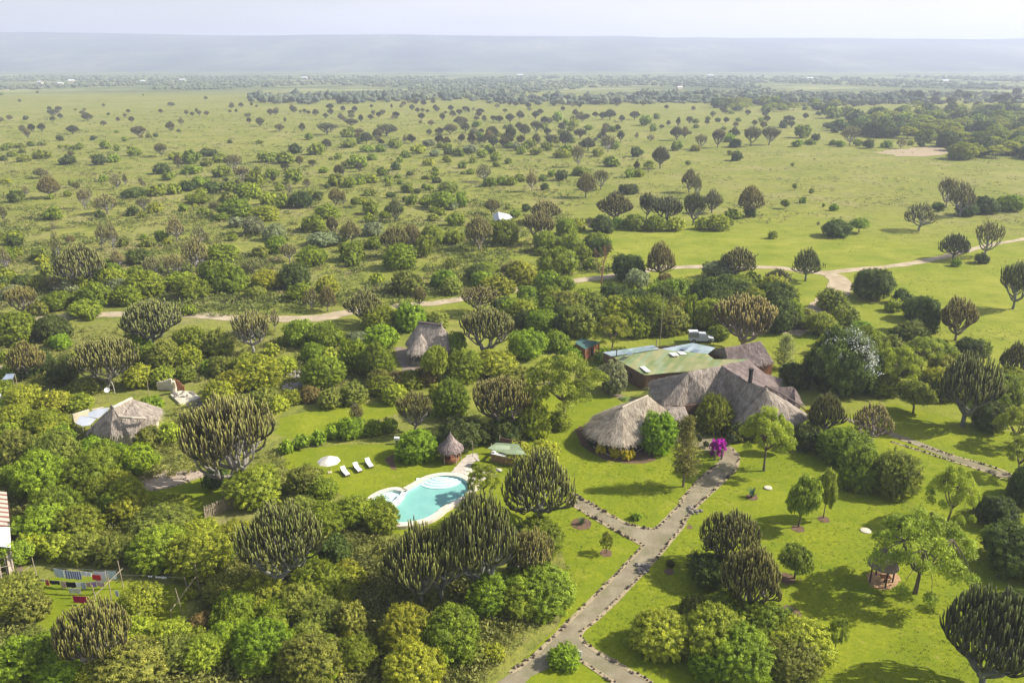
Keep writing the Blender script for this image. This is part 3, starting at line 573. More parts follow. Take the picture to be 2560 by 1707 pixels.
def place(pan, k, x0, y0, x1, y1, nopush=False, **kw):
    X0, Y0 = S(pan, x0, y0); X1, Y1 = S(pan, x1, y1); xc = (X0 + X1) / 2
    g = P(xc, Y1); ppm = FPX / depth(g); wd = (X1 - X0) / ppm
    if k not in 'egmat':
        g = Vector((g.x, g.y, 0)) * 1.0; back = wd * .36; n = Vector((g.x, g.y, 0)).normalized(); g = g + n * back
        wd = (X1 - X0) / (FPX / depth(g)); h = height_for(g + n * (-.15 * wd), Y0); h = max(h, .25 * wd); it = 0
        while h > (1.05 if X1 - X0 > 70 and pan in ('B2', 'B3', 'L') else .74) * wd and it < 60 and not nopush:      # its foot is hidden: it stands farther back
            g = g + n * (.04 * wd); wd = (X1 - X0) / (FPX / depth(g)); h = height_for(g + n * (-.15 * wd), Y0); it += 1
    else:
        h = height_for(g, Y0); h = max(h, .3 * wd); it = 0; n = Vector((g.x, g.y, 0)).normalized()
        while k in 'emg' and h > 1.3 * wd and X1 - X0 > 40 and it < 60: g = g + n * (.04 * wd); wd = (X1 - X0) / (FPX / depth(g)); h = height_for(g, Y0); it += 1
    g = Vector((g.x, g.y, 0)); bq = (1.22 if pan[0] == 'C' else 1.09) if k not in 'egmat' else 1.03; return put(k, g, wd * bq, h * 1.0, X1 - X0, **kw)
def many(pan, txt):
    for it in txt.replace('\n', ';').split(';'):
        it = it.split('#')[0].strip()
        if not it: continue
        k, r_ = it.split(' ', 1); a = [float(q) for q in r_.split(',')]; place(pan, k, *a)
many('A1', '''e 318,178,352,212;e 375,178,425,225;m 320,198,400,250;e 340,245,380,285;e 533,205,585,240;e 555,222,635,280;m 1130,148,1185,180;e 1072,195,1105,230;e 1245,203,1280,240;e 1283,215,1320,248
e 1318,190,1345,225;e 1330,205,1365,245;e 1378,208,1418,245;e 832,228,858,258;e 783,250,815,285;m 675,273,725,310;m 885,310,998,395;e 1125,278,1192,350;g 1200,250,1250,310;e 1650,222,1705,260
m 1665,255,1705,295;m 1725,250,1792,318;e 125,300,180,360;m 190,295,245,355;e 165,320,215,400;m 253,293,315,352;m 448,305,540,368;d 385,375,435,420;d 612,378,652,410;t 768,435,822,495
d 157,243,195,272;d 722,222,745,238;e 1045,425,1140,520;e 1175,500,1230,590;e 1850,295,1930,350;m 2130,288,2290,370;e 2015,290,2070,355;e 1915,252,1940,290;e 1688,150,1715,178;e 1722,165,1748,190
e 1955,165,1995,220;m 2200,160,2260,205;e 2045,195,2075,232;e 2020,203,2043,228;e 2110,195,2150,230;e 1838,195,1885,238;e 1815,192,1835,215;e 1540,200,1570,225;e 1585,195,1608,225;m 2165,395,2250,470;m 2280,230,2325,270
b 515,425,570,485;b 680,410,755,470;b 865,455,960,515;b 20,425,100,465;k 100,425,180,462;b 185,415,240,450;k 252,415,318,445;b 225,475,345,535;b 50,485,120,520;k 120,505,210,555;d 0,510,50,550
d 400,510,520,575;d 625,510,725,578;k 615,500,700,530;b 725,500,820,560;b 1230,475,1360,570;b 1140,490,1230,540;d 1360,470,1480,520;k 1350,530,1450,585;b 1430,500,1560,560;g 1510,500,1650,620
b 1740,490,1870,560;b 1870,490,2000,570;d 1945,430,2050,500;b 2080,430,2200,510;b 2060,360,2120,410;d 1035,565,1160,640;b 1095,625,1185,680;b 1230,580,1360,640;b 1780,605,1900,660;b 1925,610,2050,710
e 2250,570,2325,660;b 1440,580,1560,660;g 1580,580,1700,700;b 1660,620,1790,720;b 2215,640,2325,720;e 220,590,335,665;e 260,640,415,800;g 755,620,835,740;g 830,620,870,720;g 945,665,990,725
b 670,640,735,700;t 465,675,515,730;b 320,770,370,815;d 60,745,170,830;g 150,710,210,780;b 435,750,490,790;g 0,840,60,955;b 290,865,425,950;g 525,735,625,870;g 600,710,630,800;g 635,765,820,905
d 640,880,720,940;d 860,860,940,930;g 925,790,1035,890;l 1005,830,1100,920;b 940,890,1000,950;b 1000,715,1120,790;d 830,735,1000,800;b 1130,705,1230,775;d 1215,685,1325,755;b 1300,650,1420,740
d 1380,690,1510,770;l 1325,730,1400,785;b 1270,775,1430,840;b 1510,690,1620,770;b 1600,700,1700,775;k 1500,760,1600,830;g 1590,670,1670,760;b 1480,820,1700,940;l 1640,700,1780,850;l 1760,760,1880,850
b 1860,775,1980,870;d 1970,760,2120,870;d 2110,755,2190,825;g 1920,690,2000,770;g 2040,660,2110,730;e 2215,725,2325,860;b 2125,850,2300,940;l 1700,860,1880,960;s 1550,930,1650,1000;s 1640,930,1800,1060
s 1790,980,1940,1090;b 2045,920,2200,1030;e 2200,920,2290,1040;s 2080,1040,2300,1130;g 640,960,740,1130;g 720,940,820,1150;g 1135,920,1265,1100;b 1050,1020,1145,1090;l 1100,1070,1170,1140;k 950,1070,1060,1130
k 800,1070,880,1130;b 945,1040,1000,1090;b 1545,1040,1610,1120;d 65,1055,165,1150;g 0,1110,90,1285;g 345,970,390,1020;k 230,1140,340,1250;g 350,1000,430,1230;e 445,1045,515,1110;e 380,1100,740,1410
e 325,1330,435,1440;g 755,1150,850,1290;d 860,1150,1040,1250;g 980,1190,1110,1380;g 1100,1180,1250,1350;g 1290,985,1430,1120;g 1230,1060,1430,1300;e 1625,1200,1800,1310;g 1885,1105,2030,1230
b 2020,1130,2200,1350;b 1400,1120,1620,1230;b 1350,1230,1550,1400;b 1430,1250,1680,1460;l 1700,1300,1930,1420;d 1900,1250,2120,1420;b 2100,1150,2220,1320;b 1200,1340,1420,1490;l 1130,1310,1330,1430
b 860,1300,1100,1480;l 700,1280,880,1500;b 540,1380,760,1560;b 650,1250,860,1400;k 280,1250,400,1330;l 0,1280,120,1400;d 100,1320,240,1400;l 0,1380,100,1520;b 290,1440,520,1560;b 780,1400,950,1540
b 1950,1380,2120,1500;k 1660,1400,1800,1480;l 2150,1330,2290,1450;b 1800,1060,1950,1180;k 1700,1130,1830,1210;b 480,1500,700,1610;k 200,1500,330,1600''')
many('A2', '''e 400,160,430,195;m 465,165,510,210;m 495,140,530,170;m 545,135,590,175;m 625,165,665,210;m 725,170,775,215;e 200,165,228,192;m 125,232,162,290;e 210,203,245,245;e 265,200,312,240;e 340,160,360,195
e 540,190,575,222;e 575,195,605,225;m 670,220,715,278;m 700,210,728,232;m 780,198,835,240;m 855,188,882,225;m 915,193,980,232;m 955,235,993,285;e 900,240,945,275;b 890,280,955,320;m 755,245,870,315
m 810,285,885,355;m 690,295,800,370;m 640,320,710,375;e 580,330,625,375;e 590,270,640,315;e 525,270,560,300;m 240,295,395,380;m 25,262,125,315;e 0,245,50,280;m 130,350,225,430;e 90,325,170,370;m 455,375,520,430
m 1040,240,1110,290;m 1110,225,1185,290;m 1185,205,1245,268;m 1095,195,1135,225;m 1295,222,1330,250;m 1110,290,1200,420;m 1200,295,1290,380;m 1280,275,1370,360;m 980,310,1080,390;m 940,370,1010,430
m 855,360,925,450;m 800,362,850,410;m 1070,380,1150,460;e 1290,360,1360,450;m 1375,370,1475,430;m 1470,335,1575,450;m 1575,330,1670,400;m 1615,385,1735,480;g 1560,440,1660,590;e 1380,250,1445,300
v 1440,215,1500,300;b 1500,260,1545,325;l 1545,265,1620,330;m 1610,215,1650,258;m 1700,215,1750,255;m 1745,215,1800,270;m 1780,195,1870,270;m 1880,235,1930,285;m 1950,210,2030,270;m 1850,300,1900,350
b 1815,315,1865,350;g 1755,370,1870,490;m 1865,340,1930,420;v 2020,240,2110,320;b 2115,225,2165,275;m 2200,270,2235,310;b 2090,295,2140,360;g 2065,360,2130,420;m 2150,300,2195,330;b 2230,415,2320,480
m 2225,310,2325,410;m 2265,250,2300,320;g 1985,350,2020,400;d 1960,455,2045,530;m 2095,445,2230,600;b 1780,518,1895,590;e 1980,545,2035,620;t 2035,545,2130,625;b 1920,600,2000,665;l 1985,600,2060,660
b 60,510,190,600;b 180,500,250,545;e 0,570,40,660;b 250,590,330,650;d 340,550,420,620;l 380,520,430,570;b 400,480,480,530;s 600,470,680,520;d 700,460,770,510;l 690,510,760,560;b 795,555,860,600
b 870,520,925,565;b 850,600,910,640;d 1000,460,1060,510;b 1010,490,1090,560;b 1110,530,1160,575;b 1030,550,1080,590;g 915,560,1030,690;b 1190,450,1260,520;b 1280,460,1360,510;l 1440,470,1560,530
b 960,660,1060,725;b 1050,655,1130,715;b 1120,655,1200,715;b 1180,640,1260,690;g 1255,615,1340,755;b 1340,640,1400,710;d 1450,610,1545,690;b 1400,610,1460,670;d 1350,700,1410,750;b 1565,590,1700,650
e 1580,620,1740,795;g 1700,605,1825,740;d 1870,710,2020,775;g 0,730,45,860;b 20,660,110,730;b 100,650,190,700;l 160,640,260,700;k 150,740,250,785;b 410,700,500,765;d 500,735,545,780;b 550,645,620,675
b 565,710,640,750;k 660,690,800,765;b 370,640,420,665;e 315,790,445,980;d 300,850,350,920;b 440,780,530,870;b 540,800,620,890;b 615,760,780,880;s 720,820,800,880;b 780,760,860,900;b 800,750,855,795
t 70,790,150,860;b 150,820,270,920;k 590,910,680,955;b 640,870,720,920;b 720,900,840,990;e 960,800,1090,910;e 830,900,1050,1150;b 1130,880,1230,930;b 1110,850,1155,875;d 1225,840,1290,920
e 1270,810,1510,970;e 1215,900,1460,1110;b 1000,950,1220,1165;b 1450,940,1600,1120;b 1300,1030,1480,1190;l 1550,940,1660,1050;b 1480,1050,1640,1180;g 1650,920,1710,1010;m 1715,745,1995,955
d 1690,920,1860,1040;r 1740,975,1825,1030;v 1830,930,1930,1050;b 1920,910,2060,1060;m 2000,765,2140,960;m 2090,780,2325,970;b 2060,920,2200,1060;l 2200,930,2325,1030;e 0,950,160,1110;s 150,970,300,1060
e 255,985,480,1200;e 400,970,570,1150;v 180,1065,290,1195;b 0,1100,170,1240;l 100,1090,180,1150;b 540,990,720,1150;b 510,1060,620,1270;v 300,1120,520,1310;b 700,1020,830,1160;t 700,1205,795,1335
a 890,1225,1090,1345;e 1070,1225,1260,1350;b 1340,1140,1600,1330;b 1570,1130,1700,1300;b 1650,1040,1830,1160;d 1680,1080,1830,1250;b 1320,1130,1400,1220;v 1310,1300,1500,1430;b 1430,1330,1580,1470
l 960,1340,1180,1450;k 350,1300,560,1480;e 480,1400,590,1530;l 200,1310,300,1400;v 1190,1400,1350,1560;b 1330,1400,1500,1560;e 2040,1085,2265,1440;d 1830,1190,2060,1420;s 1900,1290,2090,1450;e 2100,1300,2280,1440
b 0,400,120,460;b 130,440,230,490;s 240,430,330,480;b 330,400,420,460;l 480,440,590,500;s 560,400,650,450;b 650,420,700,460;b 760,460,840,520;s 830,440,930,500;b 920,470,1000,530;l 560,530,640,580;b 0,330,80,390
b 1250,400,1330,460;s 1150,430,1230,480;b 1360,420,1440,480;b 1480,440,1570,500;l 1700,460,1780,520;g 420,365,450,420;b 1640,1210,1760,1290;b 30,1180,140,1270''')
many('A3', '''m 35,245,90,300;b 170,245,205,280;e 0,310,60,400;b 50,345,80,375;k 65,440,145,485;g 95,365,190,470;e 205,330,300,460;m 320,315,410,400;v 290,360,370,440;d 330,400,410,460;m 410,315,545,450;m 530,315,670,440
m 690,240,775,300;b 765,305,880,400;v 755,405,830,455;b 840,400,920,440;d 880,365,945,430;d 965,290,1040,330;d 1015,320,1075,360;v 1070,260,1110,300;v 1005,405,1055,450;v 1050,410,1115,455;g 1080,315,1215,440
b 1165,400,1230,460;d 1230,400,1315,465;v 1350,410,1440,460;g 1450,385,1530,465;l 1535,405,1585,445;d 1600,415,1655,455;k 315,475,360,520;d 335,480,425,550;t 30,545,75,585;t 745,560,775,590
e -10,590,120,800;m 0,760,170,1000;g 80,620,150,800;e 135,730,290,900;e 365,705,570,925;d 420,860,520,930;b 295,875,410,945;l 90,930,200,1025;l 180,915,330,1025;b 290,940,360,1000
t 755,700,790,745;t 865,735,905,780;t 675,808,740,872;b 800,792,853,855;b 955,833,980,870;v 1008,838,1070,900;g 918,950,945,990;d 950,950,1135,1070;t 1140,935,1275,1032;b 590,1022,660,1088
g 1490,815,1735,1020;g 1715,655,1860,915;g 1800,690,1980,925;d 1860,830,2010,925;d 1700,830,1780,915;d 1960,790,2140,910;v 2140,782,2310,893;m 1740,1035,1960,1215;g 1955,955,2140,1250;d 1980,1170,2080,1285
b 1820,1205,1890,1300;e 2115,1225,2370,1570;e 240,1120,525,1340;e 745,1130,950,1360;m 555,1275,760,1400;s 150,1235,380,1360;d 1130,1290,1400,1640;k 920,1420,1110,1600;d 1430,1420,1560,1520;d 1500,1480,1720,1640
l 1380,1480,1500,1600;b 410,1300,540,1400;b 0,1380,140,1500;v 100,1360,260,1480;b 620,1380,800,1500''')
many('B1', '''b 0,130,270,350;d 260,140,490,320;e 60,290,330,560;b 590,100,665,220;e 820,30,1260,345;e 520,290,970,630;k 1000,320,1230,500;b 1240,60,1340,160;b 1200,230,1440,500;k 1380,240,1600,560;g 1580,100,1850,400
d 1650,130,1850,420;g 1820,70,1900,230;b 1930,180,2150,420;b 2100,200,2325,430;k 1430,420,1600,600;l 1600,440,1900,640;l 1380,590,1580,760;b 2050,420,2325,660;r 2040,620,2180,770;k 2160,640,2325,790
l 850,480,1050,640;l 1030,490,1200,640;v 950,690,1120,800;d 150,380,380,600;d 340,430,580,640;l 60,620,300,800;l 280,660,500,800;l 430,680,640,780;b 0,500,140,700;l 0,760,250,960;b 200,780,460,960
l 1080,870,1250,1130;k 940,900,1120,1140;v 550,965,740,1080;v 700,1020,900,1150;v 800,1030,1075,1240;k 0,940,290,1200;k 230,950,550,1220;v 130,1100,520,1450;b 470,1090,840,1350;b 250,1330,560,1568;b 560,1250,800,1500;l 760,1270,1010,1480
e 1260,690,1920,1330;l 1560,1200,1900,1440;d 1390,1180,1560,1350;v 1890,980,2010,1110;v 1990,950,2110,1090;v 2100,920,2220,1060;v 2200,880,2325,1030;k 1950,1180,2200,1400;b 2100,1250,2290,1440
g 2045,-70,2170,130;e 2150,-70,2290,165;e 50,-65,275,130;b 1900,640,2000,740;b 0,380,90,520;k 480,560,700,680;b 1190,480,1330,600;l 1860,420,2010,560;v 2030,330,2200,470;b 0,1180,160,1290''')
many('B2', '''e 20,-60,320,190;e 790,-60,1090,120;l 160,80,400,240;v 380,60,580,250;v 170,205,395,380;v 0,310,200,540;b 130,330,370,570;s 40,250,200,330;k 180,500,330,620;r 300,520,470,640;b 190,560,400,680;b 380,520,570,640
r 510,490,670,620;k 0,600,190,740;g 60,730,165,865;t 720,245,860,430;t 560,330,740,600;b 700,370,950,600;l 900,400,1200,560;e 790,80,1180,430;v 1130,250,1390,440;b 1180,20,1350,260;b 1330,20,1510,270;v 1380,250,1550,400
k 1500,80,1720,290;a 1700,120,1970,380;k 1550,0,1840,150;b 1960,10,2200,330;k 2150,20,2325,340;a 1240,380,1790,860;v 1720,360,1850,480;s 1740,450,1950,700;v 1490,350,1640,440;l 290,610,460,800;e 370,650,650,920
b 640,590,880,930;e 870,560,1310,930;k 1100,520,1380,700;l 1200,740,1420,1000;l 1400,790,1560,1060;d 640,850,1000,1060;d 1000,850,1250,1010;v 390,935,650,1135;v 0,840,180,1020;v 160,850,300,1010;b 280,840,400,1000
l 1110,1010,1320,1140;l 1290,1000,1500,1120;a 850,1130,1110,1370;e 1050,1040,1620,1560;v 2000,810,2260,1130;b 400,80,560,200;k 560,120,740,220;b 950,380,1100,500;l 600,600,760,720;b 1820,360,1960,460''')
many('B3', '''b 0,0,110,320;e 190,0,640,370;b 620,80,780,330;k 740,90,910,330;b 850,130,1050,280;d 660,470,860,640;b 1040,230,1370,640;a 1290,330,1600,640;a 1490,270,1760,500;d 1490,20,1730,330;d 1400,220,1520,330
e 1700,380,2120,880;m 2110,300,2325,620;b 2000,550,2325,760;a 2100,730,2400,1010;d 1950,740,2200,930;t 1450,580,1700,790;e 840,660,1110,960;g 1130,710,1450,990;d 740,890,940,1050;b 930,930,1270,1150;b 1060,1050,1330,1350
k 1270,1080,1590,1370;a 380,750,750,1180;t 640,850,760,1060;a 2160,940,2400,1225;a 1630,1120,1980,1535;t 700,1220,900,1560;t 900,1180,1035,1500;d 2150,1180,2400,1568;e 1725,5,1990,300;k 1020,70,1200,200
v 1150,180,1300,260;b 1700,330,1860,430;b 190,200,330,330;l 1560,560,1720,680;b 1240,560,1400,700''')
many('C1', '''k 0,880,290,1150;l 0,980,200,1350;k 160,1000,380,1330;v 0,1330,350,1600;v 300,1400,620,1600;e 400,1045,930,1500;l 850,950,1130,1250;l 160,560,360,790;l 330,580,540,780;k 480,590,710,810;k 690,600,930,880
b 920,560,1250,840;l 1200,600,1550,900;l 780,330,1000,520;k 950,430,1300,600;l 1000,340,1260,470;l 1250,500,1480,640;l 1480,520,1720,650;e 1620,400,2240,950;k 1930,350,2180,600;b 2100,380,2360,720
d 2160,620,2380,850;k 1420,880,1660,1080;v 1460,1000,1760,1240;l 1660,900,1960,1200;k 1880,950,2170,1300;b 2000,800,2325,1060;k 2050,1050,2325,1350;l 820,1170,1080,1480;l 1050,1200,1320,1500;k 700,1350,1150,1620
k 1080,1290,1350,1620;l 1300,1300,1560,1620;v 1450,1180,1700,1500;v 1640,1230,2000,1600;k 1930,1300,2325,1620;r 1300,1120,1440,1230;v 170,400,480,640;b 420,420,700,660;b 30,640,250,860;l 560,1450,800,1640;l 1240,940,1330,1010''')
many('C2', '''b 160,350,370,500;b 0,330,250,700;b 180,400,400,740;e 640,300,1230,1000;e 300,480,800,1090;e 480,540,900,1140;e 1100,540,1450,870;b 1200,500,1480,760;v 880,900,1170,1240;b 1100,960,1350,1340;b 1160,870,1550,1120
l 300,1120,640,1500;b 560,1140,960,1620;l 320,1380,680,1640;v 1420,1350,1610,1510;l 0,820,170,970;k 0,1050,200,1600;t 1750,560,1850,690;v 1965,425,2030,490;d 2200,745,2260,820;l 1980,1150,2325,1600;k 850,1330,1000,1450
l 960,1330,1100,1440;k 1130,750,1280,900;d 760,1060,900,1200''')
many('C3', '''e 90,420,560,800;e 240,640,690,1110;d 40,740,330,1060;k 0,1010,180,1200;b 150,1000,430,1230;l 0,1150,420,1620;b 350,1100,700,1480;l 560,1200,940,1620;t 660,650,890,860;t 960,1130,1110,1370;a 1240,400,1940,960
d 1940,330,2200,700;d 2150,150,2420,650;d 2000,560,2400,1000;m 1680,960,2400,1620;d 2200,1300,2420,1600;b 630,1090,720,1170;b 180,1290,600,1640;k 520,1330,880,1640;v 60,1380,300,1640;d 2100,980,2400,1250;k 740,1230,940,1450''')
many('L', '''b 1110,660,1440,1080;b 1010,690,1210,880;d 1440,880,1700,1060;d 180,240,330,400;b 190,300,330,420;l 1000,840,1120,1000;k 1400,960,1560,1070;b 1900,950,2060,1100''')
# scattered bushland between the plants picked out one by one
def inpoly(x, y, q):
    c = False; j = len(q) - 1
    for i in range(len(q)):
        if (q[i][1] > y) != (q[j][1] > y) and x < (q[j][0] - q[i][0]) * (y - q[i][1]) / (q[j][1] - q[i][1]) + q[i][0]: c = not c
        j = i
    return c
EXCL = [[(90, 780), (590, 785), (860, 770), (1110, 745), (1440, 692), (1930, 655), (2045, 668), (2120, 665), (2120, 760), (2040, 800), (1990, 800), (2060, 740), (2060, 700), (1930, 690), (1440, 720), (1110, 770), (860, 800), (590, 812), (90, 812)],
        [(20, 1370), (130, 1365), (345, 1390), (490, 1405), (500, 1500), (460, 1580), (340, 1600), (150, 1600), (60, 1550)], [(290, 1215), (520, 1165), (560, 1230), (620, 1290), (480, 1310), (330, 1270)],
        [(690, 1090), (690, 1040), (1000, 1000), (1140, 985), (1130, 1020), (860, 1075), (760, 1110)], [(720, 1190), (900, 1110), (1270, 1100), (1300, 1360), (1000, 1340), (900, 1290)], [(480, 1225), (620, 1215), (700, 1250), (640, 1320), (480, 1345)],
        [(990, 780), (1160, 790), (1160, 940), (1010, 940)], [(170, 1000), (410, 930), (430, 1060), (330, 1100), (200, 1080)], [(1430, 845), (1700, 838), (2040, 838), (2040, 1080), (1430, 1080)], [(370, 950), (520, 950), (520, 1010), (380, 1010)]]
def fill(poly, kinds, n, wr, hr, sparse=0.0, seed=1):
    rr = random.Random(seed); xs = [p[0] for p in poly]; ys = [p[1] for p in poly]; k = 0; tr = 0
    while k < n and tr < n * 40:
        tr += 1; x, y = rr.uniform(min(xs), max(xs)), rr.uniform(min(ys), max(ys))
        if not inpoly(x, y, poly): continue
        g = P(x, y)
        if sparse and noise.noise(Vector((g.x * .012, g.y * .008, seed))) < sparse - .3: continue
        kk = rr.choice(kinds); wd = rr.uniform(*wr); h = wd * rr.uniform(*hr) * (1.5 if kk in 'emg' else 1); hp = h * FPX / depth(g) * .8
        if any(inpoly(x, y - q_ * hp, e_) for e_ in EXCL for q_ in (0, .5, 1)): continue
        put(kk, g, wd, h, wd * FPX / depth(g)); k += 1
fill([(0, 330), (330, 330), (620, 300), (900, 300), (900, 560), (560, 560), (250, 480), (0, 470)], 'bbdlkbe', 70, (2.5, 5.5), (.45, .75), .3, 1)
fill([(560, 240), (1000, 250), (1650, 262), (1650, 300), (1200, 320), (700, 300), (540, 270)], 'eemmg', 60, (5.5, 8.5), (.5, .62), .25, 2)
fill([(860, 320), (1560, 320), (1560, 380), (1300, 420), (900, 440)], 'mmebbbs', 75, (4, 8), (.5, .7), .2, 3)
fill([(900, 420), (1180, 420), (1180, 520), (900, 560)], 'bbldk', 30, (2.5, 5), (.5, .7), .2, 4)
fill([(1640, 268), (2150, 262), (2150, 330), (1950, 340), (1660, 320)], 'emmbbd', 34, (5, 8), (.5, .65), .3, 5)
fill([(1480, 745), (1600, 700), (1900, 705), (1960, 750), (1990, 825), (1790, 838), (1560, 828)], 'bbdddl', 42, (6, 11), (.6, .85), 0, 11)
fill([(1090, 700), (1480, 700), (1500, 800), (1440, 850), (1190, 790)], 'bbkdvl', 30, (4, 8), (.5, .75), 0, 12)
fill([(0, 590), (700, 600), (1100, 600), (1150, 690), (900, 740), (0, 760)], 'bbbdklls', 36, (2.5, 6), (.5, .75), .28, 13)
fill([(1900, 860), (2250, 850), (2560, 880), (2560, 980), (2300, 1000), (2060, 960)], 'bbdkl', 26, (3.5, 7), (.5, .75), 0, 14)
fill([(0, 880), (330, 830), (700, 850), (900, 830), (960, 960), (640, 1040), (470, 960), (380, 900), (160, 950), (0, 1000)], 'bblkv', 30, (2.5, 5.5), (.5, .7), 0, 15)
fill([(0, 1010), (160, 1060), (330, 1200), (520, 1300), (760, 1290), (860, 1360), (700, 1480), (400, 1400), (260, 1370), (90, 1360), (30, 1200)], 'blkvl', 50, (2.2, 4.8), (.5, .7), 0, 16)
fill([(480, 1560), (720, 1500), (860, 1400), (960, 1480), (900, 1700), (0, 1700), (0, 1560), (120, 1600), (300, 1620)], 'blkvl', 40, (2.2, 4.6), (.5, .7), 0, 17)
fill([(1490, 800), (1700, 815), (1700, 838), (1500, 842)], 'bbdk', 12, (4, 7), (.6, .8), 0, 51)
# the wood on the far right: flat-topped acacias over dark crowns
fill([(2050, 290), (2250, 278), (2600, 270), (2600, 400), (2480, 402), (2380, 398), (2360, 362), (2250, 352), (2100, 335)], 'aaadddbb', 190, (11, 18), (.48, .68), 0, 6)
fill([(1700, 262), (2050, 258), (2150, 275), (2050, 290), (1820, 278)], 'aaddb', 34, (12, 18), (.5, .65), 0, 7)
fill([(2230, 240), (2560, 240), (2600, 268), (2300, 275)], 'mmmd', 26, (9, 15), (.55, .7), 0, 8)
fill([(0, 230), (560, 240), (560, 300), (0, 330)], 'eeb', 14, (4, 7), (.5, .6), 0, 9)
# belt of trees where the plain ends
band = []
for i in range(420):
    x, y = rng.uniform(620, 2300), 0; y = 243 + 14 * rng.random() ** 1.5 + (x - 620) * .004 + 5 * math.sin(x * .01); g = P(x, y); w_ = rng.uniform(9, 17); band.append((g.x, g.y, 0, w_, w_ * rng.uniform(.5, .9), rng.uniform(0, .9)))
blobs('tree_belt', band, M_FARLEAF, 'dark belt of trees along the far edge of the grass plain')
# ground vegetation nobody could count
def tufts(name, poly, n, size, colr, label, hgt=1.0, seed=1, nl=9, keep=None, z=0.0, excl=True):
    g = np.random.default_rng(seed); rr = random.Random(seed); xs = [p[0] for p in poly]; ys = [p[1] for p in poly]; C = []; 
    while len(C) < n:
        x, y = rr.uniform(min(xs), max(xs)), rr.uniform(min(ys), max(ys))
        if not inpoly(x, y, poly): continue
        if excl and any(inpoly(x, y - 8, e_) for e_ in EXCL): continue
        p = P(x, y)
        if keep is not None and noise.noise(Vector((p.x * .05, p.y * .05, seed))) < keep: continue
        C.append((p.x, p.y))
    C = np.array(C); s_ = g.uniform(size[0], size[1], len(C)); off = g.normal(size=(len(C), nl, 3)) * np.array([.4, .4, .0]) ; off[:, :, 2] = g.uniform(.1, 1, (len(C), nl)) * hgt
    off *= s_[:, None, None]; c = np.concatenate([C, np.zeros((len(C), 1))], 1)[:, None, :] + off; c[:, :, 2] += z
    b = MB(); N = len(C) * nl; nv = g.normal(size=(N, 3)) + np.array([0, 0, .6]); b.leaves(c.reshape(-1, 3), nv, np.repeat(s_, nl) * g.uniform(.10, .20, N), 1.6, np.repeat(np.clip(g.normal(1, .25, len(C)), .5, 1.6), nl) * g.uniform(.85, 1.15, N), 0, g)
    o = b.build(name, M_LEAF); o.color = (*colr, 1); return tag(o, label, None, None, 'stuff')
tufts('undergrowth', [(0, 820), (700, 830), (1000, 830), (960, 980), (700, 1010), (640, 1100), (760, 1190), (900, 1330), (1180, 1400), (1340, 1520), (1180, 1720), (0, 1760)], 6500, (.4, 1.1), (.24, .25, .055), 'rank yellow-green undergrowth between the bushes round the huts', .9, 21, 22)
tufts('lawn_tufts', [(1240, 1010), (1420, 970), (1700, 1120), (1900, 1060), (2230, 1010), (2560, 1090), (2600, 1720), (1700, 1720), (1460, 1600), (1700, 1300), (1600, 1300), (1420, 1500), (1260, 1350), (1000, 1340), (880, 1250), (1180, 1120)], 9000, (.12, .32), (.15, .21, .02), 'short uneven grass tufts over the mown lawns', .35, 41, 6, keep=-.25, excl=False)
tufts('rank_grass', [(1000, 1500), (1260, 1490), (1400, 1400), (1440, 1440), (1330, 1590), (1200, 1720), (900, 1740)], 1500, (.2, .5), (.26, .27, .08), 'tall dry grass along the path side of the thicket', 1.2, 22, 10)
tufts('bush_grass', [(0, 420), (900, 420), (1500, 540), (1560, 720), (1000, 800), (0, 830)], 7000, (.4, 1.1), (.15, .19, .045), 'tufts of rank grass and low scrub over the middle bushland', .55, 23, 12, keep=-.05)
tufts('low_scrub', [(0, 300), (560, 270), (1560, 300), (1620, 420), (1420, 520), (1560, 700), (1000, 760), (0, 800)], 5200, (.8, 2.3), (.20, .23, .05), 'low brownish green scrub scattered through the bushland', .45, 31, 14, keep=.02)
tufts('dry_scrub', [(0, 300), (900, 290), (1560, 330), (1420, 520), (1500, 700), (0, 800)], 2600, (.7, 1.8), (.30, .25, .12), 'dry straw coloured scrub scattered through the bushland', .4, 32, 10, keep=.05)
tufts('plain_tufts', [(0, 290), (2560, 300), (2560, 560), (1500, 560), (900, 480), (0, 460)], 6500, (.5, 1.3), (.17, .18, .06), 'grass tufts speckled over the open plain', .4, 24, 7, keep=0.0)
tufts('meadow_tufts', [(1960, 480), (2560, 490), (2560, 640), (2600, 860), (2360, 850), (2250, 770), (2100, 620), (1900, 560)], 1600, (.2, .5), (.20, .24, .05), 'short grass tufts on the meadow beyond the dirt track', .4, 25, 6, keep=.05)
# ================================================================== buildings
def mat_thatch(name, dark, mid, light):
    m = mat(name, mid, .95, .08); t = attr(m); n = noise_tex(m, 1.2, 5)
    c = ramp(m, t, [(0, dark), (.5, mid), (1, light)]); base(m, mixc(m, ramp(m, n, [(.4, (0, 0, 0)), (.7, (.45, .45, .45))]), c, dark)); return m
T_PALE = mat_thatch('pale_thatch', (.17, .13, .09), (.45, .38, .28), (.70, .62, .49))
T_GREY = mat_thatch('grey_thatch', (.13, .10, .08), (.43, .365, .295), (.70, .61, .50))
T_BROWN = mat_thatch('brown_thatch', (.11, .08, .07), (.28, .22, .195), (.46, .38, .33))
M_PLANK = noisy('weathered_planks', (.20, .125, .08), (.11, .07, .05), 2, .9, .03, .1, sc=(5, 5, .4), bs=8)
M_PLANKR = noisy('red_brown_planks', (.34, .15, .08), (.2, .09, .05), 2, .9, .03, .1, sc=(5, 5, .4), bs=8)
M_POLE = noisy('peeled_poles', (.42, .35, .25), (.28, .22, .15), 3, .9)
M_DARKPOLE = noisy('dark_posts', (.08, .045, .03), (.05, .03, .02), 3, .8)
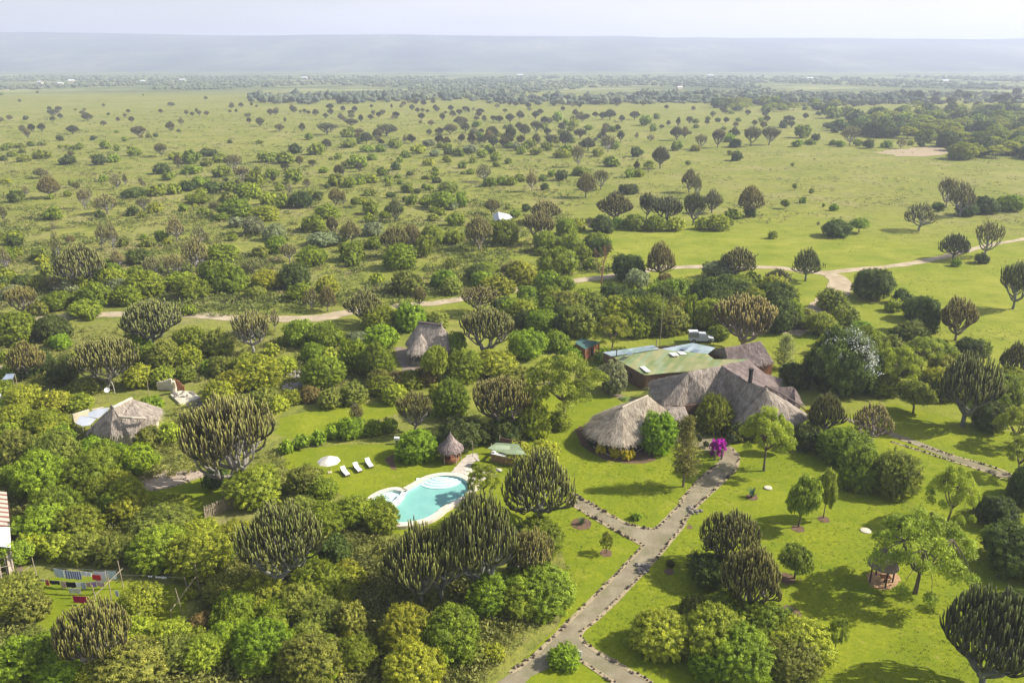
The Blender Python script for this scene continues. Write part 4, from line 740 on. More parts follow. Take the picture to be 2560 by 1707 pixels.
M_PLASTER = noisy('cream_plaster', (.62, .55, .40), (.50, .43, .31), 1.2, .9, .01)
M_STONEW = noisy('stone_wall', (.30, .27, .24), (.16, .14, .12), 4, .95, .05)
M_DARK = mat('dark_opening', (.02, .02, .02), .6)
M_WHITE = mat('white_paint', (.78, .78, .76), .5); M_CONC = noisy('pale_concrete', (.66, .60, .46), (.52, .46, .34), .9, .95, .03)
def mat_sheet(name, cols, rot, sx_, sy_, rusty=.2):
    m = mat(name, rough=.45, spec=.35, metal=.15); tcn = nn(m, 'ShaderNodeTexCoord'); mpn = nn(m, 'ShaderNodeMapping'); mpn.inputs['Rotation'].default_value = (0, 0, rot); lk(m, tcn.outputs['Object'], mpn.inputs[0])
    bk = nn(m, 'ShaderNodeTexBrick'); lk(m, mpn.outputs[0], bk.inputs['Vector']); bk.inputs['Scale'].default_value = 1; bk.inputs['Brick Width'].default_value = sx_; bk.inputs['Row Height'].default_value = sy_
    bk.inputs['Mortar Size'].default_value = .012; bk.inputs['Color1'].default_value = (0, 0, 0, 1); bk.inputs['Color2'].default_value = (1, 1, 1, 1); bk.inputs['Mortar'].default_value = (.1, .1, .1, 1); bk.inputs['Bias'].default_value = 0
    c = ramp(m, bk.outputs['Color'], [(i / (len(cols) - 1), q) for i, q in enumerate(cols)])
    n = noise_tex(m, .5, 5); c = mixc(m, ramp(m, n, [(.45, (0, 0, 0)), (.7, (rusty * 3,) * 3)]), c, cols[0]); base(m, c)
    wv = nn(m, 'ShaderNodeTexWave'); wv.inputs['Scale'].default_value = 2.2; lk(m, mpn.outputs[0], wv.inputs['Vector']); bump(m, wv.outputs['Fac'], .6, .04); return m
S_GREEN = mat_sheet('green_iron_sheets', [(.24, .30, .10), (.34, .35, .13), (.44, .40, .18), (.36, .41, .22), (.28, .36, .16)], R(-58), 3.2, .85)
S_BLUE = mat_sheet('grey_blue_sheets', [(.27, .36, .34), (.36, .42, .47), (.50, .56, .60), (.24, .36, .26)], R(-58), 2.8, .8)
S_TEAL = mat_sheet('teal_sheets', [(.05, .12, .10), (.08, .17, .14)], R(-40), 2.0, .8)
S_PALE = mat_sheet('pale_sheets', [(.55, .58, .62), (.66, .68, .7)], R(20), 2.0, .8, .05)
def thatch(name, faces, m, parent, thick=.28, seed=1, dens=16, disp=.09, cuts=None, ragged=.0, straw=.75):
    """thatched roof surface from planar faces (lists of points): lumpy, thick, covered in loose straw"""
    rr = random.Random(seed); bm = bmesh.new(); cache = {}
    def vv(p):
        k = (round(p[0], 2), round(p[1], 2), round(p[2], 2))
        if k not in cache: cache[k] = bm.verts.new(p)
        return cache[k]
    for f in faces:
        try: bm.faces.new([vv(p) for p in f])
        except ValueError: pass
    bmesh.ops.triangulate(bm, faces=bm.faces[:])
    for _ in range(5):
        es = [e for e in bm.edges if e.calc_length() > .75]
        if not es: break
        bmesh.ops.subdivide_edges(bm, edges=es, cuts=1); bmesh.ops.triangulate(bm, faces=[f for f in bm.faces if len(f.verts) > 3])
    bmesh.ops.recalc_face_normals(bm, faces=bm.faces[:])
    up = sum(f.normal.z for f in bm.faces)
    if up < 0: bmesh.ops.reverse_faces(bm, faces=bm.faces[:])
    for v in bm.verts:
        edge = v.is_boundary; n = noise.noise(v.co * .9 + Vector((seed, 0, 0))); n2 = noise.noise(v.co * 2.6)
        v.co.z += disp * n * 1.6 + disp * .5 * n2
        if edge: v.co.z -= .05 + .10 * rr.random(); v.co.x += rr.uniform(-.07, .07); v.co.y += rr.uniform(-.07, .07)
    b = MB(); tris = [([tuple(v.co) for v in f.verts], f.normal.copy(), f.calc_area()) for f in bm.faces]
    bmesh.ops.solidify(bm, geom=bm.faces[:], thickness=thick); bm.verts.ensure_lookup_table()
    b.add([tuple(v.co) for v in bm.verts], [[v.index for v in f.verts] for f in bm.faces], [rr.uniform(.25, .62) for _ in bm.verts]); bm.free()
    vs_, fs, ts = [], [], []
    for tri, n, ar in tris:
        if n.z < 0: n = -n
        dn = Vector((n.x * n.z, n.y * n.z, n.z * n.z - 1)); dn = dn.normalized() if dn.length > 1e-4 else Vector((1, 0, 0)); sd_ = n.cross(dn)
        k = ar * dens; k = int(k) + (rr.random() < k % 1)
        for _ in range(k):
            u, v = rr.random(), rr.random()
            if u + v > 1: u, v = 1 - u, 1 - v
            p = Vector(tri[0]) + (Vector(tri[1]) - Vector(tri[0])) * u + (Vector(tri[2]) - Vector(tri[0])) * v
            d = (dn + sd_ * rr.gauss(0, .35) + n * rr.uniform(-.02, .16)).normalized(); L_ = straw * rr.uniform(.4, 1.1); w_ = sd_ * rr.uniform(.02, .05); p = p + n * .035; i = len(vs_)
            vs_ += [tuple(p - w_), tuple(p + w_), tuple(p + d * L_ + w_ * .6), tuple(p + d * L_ - w_ * .6)]; fs.append((i, i + 1, i + 2, i + 3)); t_ = min(1, max(0, rr.gauss(.55, .25))); ts += [t_ * .9, t_ * .9, t_, t_]
    b.add(vs_, fs, ts); return b.build(name, m, parent)
def offset(p, d): return Vector(p) + Vector(d)
V3 = lambda p, z: Vector((p[0], p[1], z))
def wall_ring(name, pts, z0, z1, th, m, parent):
    b = MB(); n = len(pts)
    for i in range(n - 1):
        a, c = Vector(pts[i][:2]), Vector(pts[i + 1][:2]); d = c - a
        if d.length > .05: b.box(((a.x + c.x) / 2, (a.y + c.y) / 2, (z0 + z1) / 2), (d.length + th * .2, th, z1 - z0), math.atan2(d.y, d.x))
    return b.build(name, m, parent)
# ---- round-ended dining hall with the pale thatch
ev = [W('L', *q, 2.3) for q in [(75, 930), (105, 985), (180, 1035), (300, 1085), (450, 1105), (560, 1065), (690, 985), (800, 900), (905, 815)]]
A_, B_ = W('L', 430, 742, 5.7), W('L', 672, 634, 6.4)
ring = ev + [Vector((22.5, 110.6, 2.3)), Vector((19.0, 111.8, 2.3)), Vector((15.2, 110.6, 2.3)), Vector((12.0, 107.6, 2.3))]
own = [A_] * 5 + [B_] * 6 + [A_] * 2
t = empty('dining_hall', (0, 0, 0), 0, 'round ended open hall under a pale straw thatch roof beside the flower bed', 'hall')
fc = []
for i in range(len(ring)):
    p, q, a1, a2 = ring[i], ring[(i + 1) % len(ring)], own[i], own[(i + 1) % len(ring)]
    fc.append([p, q, a1] if a1 is a2 else [p, q, a2, a1])
hall_roof = thatch('roof', fc, T_PALE, t, seed=3, dens=22, straw=.85)
rc = sum(ring, Vector()) / len(ring)
inner = [V3(rc + (p - rc) * .80, 0) for p in ring]
wall_ring('wall', inner + [inner[0]], 0, .9, .2, M_DARKPOLE, t)
for i, p in enumerate(inner):
    b = MB(); b.tube([(p.x, p.y, 0), (p.x, p.y, 2.9)], .10, 6); b.build('post', M_DARKPOLE, t)
b = MB(); b.tube([A_ + Vector((0, 0, .05)), (A_ + B_) / 2 + Vector((0, 0, .1)), B_ + Vector((0, 0, .05))], .16, 7, .8); b.build('ridge_cap', T_PALE, t)
b = MB(); b.prism([tuple(V3(rc + (p - rc) * .84, 0)) for p in ring], .02, .14); b.build('floor_slab', M_CONC, t)
# ---- link roof between the two halls
t = empty('link_roof', (0, 0, 0), 0, 'short thatched link between the pale hall roof and the main lodge roof', 'roofed walkway')
thatch('roof', [[W('L', 850, 770, 3.6), W('L', 1020, 735, 3.6), W('L', 1060, 850, 2.6), W('L', 900, 850, 2.6)], [W('L', 850, 770, 3.6), W('L', 1020, 735, 3.6), W('L', 1010, 722, 2.9), W('L', 850, 752, 2.9)]], T_GREY, t, seed=4, dens=22)
for q in [(905, 850), (1050, 850), (880, 790), (1010, 770)]:
    p = W('L', *q, 2.6); b = MB(); b.tube([(p.x, p.y, 0), (p.x, p.y, 2.6)], .08, 6); b.build('post', M_DARKPOLE, t)
# ---- main lodge: two thatched ridges meeting
t = empty('main_lodge', (0, 0, 0), 0, 'main lodge with grey thatched ridges meeting behind the round ended hall', 'lodge')
C1, J, BK = W('L', 1055, 408, 7.0), W('L', 1360, 345, 7.2), W('L', 1610, 296, 7.0)
R1, R2 = W('L', 1620, 500, 7.4), W('L', 1775, 560, 7.2)
e = {k: W('L', *q, z) for k, q, z in [('w0', (690, 492), 2.6), ('w1', (690, 600), 2.4), ('w2', (725, 670), 2.4), ('w3', (790, 725), 2.4), ('w4', (850, 752), 2.4), ('w5', (940, 735), 2.4), ('w6', (1035, 705), 2.4), ('w7', (1175, 700), 2.5),
     ('v', (1400, 640), 3.6), ('x0', (1290, 690), 2.6), ('x1', (1400, 740), 2.5)]}
bk0 = V3(C1 + Vector((.4, 3.2, 0)), 4.6); bkJ = V3(J + Vector((1.0, 3.4, 0)), 4.6)
thatch('roof', [[C1, e['w0'], e['w1'], e['w2']], [C1, e['w2'], e['w3']], [C1, e['w3'], e['w4'], e['w5']], [C1, e['w5'], e['w6']], [C1, e['w6'], e['w7']], [C1, e['w7'], e['x0'], J], [J, e['x0'], e['v']], [J, e['v'], R1], [C1, J, bkJ, bk0], [C1, bk0, e['w0']]], T_GREY, t, seed=5, dens=22, straw=.85)
# east wing and back ridge
E1, E2, E3 = W('L', 1900, 542, 2.5), W('L', 1800, 556, 4.2), W('L', 1760, 440, 4.6)
thatch('wing_roof', [[J, BK, E1, E2, R2, R1], [J, BK, V3(BK + Vector((1.2, 3.0, 0)), 4.4), bkJ], [BK, E1, V3(E1 + Vector((1.5, 3.5, 0)), 2.5), V3(BK + Vector((1.2, 3.0, 0)), 4.4)]], T_BROWN, t, seed=6, dens=18)
# the front gable roof with the overhang
sl = [W('L', *q, 2.4) for q in [(1400, 745), (1455, 830), (1500, 880), (1620, 905), (1760, 925), (1920, 930), (2060, 900), (2150, 855), (2135, 780)]]
thatch('front_roof', [[e['v'], sl[0], R1], [R1, sl[0], sl[1], R2], [R2, sl[1], sl[2]], [R2, sl[2], sl[3]], [R2, sl[3], sl[4]], [R2, sl[4], sl[5]], [R2, sl[5], sl[6]], [R2, sl[6], sl[7], sl[8]]], T_GREY, t, seed=7, dens=22, straw=.85)
b = MB(); e8 = sl[8] + Vector((.1, .2, .25))
b.tube([R2 + Vector((-1.3, -.5, -.55)), R2 + Vector((0, 0, .30)), R2 * .62 + e8 * .38 + Vector((0, 0, .45)), R2 * .25 + e8 * .75 + Vector((0, 0, .3)), e8], [.12, .16, .15, .14, .1], 6, .15); b.build('gable_ridge', T_BROWN, t)
thatch('east_roof', [[W('L', 1800, 553, 4.6), W('L', 2040, 546, 4.6), W('L', 2118, 690, 2.5), W('L', 2050, 725, 2.5), W('L', 1960, 690, 2.6)], [W('L', 1800, 553, 4.6), W('L', 2040, 546, 4.6), V3(W('L', 2040, 546, 4.6) + Vector((.8, 2.4, 0)), 3.0), V3(W('L', 1800, 553, 4.6) + Vector((.8, 2.4, 0)), 3.0)]], T_BROWN, t, seed=8, dens=18)
for nm, pts in (('wall', [e['w1'], e['w3'], e['w5'], e['w7'], sl[1], sl[3], sl[5], sl[7]]),):
    cc_ = (C1 + R2) / 2; wall_ring(nm, [V3(cc_ + (p - cc_) * .90, 0) for p in pts], 0, 2.6, .25, M_PLANK, t)
wall_ring('east_wall', [V3(W('L', *q, 2.5), 0) for q in [(2090, 700), (2040, 600), (1900, 570)]], 0, 2.4, .2, M_PLANK, t)
b = MB(); c_p = R1 + Vector((.1, .1, -.3)); b.box((c_p.x, c_p.y, c_p.z + 1.1), (.42, .42, 2.2), .5); b.box((c_p.x, c_p.y, c_p.z + 2.25), (.56, .56, .12), .5); b.build('chimney', M_DARK, t)
# ---- store house under green sheets
g1 = [W('L', 318, 258, 3.0), W('L', 640, 440, 2.8), W('L', 850, 418, 2.9), W('L', 1050, 405, 3.1), W('L', 1400, 345, 4.0), W('L', 1620, 290, 4.6), W('L', 1290, 290, 4.1), W('L', 1225, 240, 4.0), W('L', 870, 207, 3.9), W('L', 780, 190, 3.9), W('L', 470, 240, 3.3)]
t = empty('kitchen_block', (0, 0, 0), 0, 'long plank kitchen block under patchy green iron sheets behind the main lodge', 'kitchen building')
def slab(name, pts, m, parent, th=.06):
    b = MB(); n = len(pts); P_ = [Vector(p) for p in pts]; b.add([tuple(p) for p in P_] + [tuple(p - Vector((0, 0, th))) for p in P_], [tuple(range(n)), tuple(range(n, 2 * n))[::-1]] + [(i, n + i, n + (i + 1) % n, (i + 1) % n) for i in range(n)]); return b.build(name, m, parent)
slab('green_roof', g1, S_GREEN, t)
for q in [[(595, 365), (640, 360), (700, 412), (655, 415)], [(868, 236), (930, 232), (965, 262), (905, 266)], [(945, 228), (1000, 224), (1035, 250), (978, 254)]]:
    slab('roof_light', [W('L', *p, 3.9 if p[1] < 300 else 3.05) + Vector((0, 0, .12)) for p in q], M_WHITE, t, .02)
slab('grey_roof', [W('L', 250, 226, 3.3), W('L', 330, 262, 3.2), W('L', 470, 243, 3.42), W('L', 780, 193, 4.0), W('L', 720, 158, 3.9)], S_BLUE, t)
slab('back_roof', [W('L', 800, 192, 3.6), W('L', 870, 210, 3.75), W('L', 1225, 243, 3.85), W('L', 1300, 182, 3.6), W('L', 1090, 138, 3.5)], S_BLUE, t)
for q, s_ in [((1010, 190), .5), ((1110, 215), .6), ((500, 238), .4)]:
    p = W('L', *q, 3.95); b = MB(); b.box((p.x, p.y, p.z), (1.5, .9, .08), .9); b.build('loose_sheet', mat('dark_sheet', (.16, .2, .25), .5), t)
wb = [V3(W('L', *q, 2.9), 0) for q in [(335, 272), (640, 434), (850, 414), (1040, 402)]]
b = MB()
for i in range(3):
    a, c = wb[i], wb[i + 1]; L_ = (c - a).length; n_ = int(L_ / .22); d = (c - a).normalized(); o_ = Vector((d.y, -d.x, 0))
    for k in range(n_):
        p = a + d * (L_ * (k + .5) / n_) + o_ * prg.uniform(-.02, .02); b.box((p.x, p.y, 1.42), (L_ / n_ * .95, .06, 2.84 - prg.uniform(0, .06)), math.atan2(d.y, d.x), prg.random())
b.build('wall', M_PLANK, t)
b = MB()
for i, q in enumerate(wb[:1]):
    pass
bkw = [V3(W('L', *q, 3.2), 0) for q in [(335, 272), (260, 235), (720, 170), (1090, 150), (1285, 190)]]; wall_ring('back_wall', bkw, 0, 3.1, .12, M_PLANK, t)
p = wb[0].lerp(wb[1], .62); d = (wb[1] - wb[0]).normalized(); o_ = Vector((d.y, -d.x, 0)); 
b = MB(); b.box((p.x + o_.x * .08, p.y + o_.y * .08, 1.55), (.7, .06, .7), math.atan2(d.y, d.x)); b.build('window', M_DARK, t)
p = wb[0].lerp(wb[1], .30); b = MB(); b.box((p.x + o_.x * .08, p.y + o_.y * .08, 1.0), (.95, .06, 2.0), math.atan2(d.y, d.x)); b.build('door', M_DARK, t)
p = W('L', 378, 262, 3.2); b = MB(); b.tube([p, p + Vector((0, 0, 1.1))], .09, 8); b.box((p.x, p.y, p.z + 1.15), (.3, .3, .05)); b.build('flue', M_DARK, t)
p = W('L', 750, 182, 3.9); b = MB(); b.tube([p, p + Vector((0, 0, 1.3)), p + Vector((.1, 0, 1.5))], [.12, .1, .06], 6); b.build('stub_pole', M_POLE, t)
t = empty('radio_mast', W('L', 780, 200, 0), 0, 'tall thin pole rising behind the kitchen block roof', 'mast'); b = MB(); b.tube([(0, 0, 0), (.05, 0, 5), (.2, 0, 11)], [.07, .055, .03], 6); b.build('pole', M_POLE, t); b = MB(); b.box((.2, 0, 11.1), (.5, .04, .04)); b.build('aerial', M_POLE, t)
# ---- back thatched house
t = empty('back_cottage', (0, 0, 0), 0, 'brown thatched cottage behind the green sheet roof beside the pale shrub', 'cottage')
r1, r2 = W('L', 1385, 182, 4.7), W('L', 1722, 122, 4.9); f1, f2 = W('L', 1420, 292, 2.8), W('L', 1850, 322, 2.5); hp = W('L', 1232, 216, 2.8)
off_ = Vector((-.8, 3.4, 0)); hb1 = V3(r1 + off_, 2.6); hb2 = V3(r2 + off_, 2.6)
thatch('roof', [[r1, r2, f2, W('L', 1690, 347, 2.4), f1], [r1, f1, hp], [r1, hp, hb1], [r1, r2, hb2, hb1], [r2, f2, hb2]], T_BROWN, t, seed=9, dens=20)
wall_ring('wall', [V3(p, 0) for p in [f1.lerp(r1, .15), W('L', 1690, 340, 2.4), f2.lerp(r2, .12), hb2.lerp(r2, .15), hb1.lerp(r1, .15), hp.lerp(r1, .2)]], 0, 2.4, .2, M_PLANKR, t)
b = MB(); p = W('L', 1770, 360, 1.2); b.box((p.x, p.y, 1.1), (1.3, .12, 1.9), .3); b.build('doorway', M_DARK, t)
# ---- little plank shed with the teal roof
t = empty('plank_shed', (0, 0, 0), 0, 'small red brown plank shed with a dark teal sloping roof in the trees', 'shed')
q = [W('L', -12, 135, 2.9), W('L', 45, 97, 2.9), W('L', 235, 128, 2.2), W('L', 85, 197, 2.2)]; slab('roof', q, S_TEAL, t)
ws = [V3(p, 0) for p in (q[3].lerp(q[0], .08), q[3].lerp(q[2], .02), q[2].lerp(q[3], .04), q[2].lerp(q[1], .1))]
cnr = sum((V3(p, 0) for p in q), Vector()) / 4; ws = [cnr + (V3(p, 0) - cnr) * .9 for p in (q[0], q[3], q[2], q[1])]
b = MB()
for i in range(4):
    a, c = ws[i], ws[(i + 1) % 4]; L_ = (c - a).length; n_ = max(3, int(L_ / .25)); d = (c - a).normalized()
    hh = [(2.75, 2.1), (2.1, 2.1), (2.1, 2.75), (2.75, 2.75)][i]
    for k in range(n_): p = a + d * (L_ * (k + .5) / n_); h_ = hh[0] + (hh[1] - hh[0]) * (k + .5) / n_; b.box((p.x, p.y, h_ / 2), (L_ / n_ * .9, .06, h_), math.atan2(d.y, d.x), prg.random())
b.build('wall', M_PLANKR, t); p = ws[1].lerp(ws[2], .5); d = (ws[2] - ws[1]).normalized(); b = MB(); b.box((p.x + d.y * .05, p.y - d.x * .05, .95), (.8, .06, 1.8), math.atan2(d.y, d.x)); b.build('door', M_DARK, t)
# ---- rondavel hut with the front porch (middle of the grounds)
def ell(c, a, b_, z, n=14, rot=0.0, ph=0.0): return [Vector((c[0] + a * math.cos(k * 2 * math.pi / n + ph) * math.cos(rot) - b_ * math.sin(k * 2 * math.pi / n + ph) * math.sin(rot), c[1] + a * math.cos(k * 2 * math.pi / n + ph) * math.sin(rot) + b_ * math.sin(k * 2 * math.pi / n + ph) * math.cos(rot), z)) for k in range(n)]
def hip_round(c, a, b_, ze, zr, half, rot, m, parent, seed, n=16, nm='roof', dens=18):
    rg = ell(c, a, b_, ze, n, rot); ax_ = Vector((math.cos(rot), math.sin(rot), 0)); P1, P2 = Vector((c[0], c[1], zr)) - ax_ * half, Vector((c[0], c[1], zr)) + ax_ * half; fc_ = []
    for i in range(n):
        p, q = rg[i], rg[(i + 1) % n]; cc_ = Vector((c[0], c[1], 0)); a1 = P2 if (p - cc_).dot(ax_) > 0 else P1; a2 = P2 if (q - cc_).dot(ax_) > 0 else P1
        fc_.append([p, q, a1] if (a1 - a2).length < .01 else [p, q, a2, a1])
    thatch(nm, fc_, m, parent, seed=seed, dens=dens); return rg, P1, P2
t = empty('thatched_hut', (0, 0, 0), 0, 'grey thatched hut with a round porch roof between clipped green trees', 'hut')
kc = (W('K', 900, 560, 4.4)); kl, kr = W('K', 300, 760, 2.5), W('K', 1480, 560, 2.5)
KA, KB = W('K', 640, 250, 6.3), W('K', 1190, 320, 6.3); kax = math.atan2((KB - KA).y, (KB - KA).x); km = (KA + KB) / 2
rg, P1, P2 = hip_round((km.x + .2, km.y - .2), 5.0, 3.9, 2.4, 6.3, (KB - KA).length / 2, kax, T_GREY, t, 11)
b = MB(); b.tube([P1 + Vector((0, 0, .05)), (P1 + P2) / 2 + Vector((0, 0, .08)), P2 + Vector((0, 0, .05))], .26, 8, .35); b.build('ridge_cap', T_BROWN, t)
b = MB(); b.tube([P2 + Vector((0, 0, .1)), P2 + Vector((.05, 0, 1.0))], [.16, .03], 6, .7); b.build('finial', T_GREY, t)
pc = W('K', 640, 900, 2.9); po = Vector((pc.x, pc.y + .6, 0)); thatch('porch_roof', [[p, q, Vector((po.x + .4, po.y + 1.6, 5.2))] for p, q in zip(*(lambda r_: (r_, r_[1:] + r_[:1]))(ell((po.x, po.y), 2.3, 2.3, 2.4, 12)))], T_GREY, t, seed=12, dens=20)
wall_ring('wall', [V3(p, 0) for p in ell((km.x + .2, km.y - .2), 4.2, 3.1, 0, 16, kax)] + [V3(ell((km.x + .2, km.y - .2), 4.2, 3.1, 0, 16, kax)[0], 0)], 0, 2.6, .22, M_STONEW, t)
for a in (200, 250, 300, 340):
    p = (po.x + 2.0 * math.cos(R(a)), po.y + 2.0 * math.sin(R(a))); b = MB(); b.tube([(p[0], p[1], 0), (p[0], p[1], 2.6)], .09, 6); b.build('post', M_POLE, t)
wall_ring('porch_wall', [(po.x + 2.0 * math.cos(R(a)), po.y + 2.0 * math.sin(R(a))) for a in range(230, 350, 20)], 0, 1.0, .2, M_STONEW, t)
# ---- hut on the left with the saddle roof and a skirt roof
t = empty('saddle_roof_hut', (0, 0, 0), 0, 'large grey thatched hut with a saddle ridge beside the pale concrete ruin', 'hut')
h1, h2 = W('H', 800, 520, 5.8), W('H', 1110, 372, 5.8)
fr = [W('H', *q, 2.4) for q in [(370, 905), (500, 930), (620, 955), (760, 985), (980, 945), (1080, 965), (1330, 850), (1540, 720), (1600, 600), (1590, 520)]]
lw = W('H', 960, 640, 4.8)
bl = V3(W('H', 700, 560, 3.0), 2.8)
thatch('roof', [[h1, bl, fr[0]], [h1, fr[0], fr[1]], [h1, fr[1], fr[2]], [h1, fr[2], fr[3]], [h1, fr[3], fr[4]], [h1, fr[4], W('H', 930, 690, 4.4)], [W('H', 930, 690, 4.4), fr[4], fr[5], fr[6], W('H', 1330, 700, 4.0)], [h1, W('H', 930, 690, 4.4), W('H', 1330, 700, 4.0), h2], [h2, W('H', 1330, 700, 4.0), fr[7], fr[8]], [W('H', 1330, 700, 4.0), fr[6], fr[7]], [h2, fr[8], fr[9]],
                [h1, h2, V3(h2 + Vector((-1.8, 2.6, 0)), 2.6), bl], [h2, fr[9], V3(h2 + Vector((-1.8, 2.6, 0)), 2.6)]], T_GREY, t, seed=13, dens=22)
b = MB(); b.tube([h1 + Vector((0, 0, .05)), (h1 + h2) / 2 + Vector((0, 0, .1)), h2 + Vector((0, 0, .1))], .22, 7, .8); b.build('ridge_cap', T_PALE, t)
b = MB(); b.tube([W('H', 910, 665, 4.8), W('H', 1120, 680, 4.75), W('H', 1340, 690, 4.4)], .2, 7, .75); b.build('skirt_ridge', T_PALE, t)
b = MB(); b.tube([W('H', 780, 505, 5.6), W('H', 778, 470, 6.4)], [.3, .04], 6, .5); b.build('finial', T_GREY, t)
hc = sum(fr, Vector()) / len(fr); wall_ring('wall', [V3(hc + (p - hc) * .84, 0) for p in fr + [V3(h2 + Vector((-1.8, 2.6, 0)), 0), bl, fr[0]]], 0, 2.4, .22, M_PLASTER, t)
b = MB(); p = W('H', 1010, 1040, 1.0); b.box((p.x, p.y + .6, 1.0), (1.6, .1, 2.0), .1); b.build('doorway', M_DARK, t)
t = empty('lean_to_roof', (0, 0, 0), 0, 'pale grey sheet lean-to roof against the saddle roofed hut', 'lean-to')
slab('main_sheet', [W('H', 380, 600, 2.6), W('H', 560, 530, 2.9), W('H', 740, 512, 3.1), W('H', 700, 570, 2.9), W('H', 550, 690, 2.5), W('H', 420, 660, 2.5)], S_PALE, t)
slab('low_sheet', [W('H', 190, 770, 2.2), W('H', 260, 650, 2.4), W('H', 390, 650, 2.5), W('H', 520, 700, 2.4), W('H', 420, 800, 2.2), W('H', 300, 815, 2.2)], S_PALE, t)
for q in [(200, 770), (300, 815), (420, 660)]:
    p = W('H', *q, 2.2); b = MB(); b.tube([(p.x, p.y, 0), (p.x, p.y, 2.15)], .06, 6); b.build('post', M_POLE, t)
sw = [W('H', 140, 625, 1.4), W('H', 400, 540, 1.4)]; t = empty('boundary_wall', (0, 0, 0), 0, 'low cream wall stub beside the pale sheet lean-to', 'wall')
wall_ring('wall_panel', sw, 0, 1.4, .3, M_PLASTER, t); wall_ring('wall_panel', [W('H', 460, 540, 1.2), W('H', 640, 505, 1.2)], 0, 1.2, .3, M_PLASTER, t)
t = empty('satellite_dish', W('H', 745, 430, 0), 0, 'small white satellite dish on a pole behind the saddle roofed hut', 'satellite dish')
b = MB(); b.tube([(0, 0, 0), (0, 0, 2.2)], .04, 6); b.build('pole', M_POLE, t); b = MB(); b.lathe([(.02, 0), (.25, .04), (.42, .14), (.40, .17), (.2, .08), (.02, .04)], (0, 0, 0), 16); d_ = b.build('dish', M_WHITE, t); d_.location = (0, -.1, 2.2); d_.rotation_euler = (R(60), 0, R(20))
# ---- ruined concrete house
t = empty('concrete_ruin', (0, 0, 0), 0, 'pale concrete floor slab with broken walls of a ruined hut', 'ruin')
sl_ = [W('N', *q, .35) for q in [(290, 290), (420, 240), (560, 250), (690, 325), (620, 360), (500, 385), (420, 412)]]; b = MB(); b.prism([tuple(p) for p in sl_], 0, .35); b.build('floor_slab', M_CONC, t)
b = MB(); b.tube([W('N', 340, 260, .3), W('N', 345, 190, 1.3), W('N', 335, 118, 2.6)], [.5, .38, .22], 7); b.build('broken_column', M_CONC, t)
def jag(a, c, hs, th, m, nm):
    b = MB(); a, c = Vector(a), Vector(c); n = len(hs); d = (c - a) / n
    for i, h_ in enumerate(hs): p = a + d * (i + .5); b.box((p.x, p.y, h_ / 2), (d.length * 1.02, th, h_), math.atan2(d.y, d.x))
    return b.build(nm, m, t)
jag(W('N', 130, 225, 0), W('N', 330, 235, 0), [1.3, 1.45, 1.5, 1.65, 1.8, 2.0], .3, M_CONC, 'broken_wall'); jag(W('N', 360, 245, 0), W('N', 480, 235, 0), [2.1, 1.9, 1.7, 1.2, .8], .3, M_PLANKR, 'inner_wall')
b = MB()
for i in range(26): p = W('N', prg.uniform(340, 640), prg.uniform(250, 330), .35); s_ = prg.uniform(.12, .35); b.ico((p.x, p.y, .4), (s_, s_, s_ * .6), 1, 1, 0, .3, prg)
tag(b.build('debris', M_STONEW, t), kind='stuff')
for k, (q0, q1, lb) in enumerate([((250, 165), (222, 0), 'bare thin pole standing behind the concrete ruin'), ((12, 290), (5, 210), 'bare thin pole standing among bushes near the concrete ruin')]):
    p = W('N', *q0, 0); h_ = height_for(p, S('N', *q1)[1]); t = empty('thin_pole', p, 0, lb, 'pole', 'thin bare poles near the ruin'); b = MB(); b.tube([(0, 0, 0), (.05, 0, max(2.5, h_))], [.06, .04], 6); b.build('shaft', M_POLE, t)
for pan, x, y, r_, lb in [('N', 1990, 30, 2.2, 'upper grey rubble heap between bushes near the ruin'), ('N', 1880, 200, 1.7, 'lower grey rubble heap at the head of the hut lawn')]:
    p = W(pan, x, y); b = MB()
    for i in range(60): a, d = prg.uniform(0, 6.28), r_ * math.sqrt(prg.random()); s_ = prg.uniform(.15, .5); b.ico((p.x + d * math.cos(a), p.y + d * math.sin(a), s_ * .3 + .3 * (1 - d / r_)), (s_, s_, s_ * .6), 1, 1, 0, .3, prg)
    tag(b.build('rubble_heap', noisy('rubble_stone', (.45, .4, .37), (.28, .24, .24), 3)), lb, 'rubble heap')
# ---- white roofed hut on the plain
t = empty('white_roof_hut', (0, 0, 0), 0, 'hut with a pointed pale grey roof among candelabra trees on the plain', 'hut')
X = (1150, 480, 180 / 2352); PAN['X'] = X
ap = W('X', 1240, 650, 5.2); c0 = W('X', 1420, 860, 3.0); rr4 = [W('X', 1100, 960, 2.4), W('X', 1300, 1000, 2.4), W('X', 1560, 940, 2.4), W('X', 1720, 840, 2.4), W('X', 1600, 730, 2.4), W('X', 1060, 720, 2.6)]; ap2 = W('X', 1480, 720, 4.6)
b = MB(); vs_ = [tuple(p) for p in rr4] + [tuple(ap), tuple(ap2)]; b.add(vs_, [(0, 1, 6), (1, 2, 7, 6), (2, 3, 7), (3, 4, 7), (4, 5, 6, 7), (5, 0, 6)]); b.build('roof', S_PALE, t)
rcx = sum(rr4, Vector()) / 6; wall_ring('wall', [V3(rcx + (p - rcx) * .85, 0) for p in rr4 + rr4[:1]], 0, 2.4, .2, M_PLASTER, t)
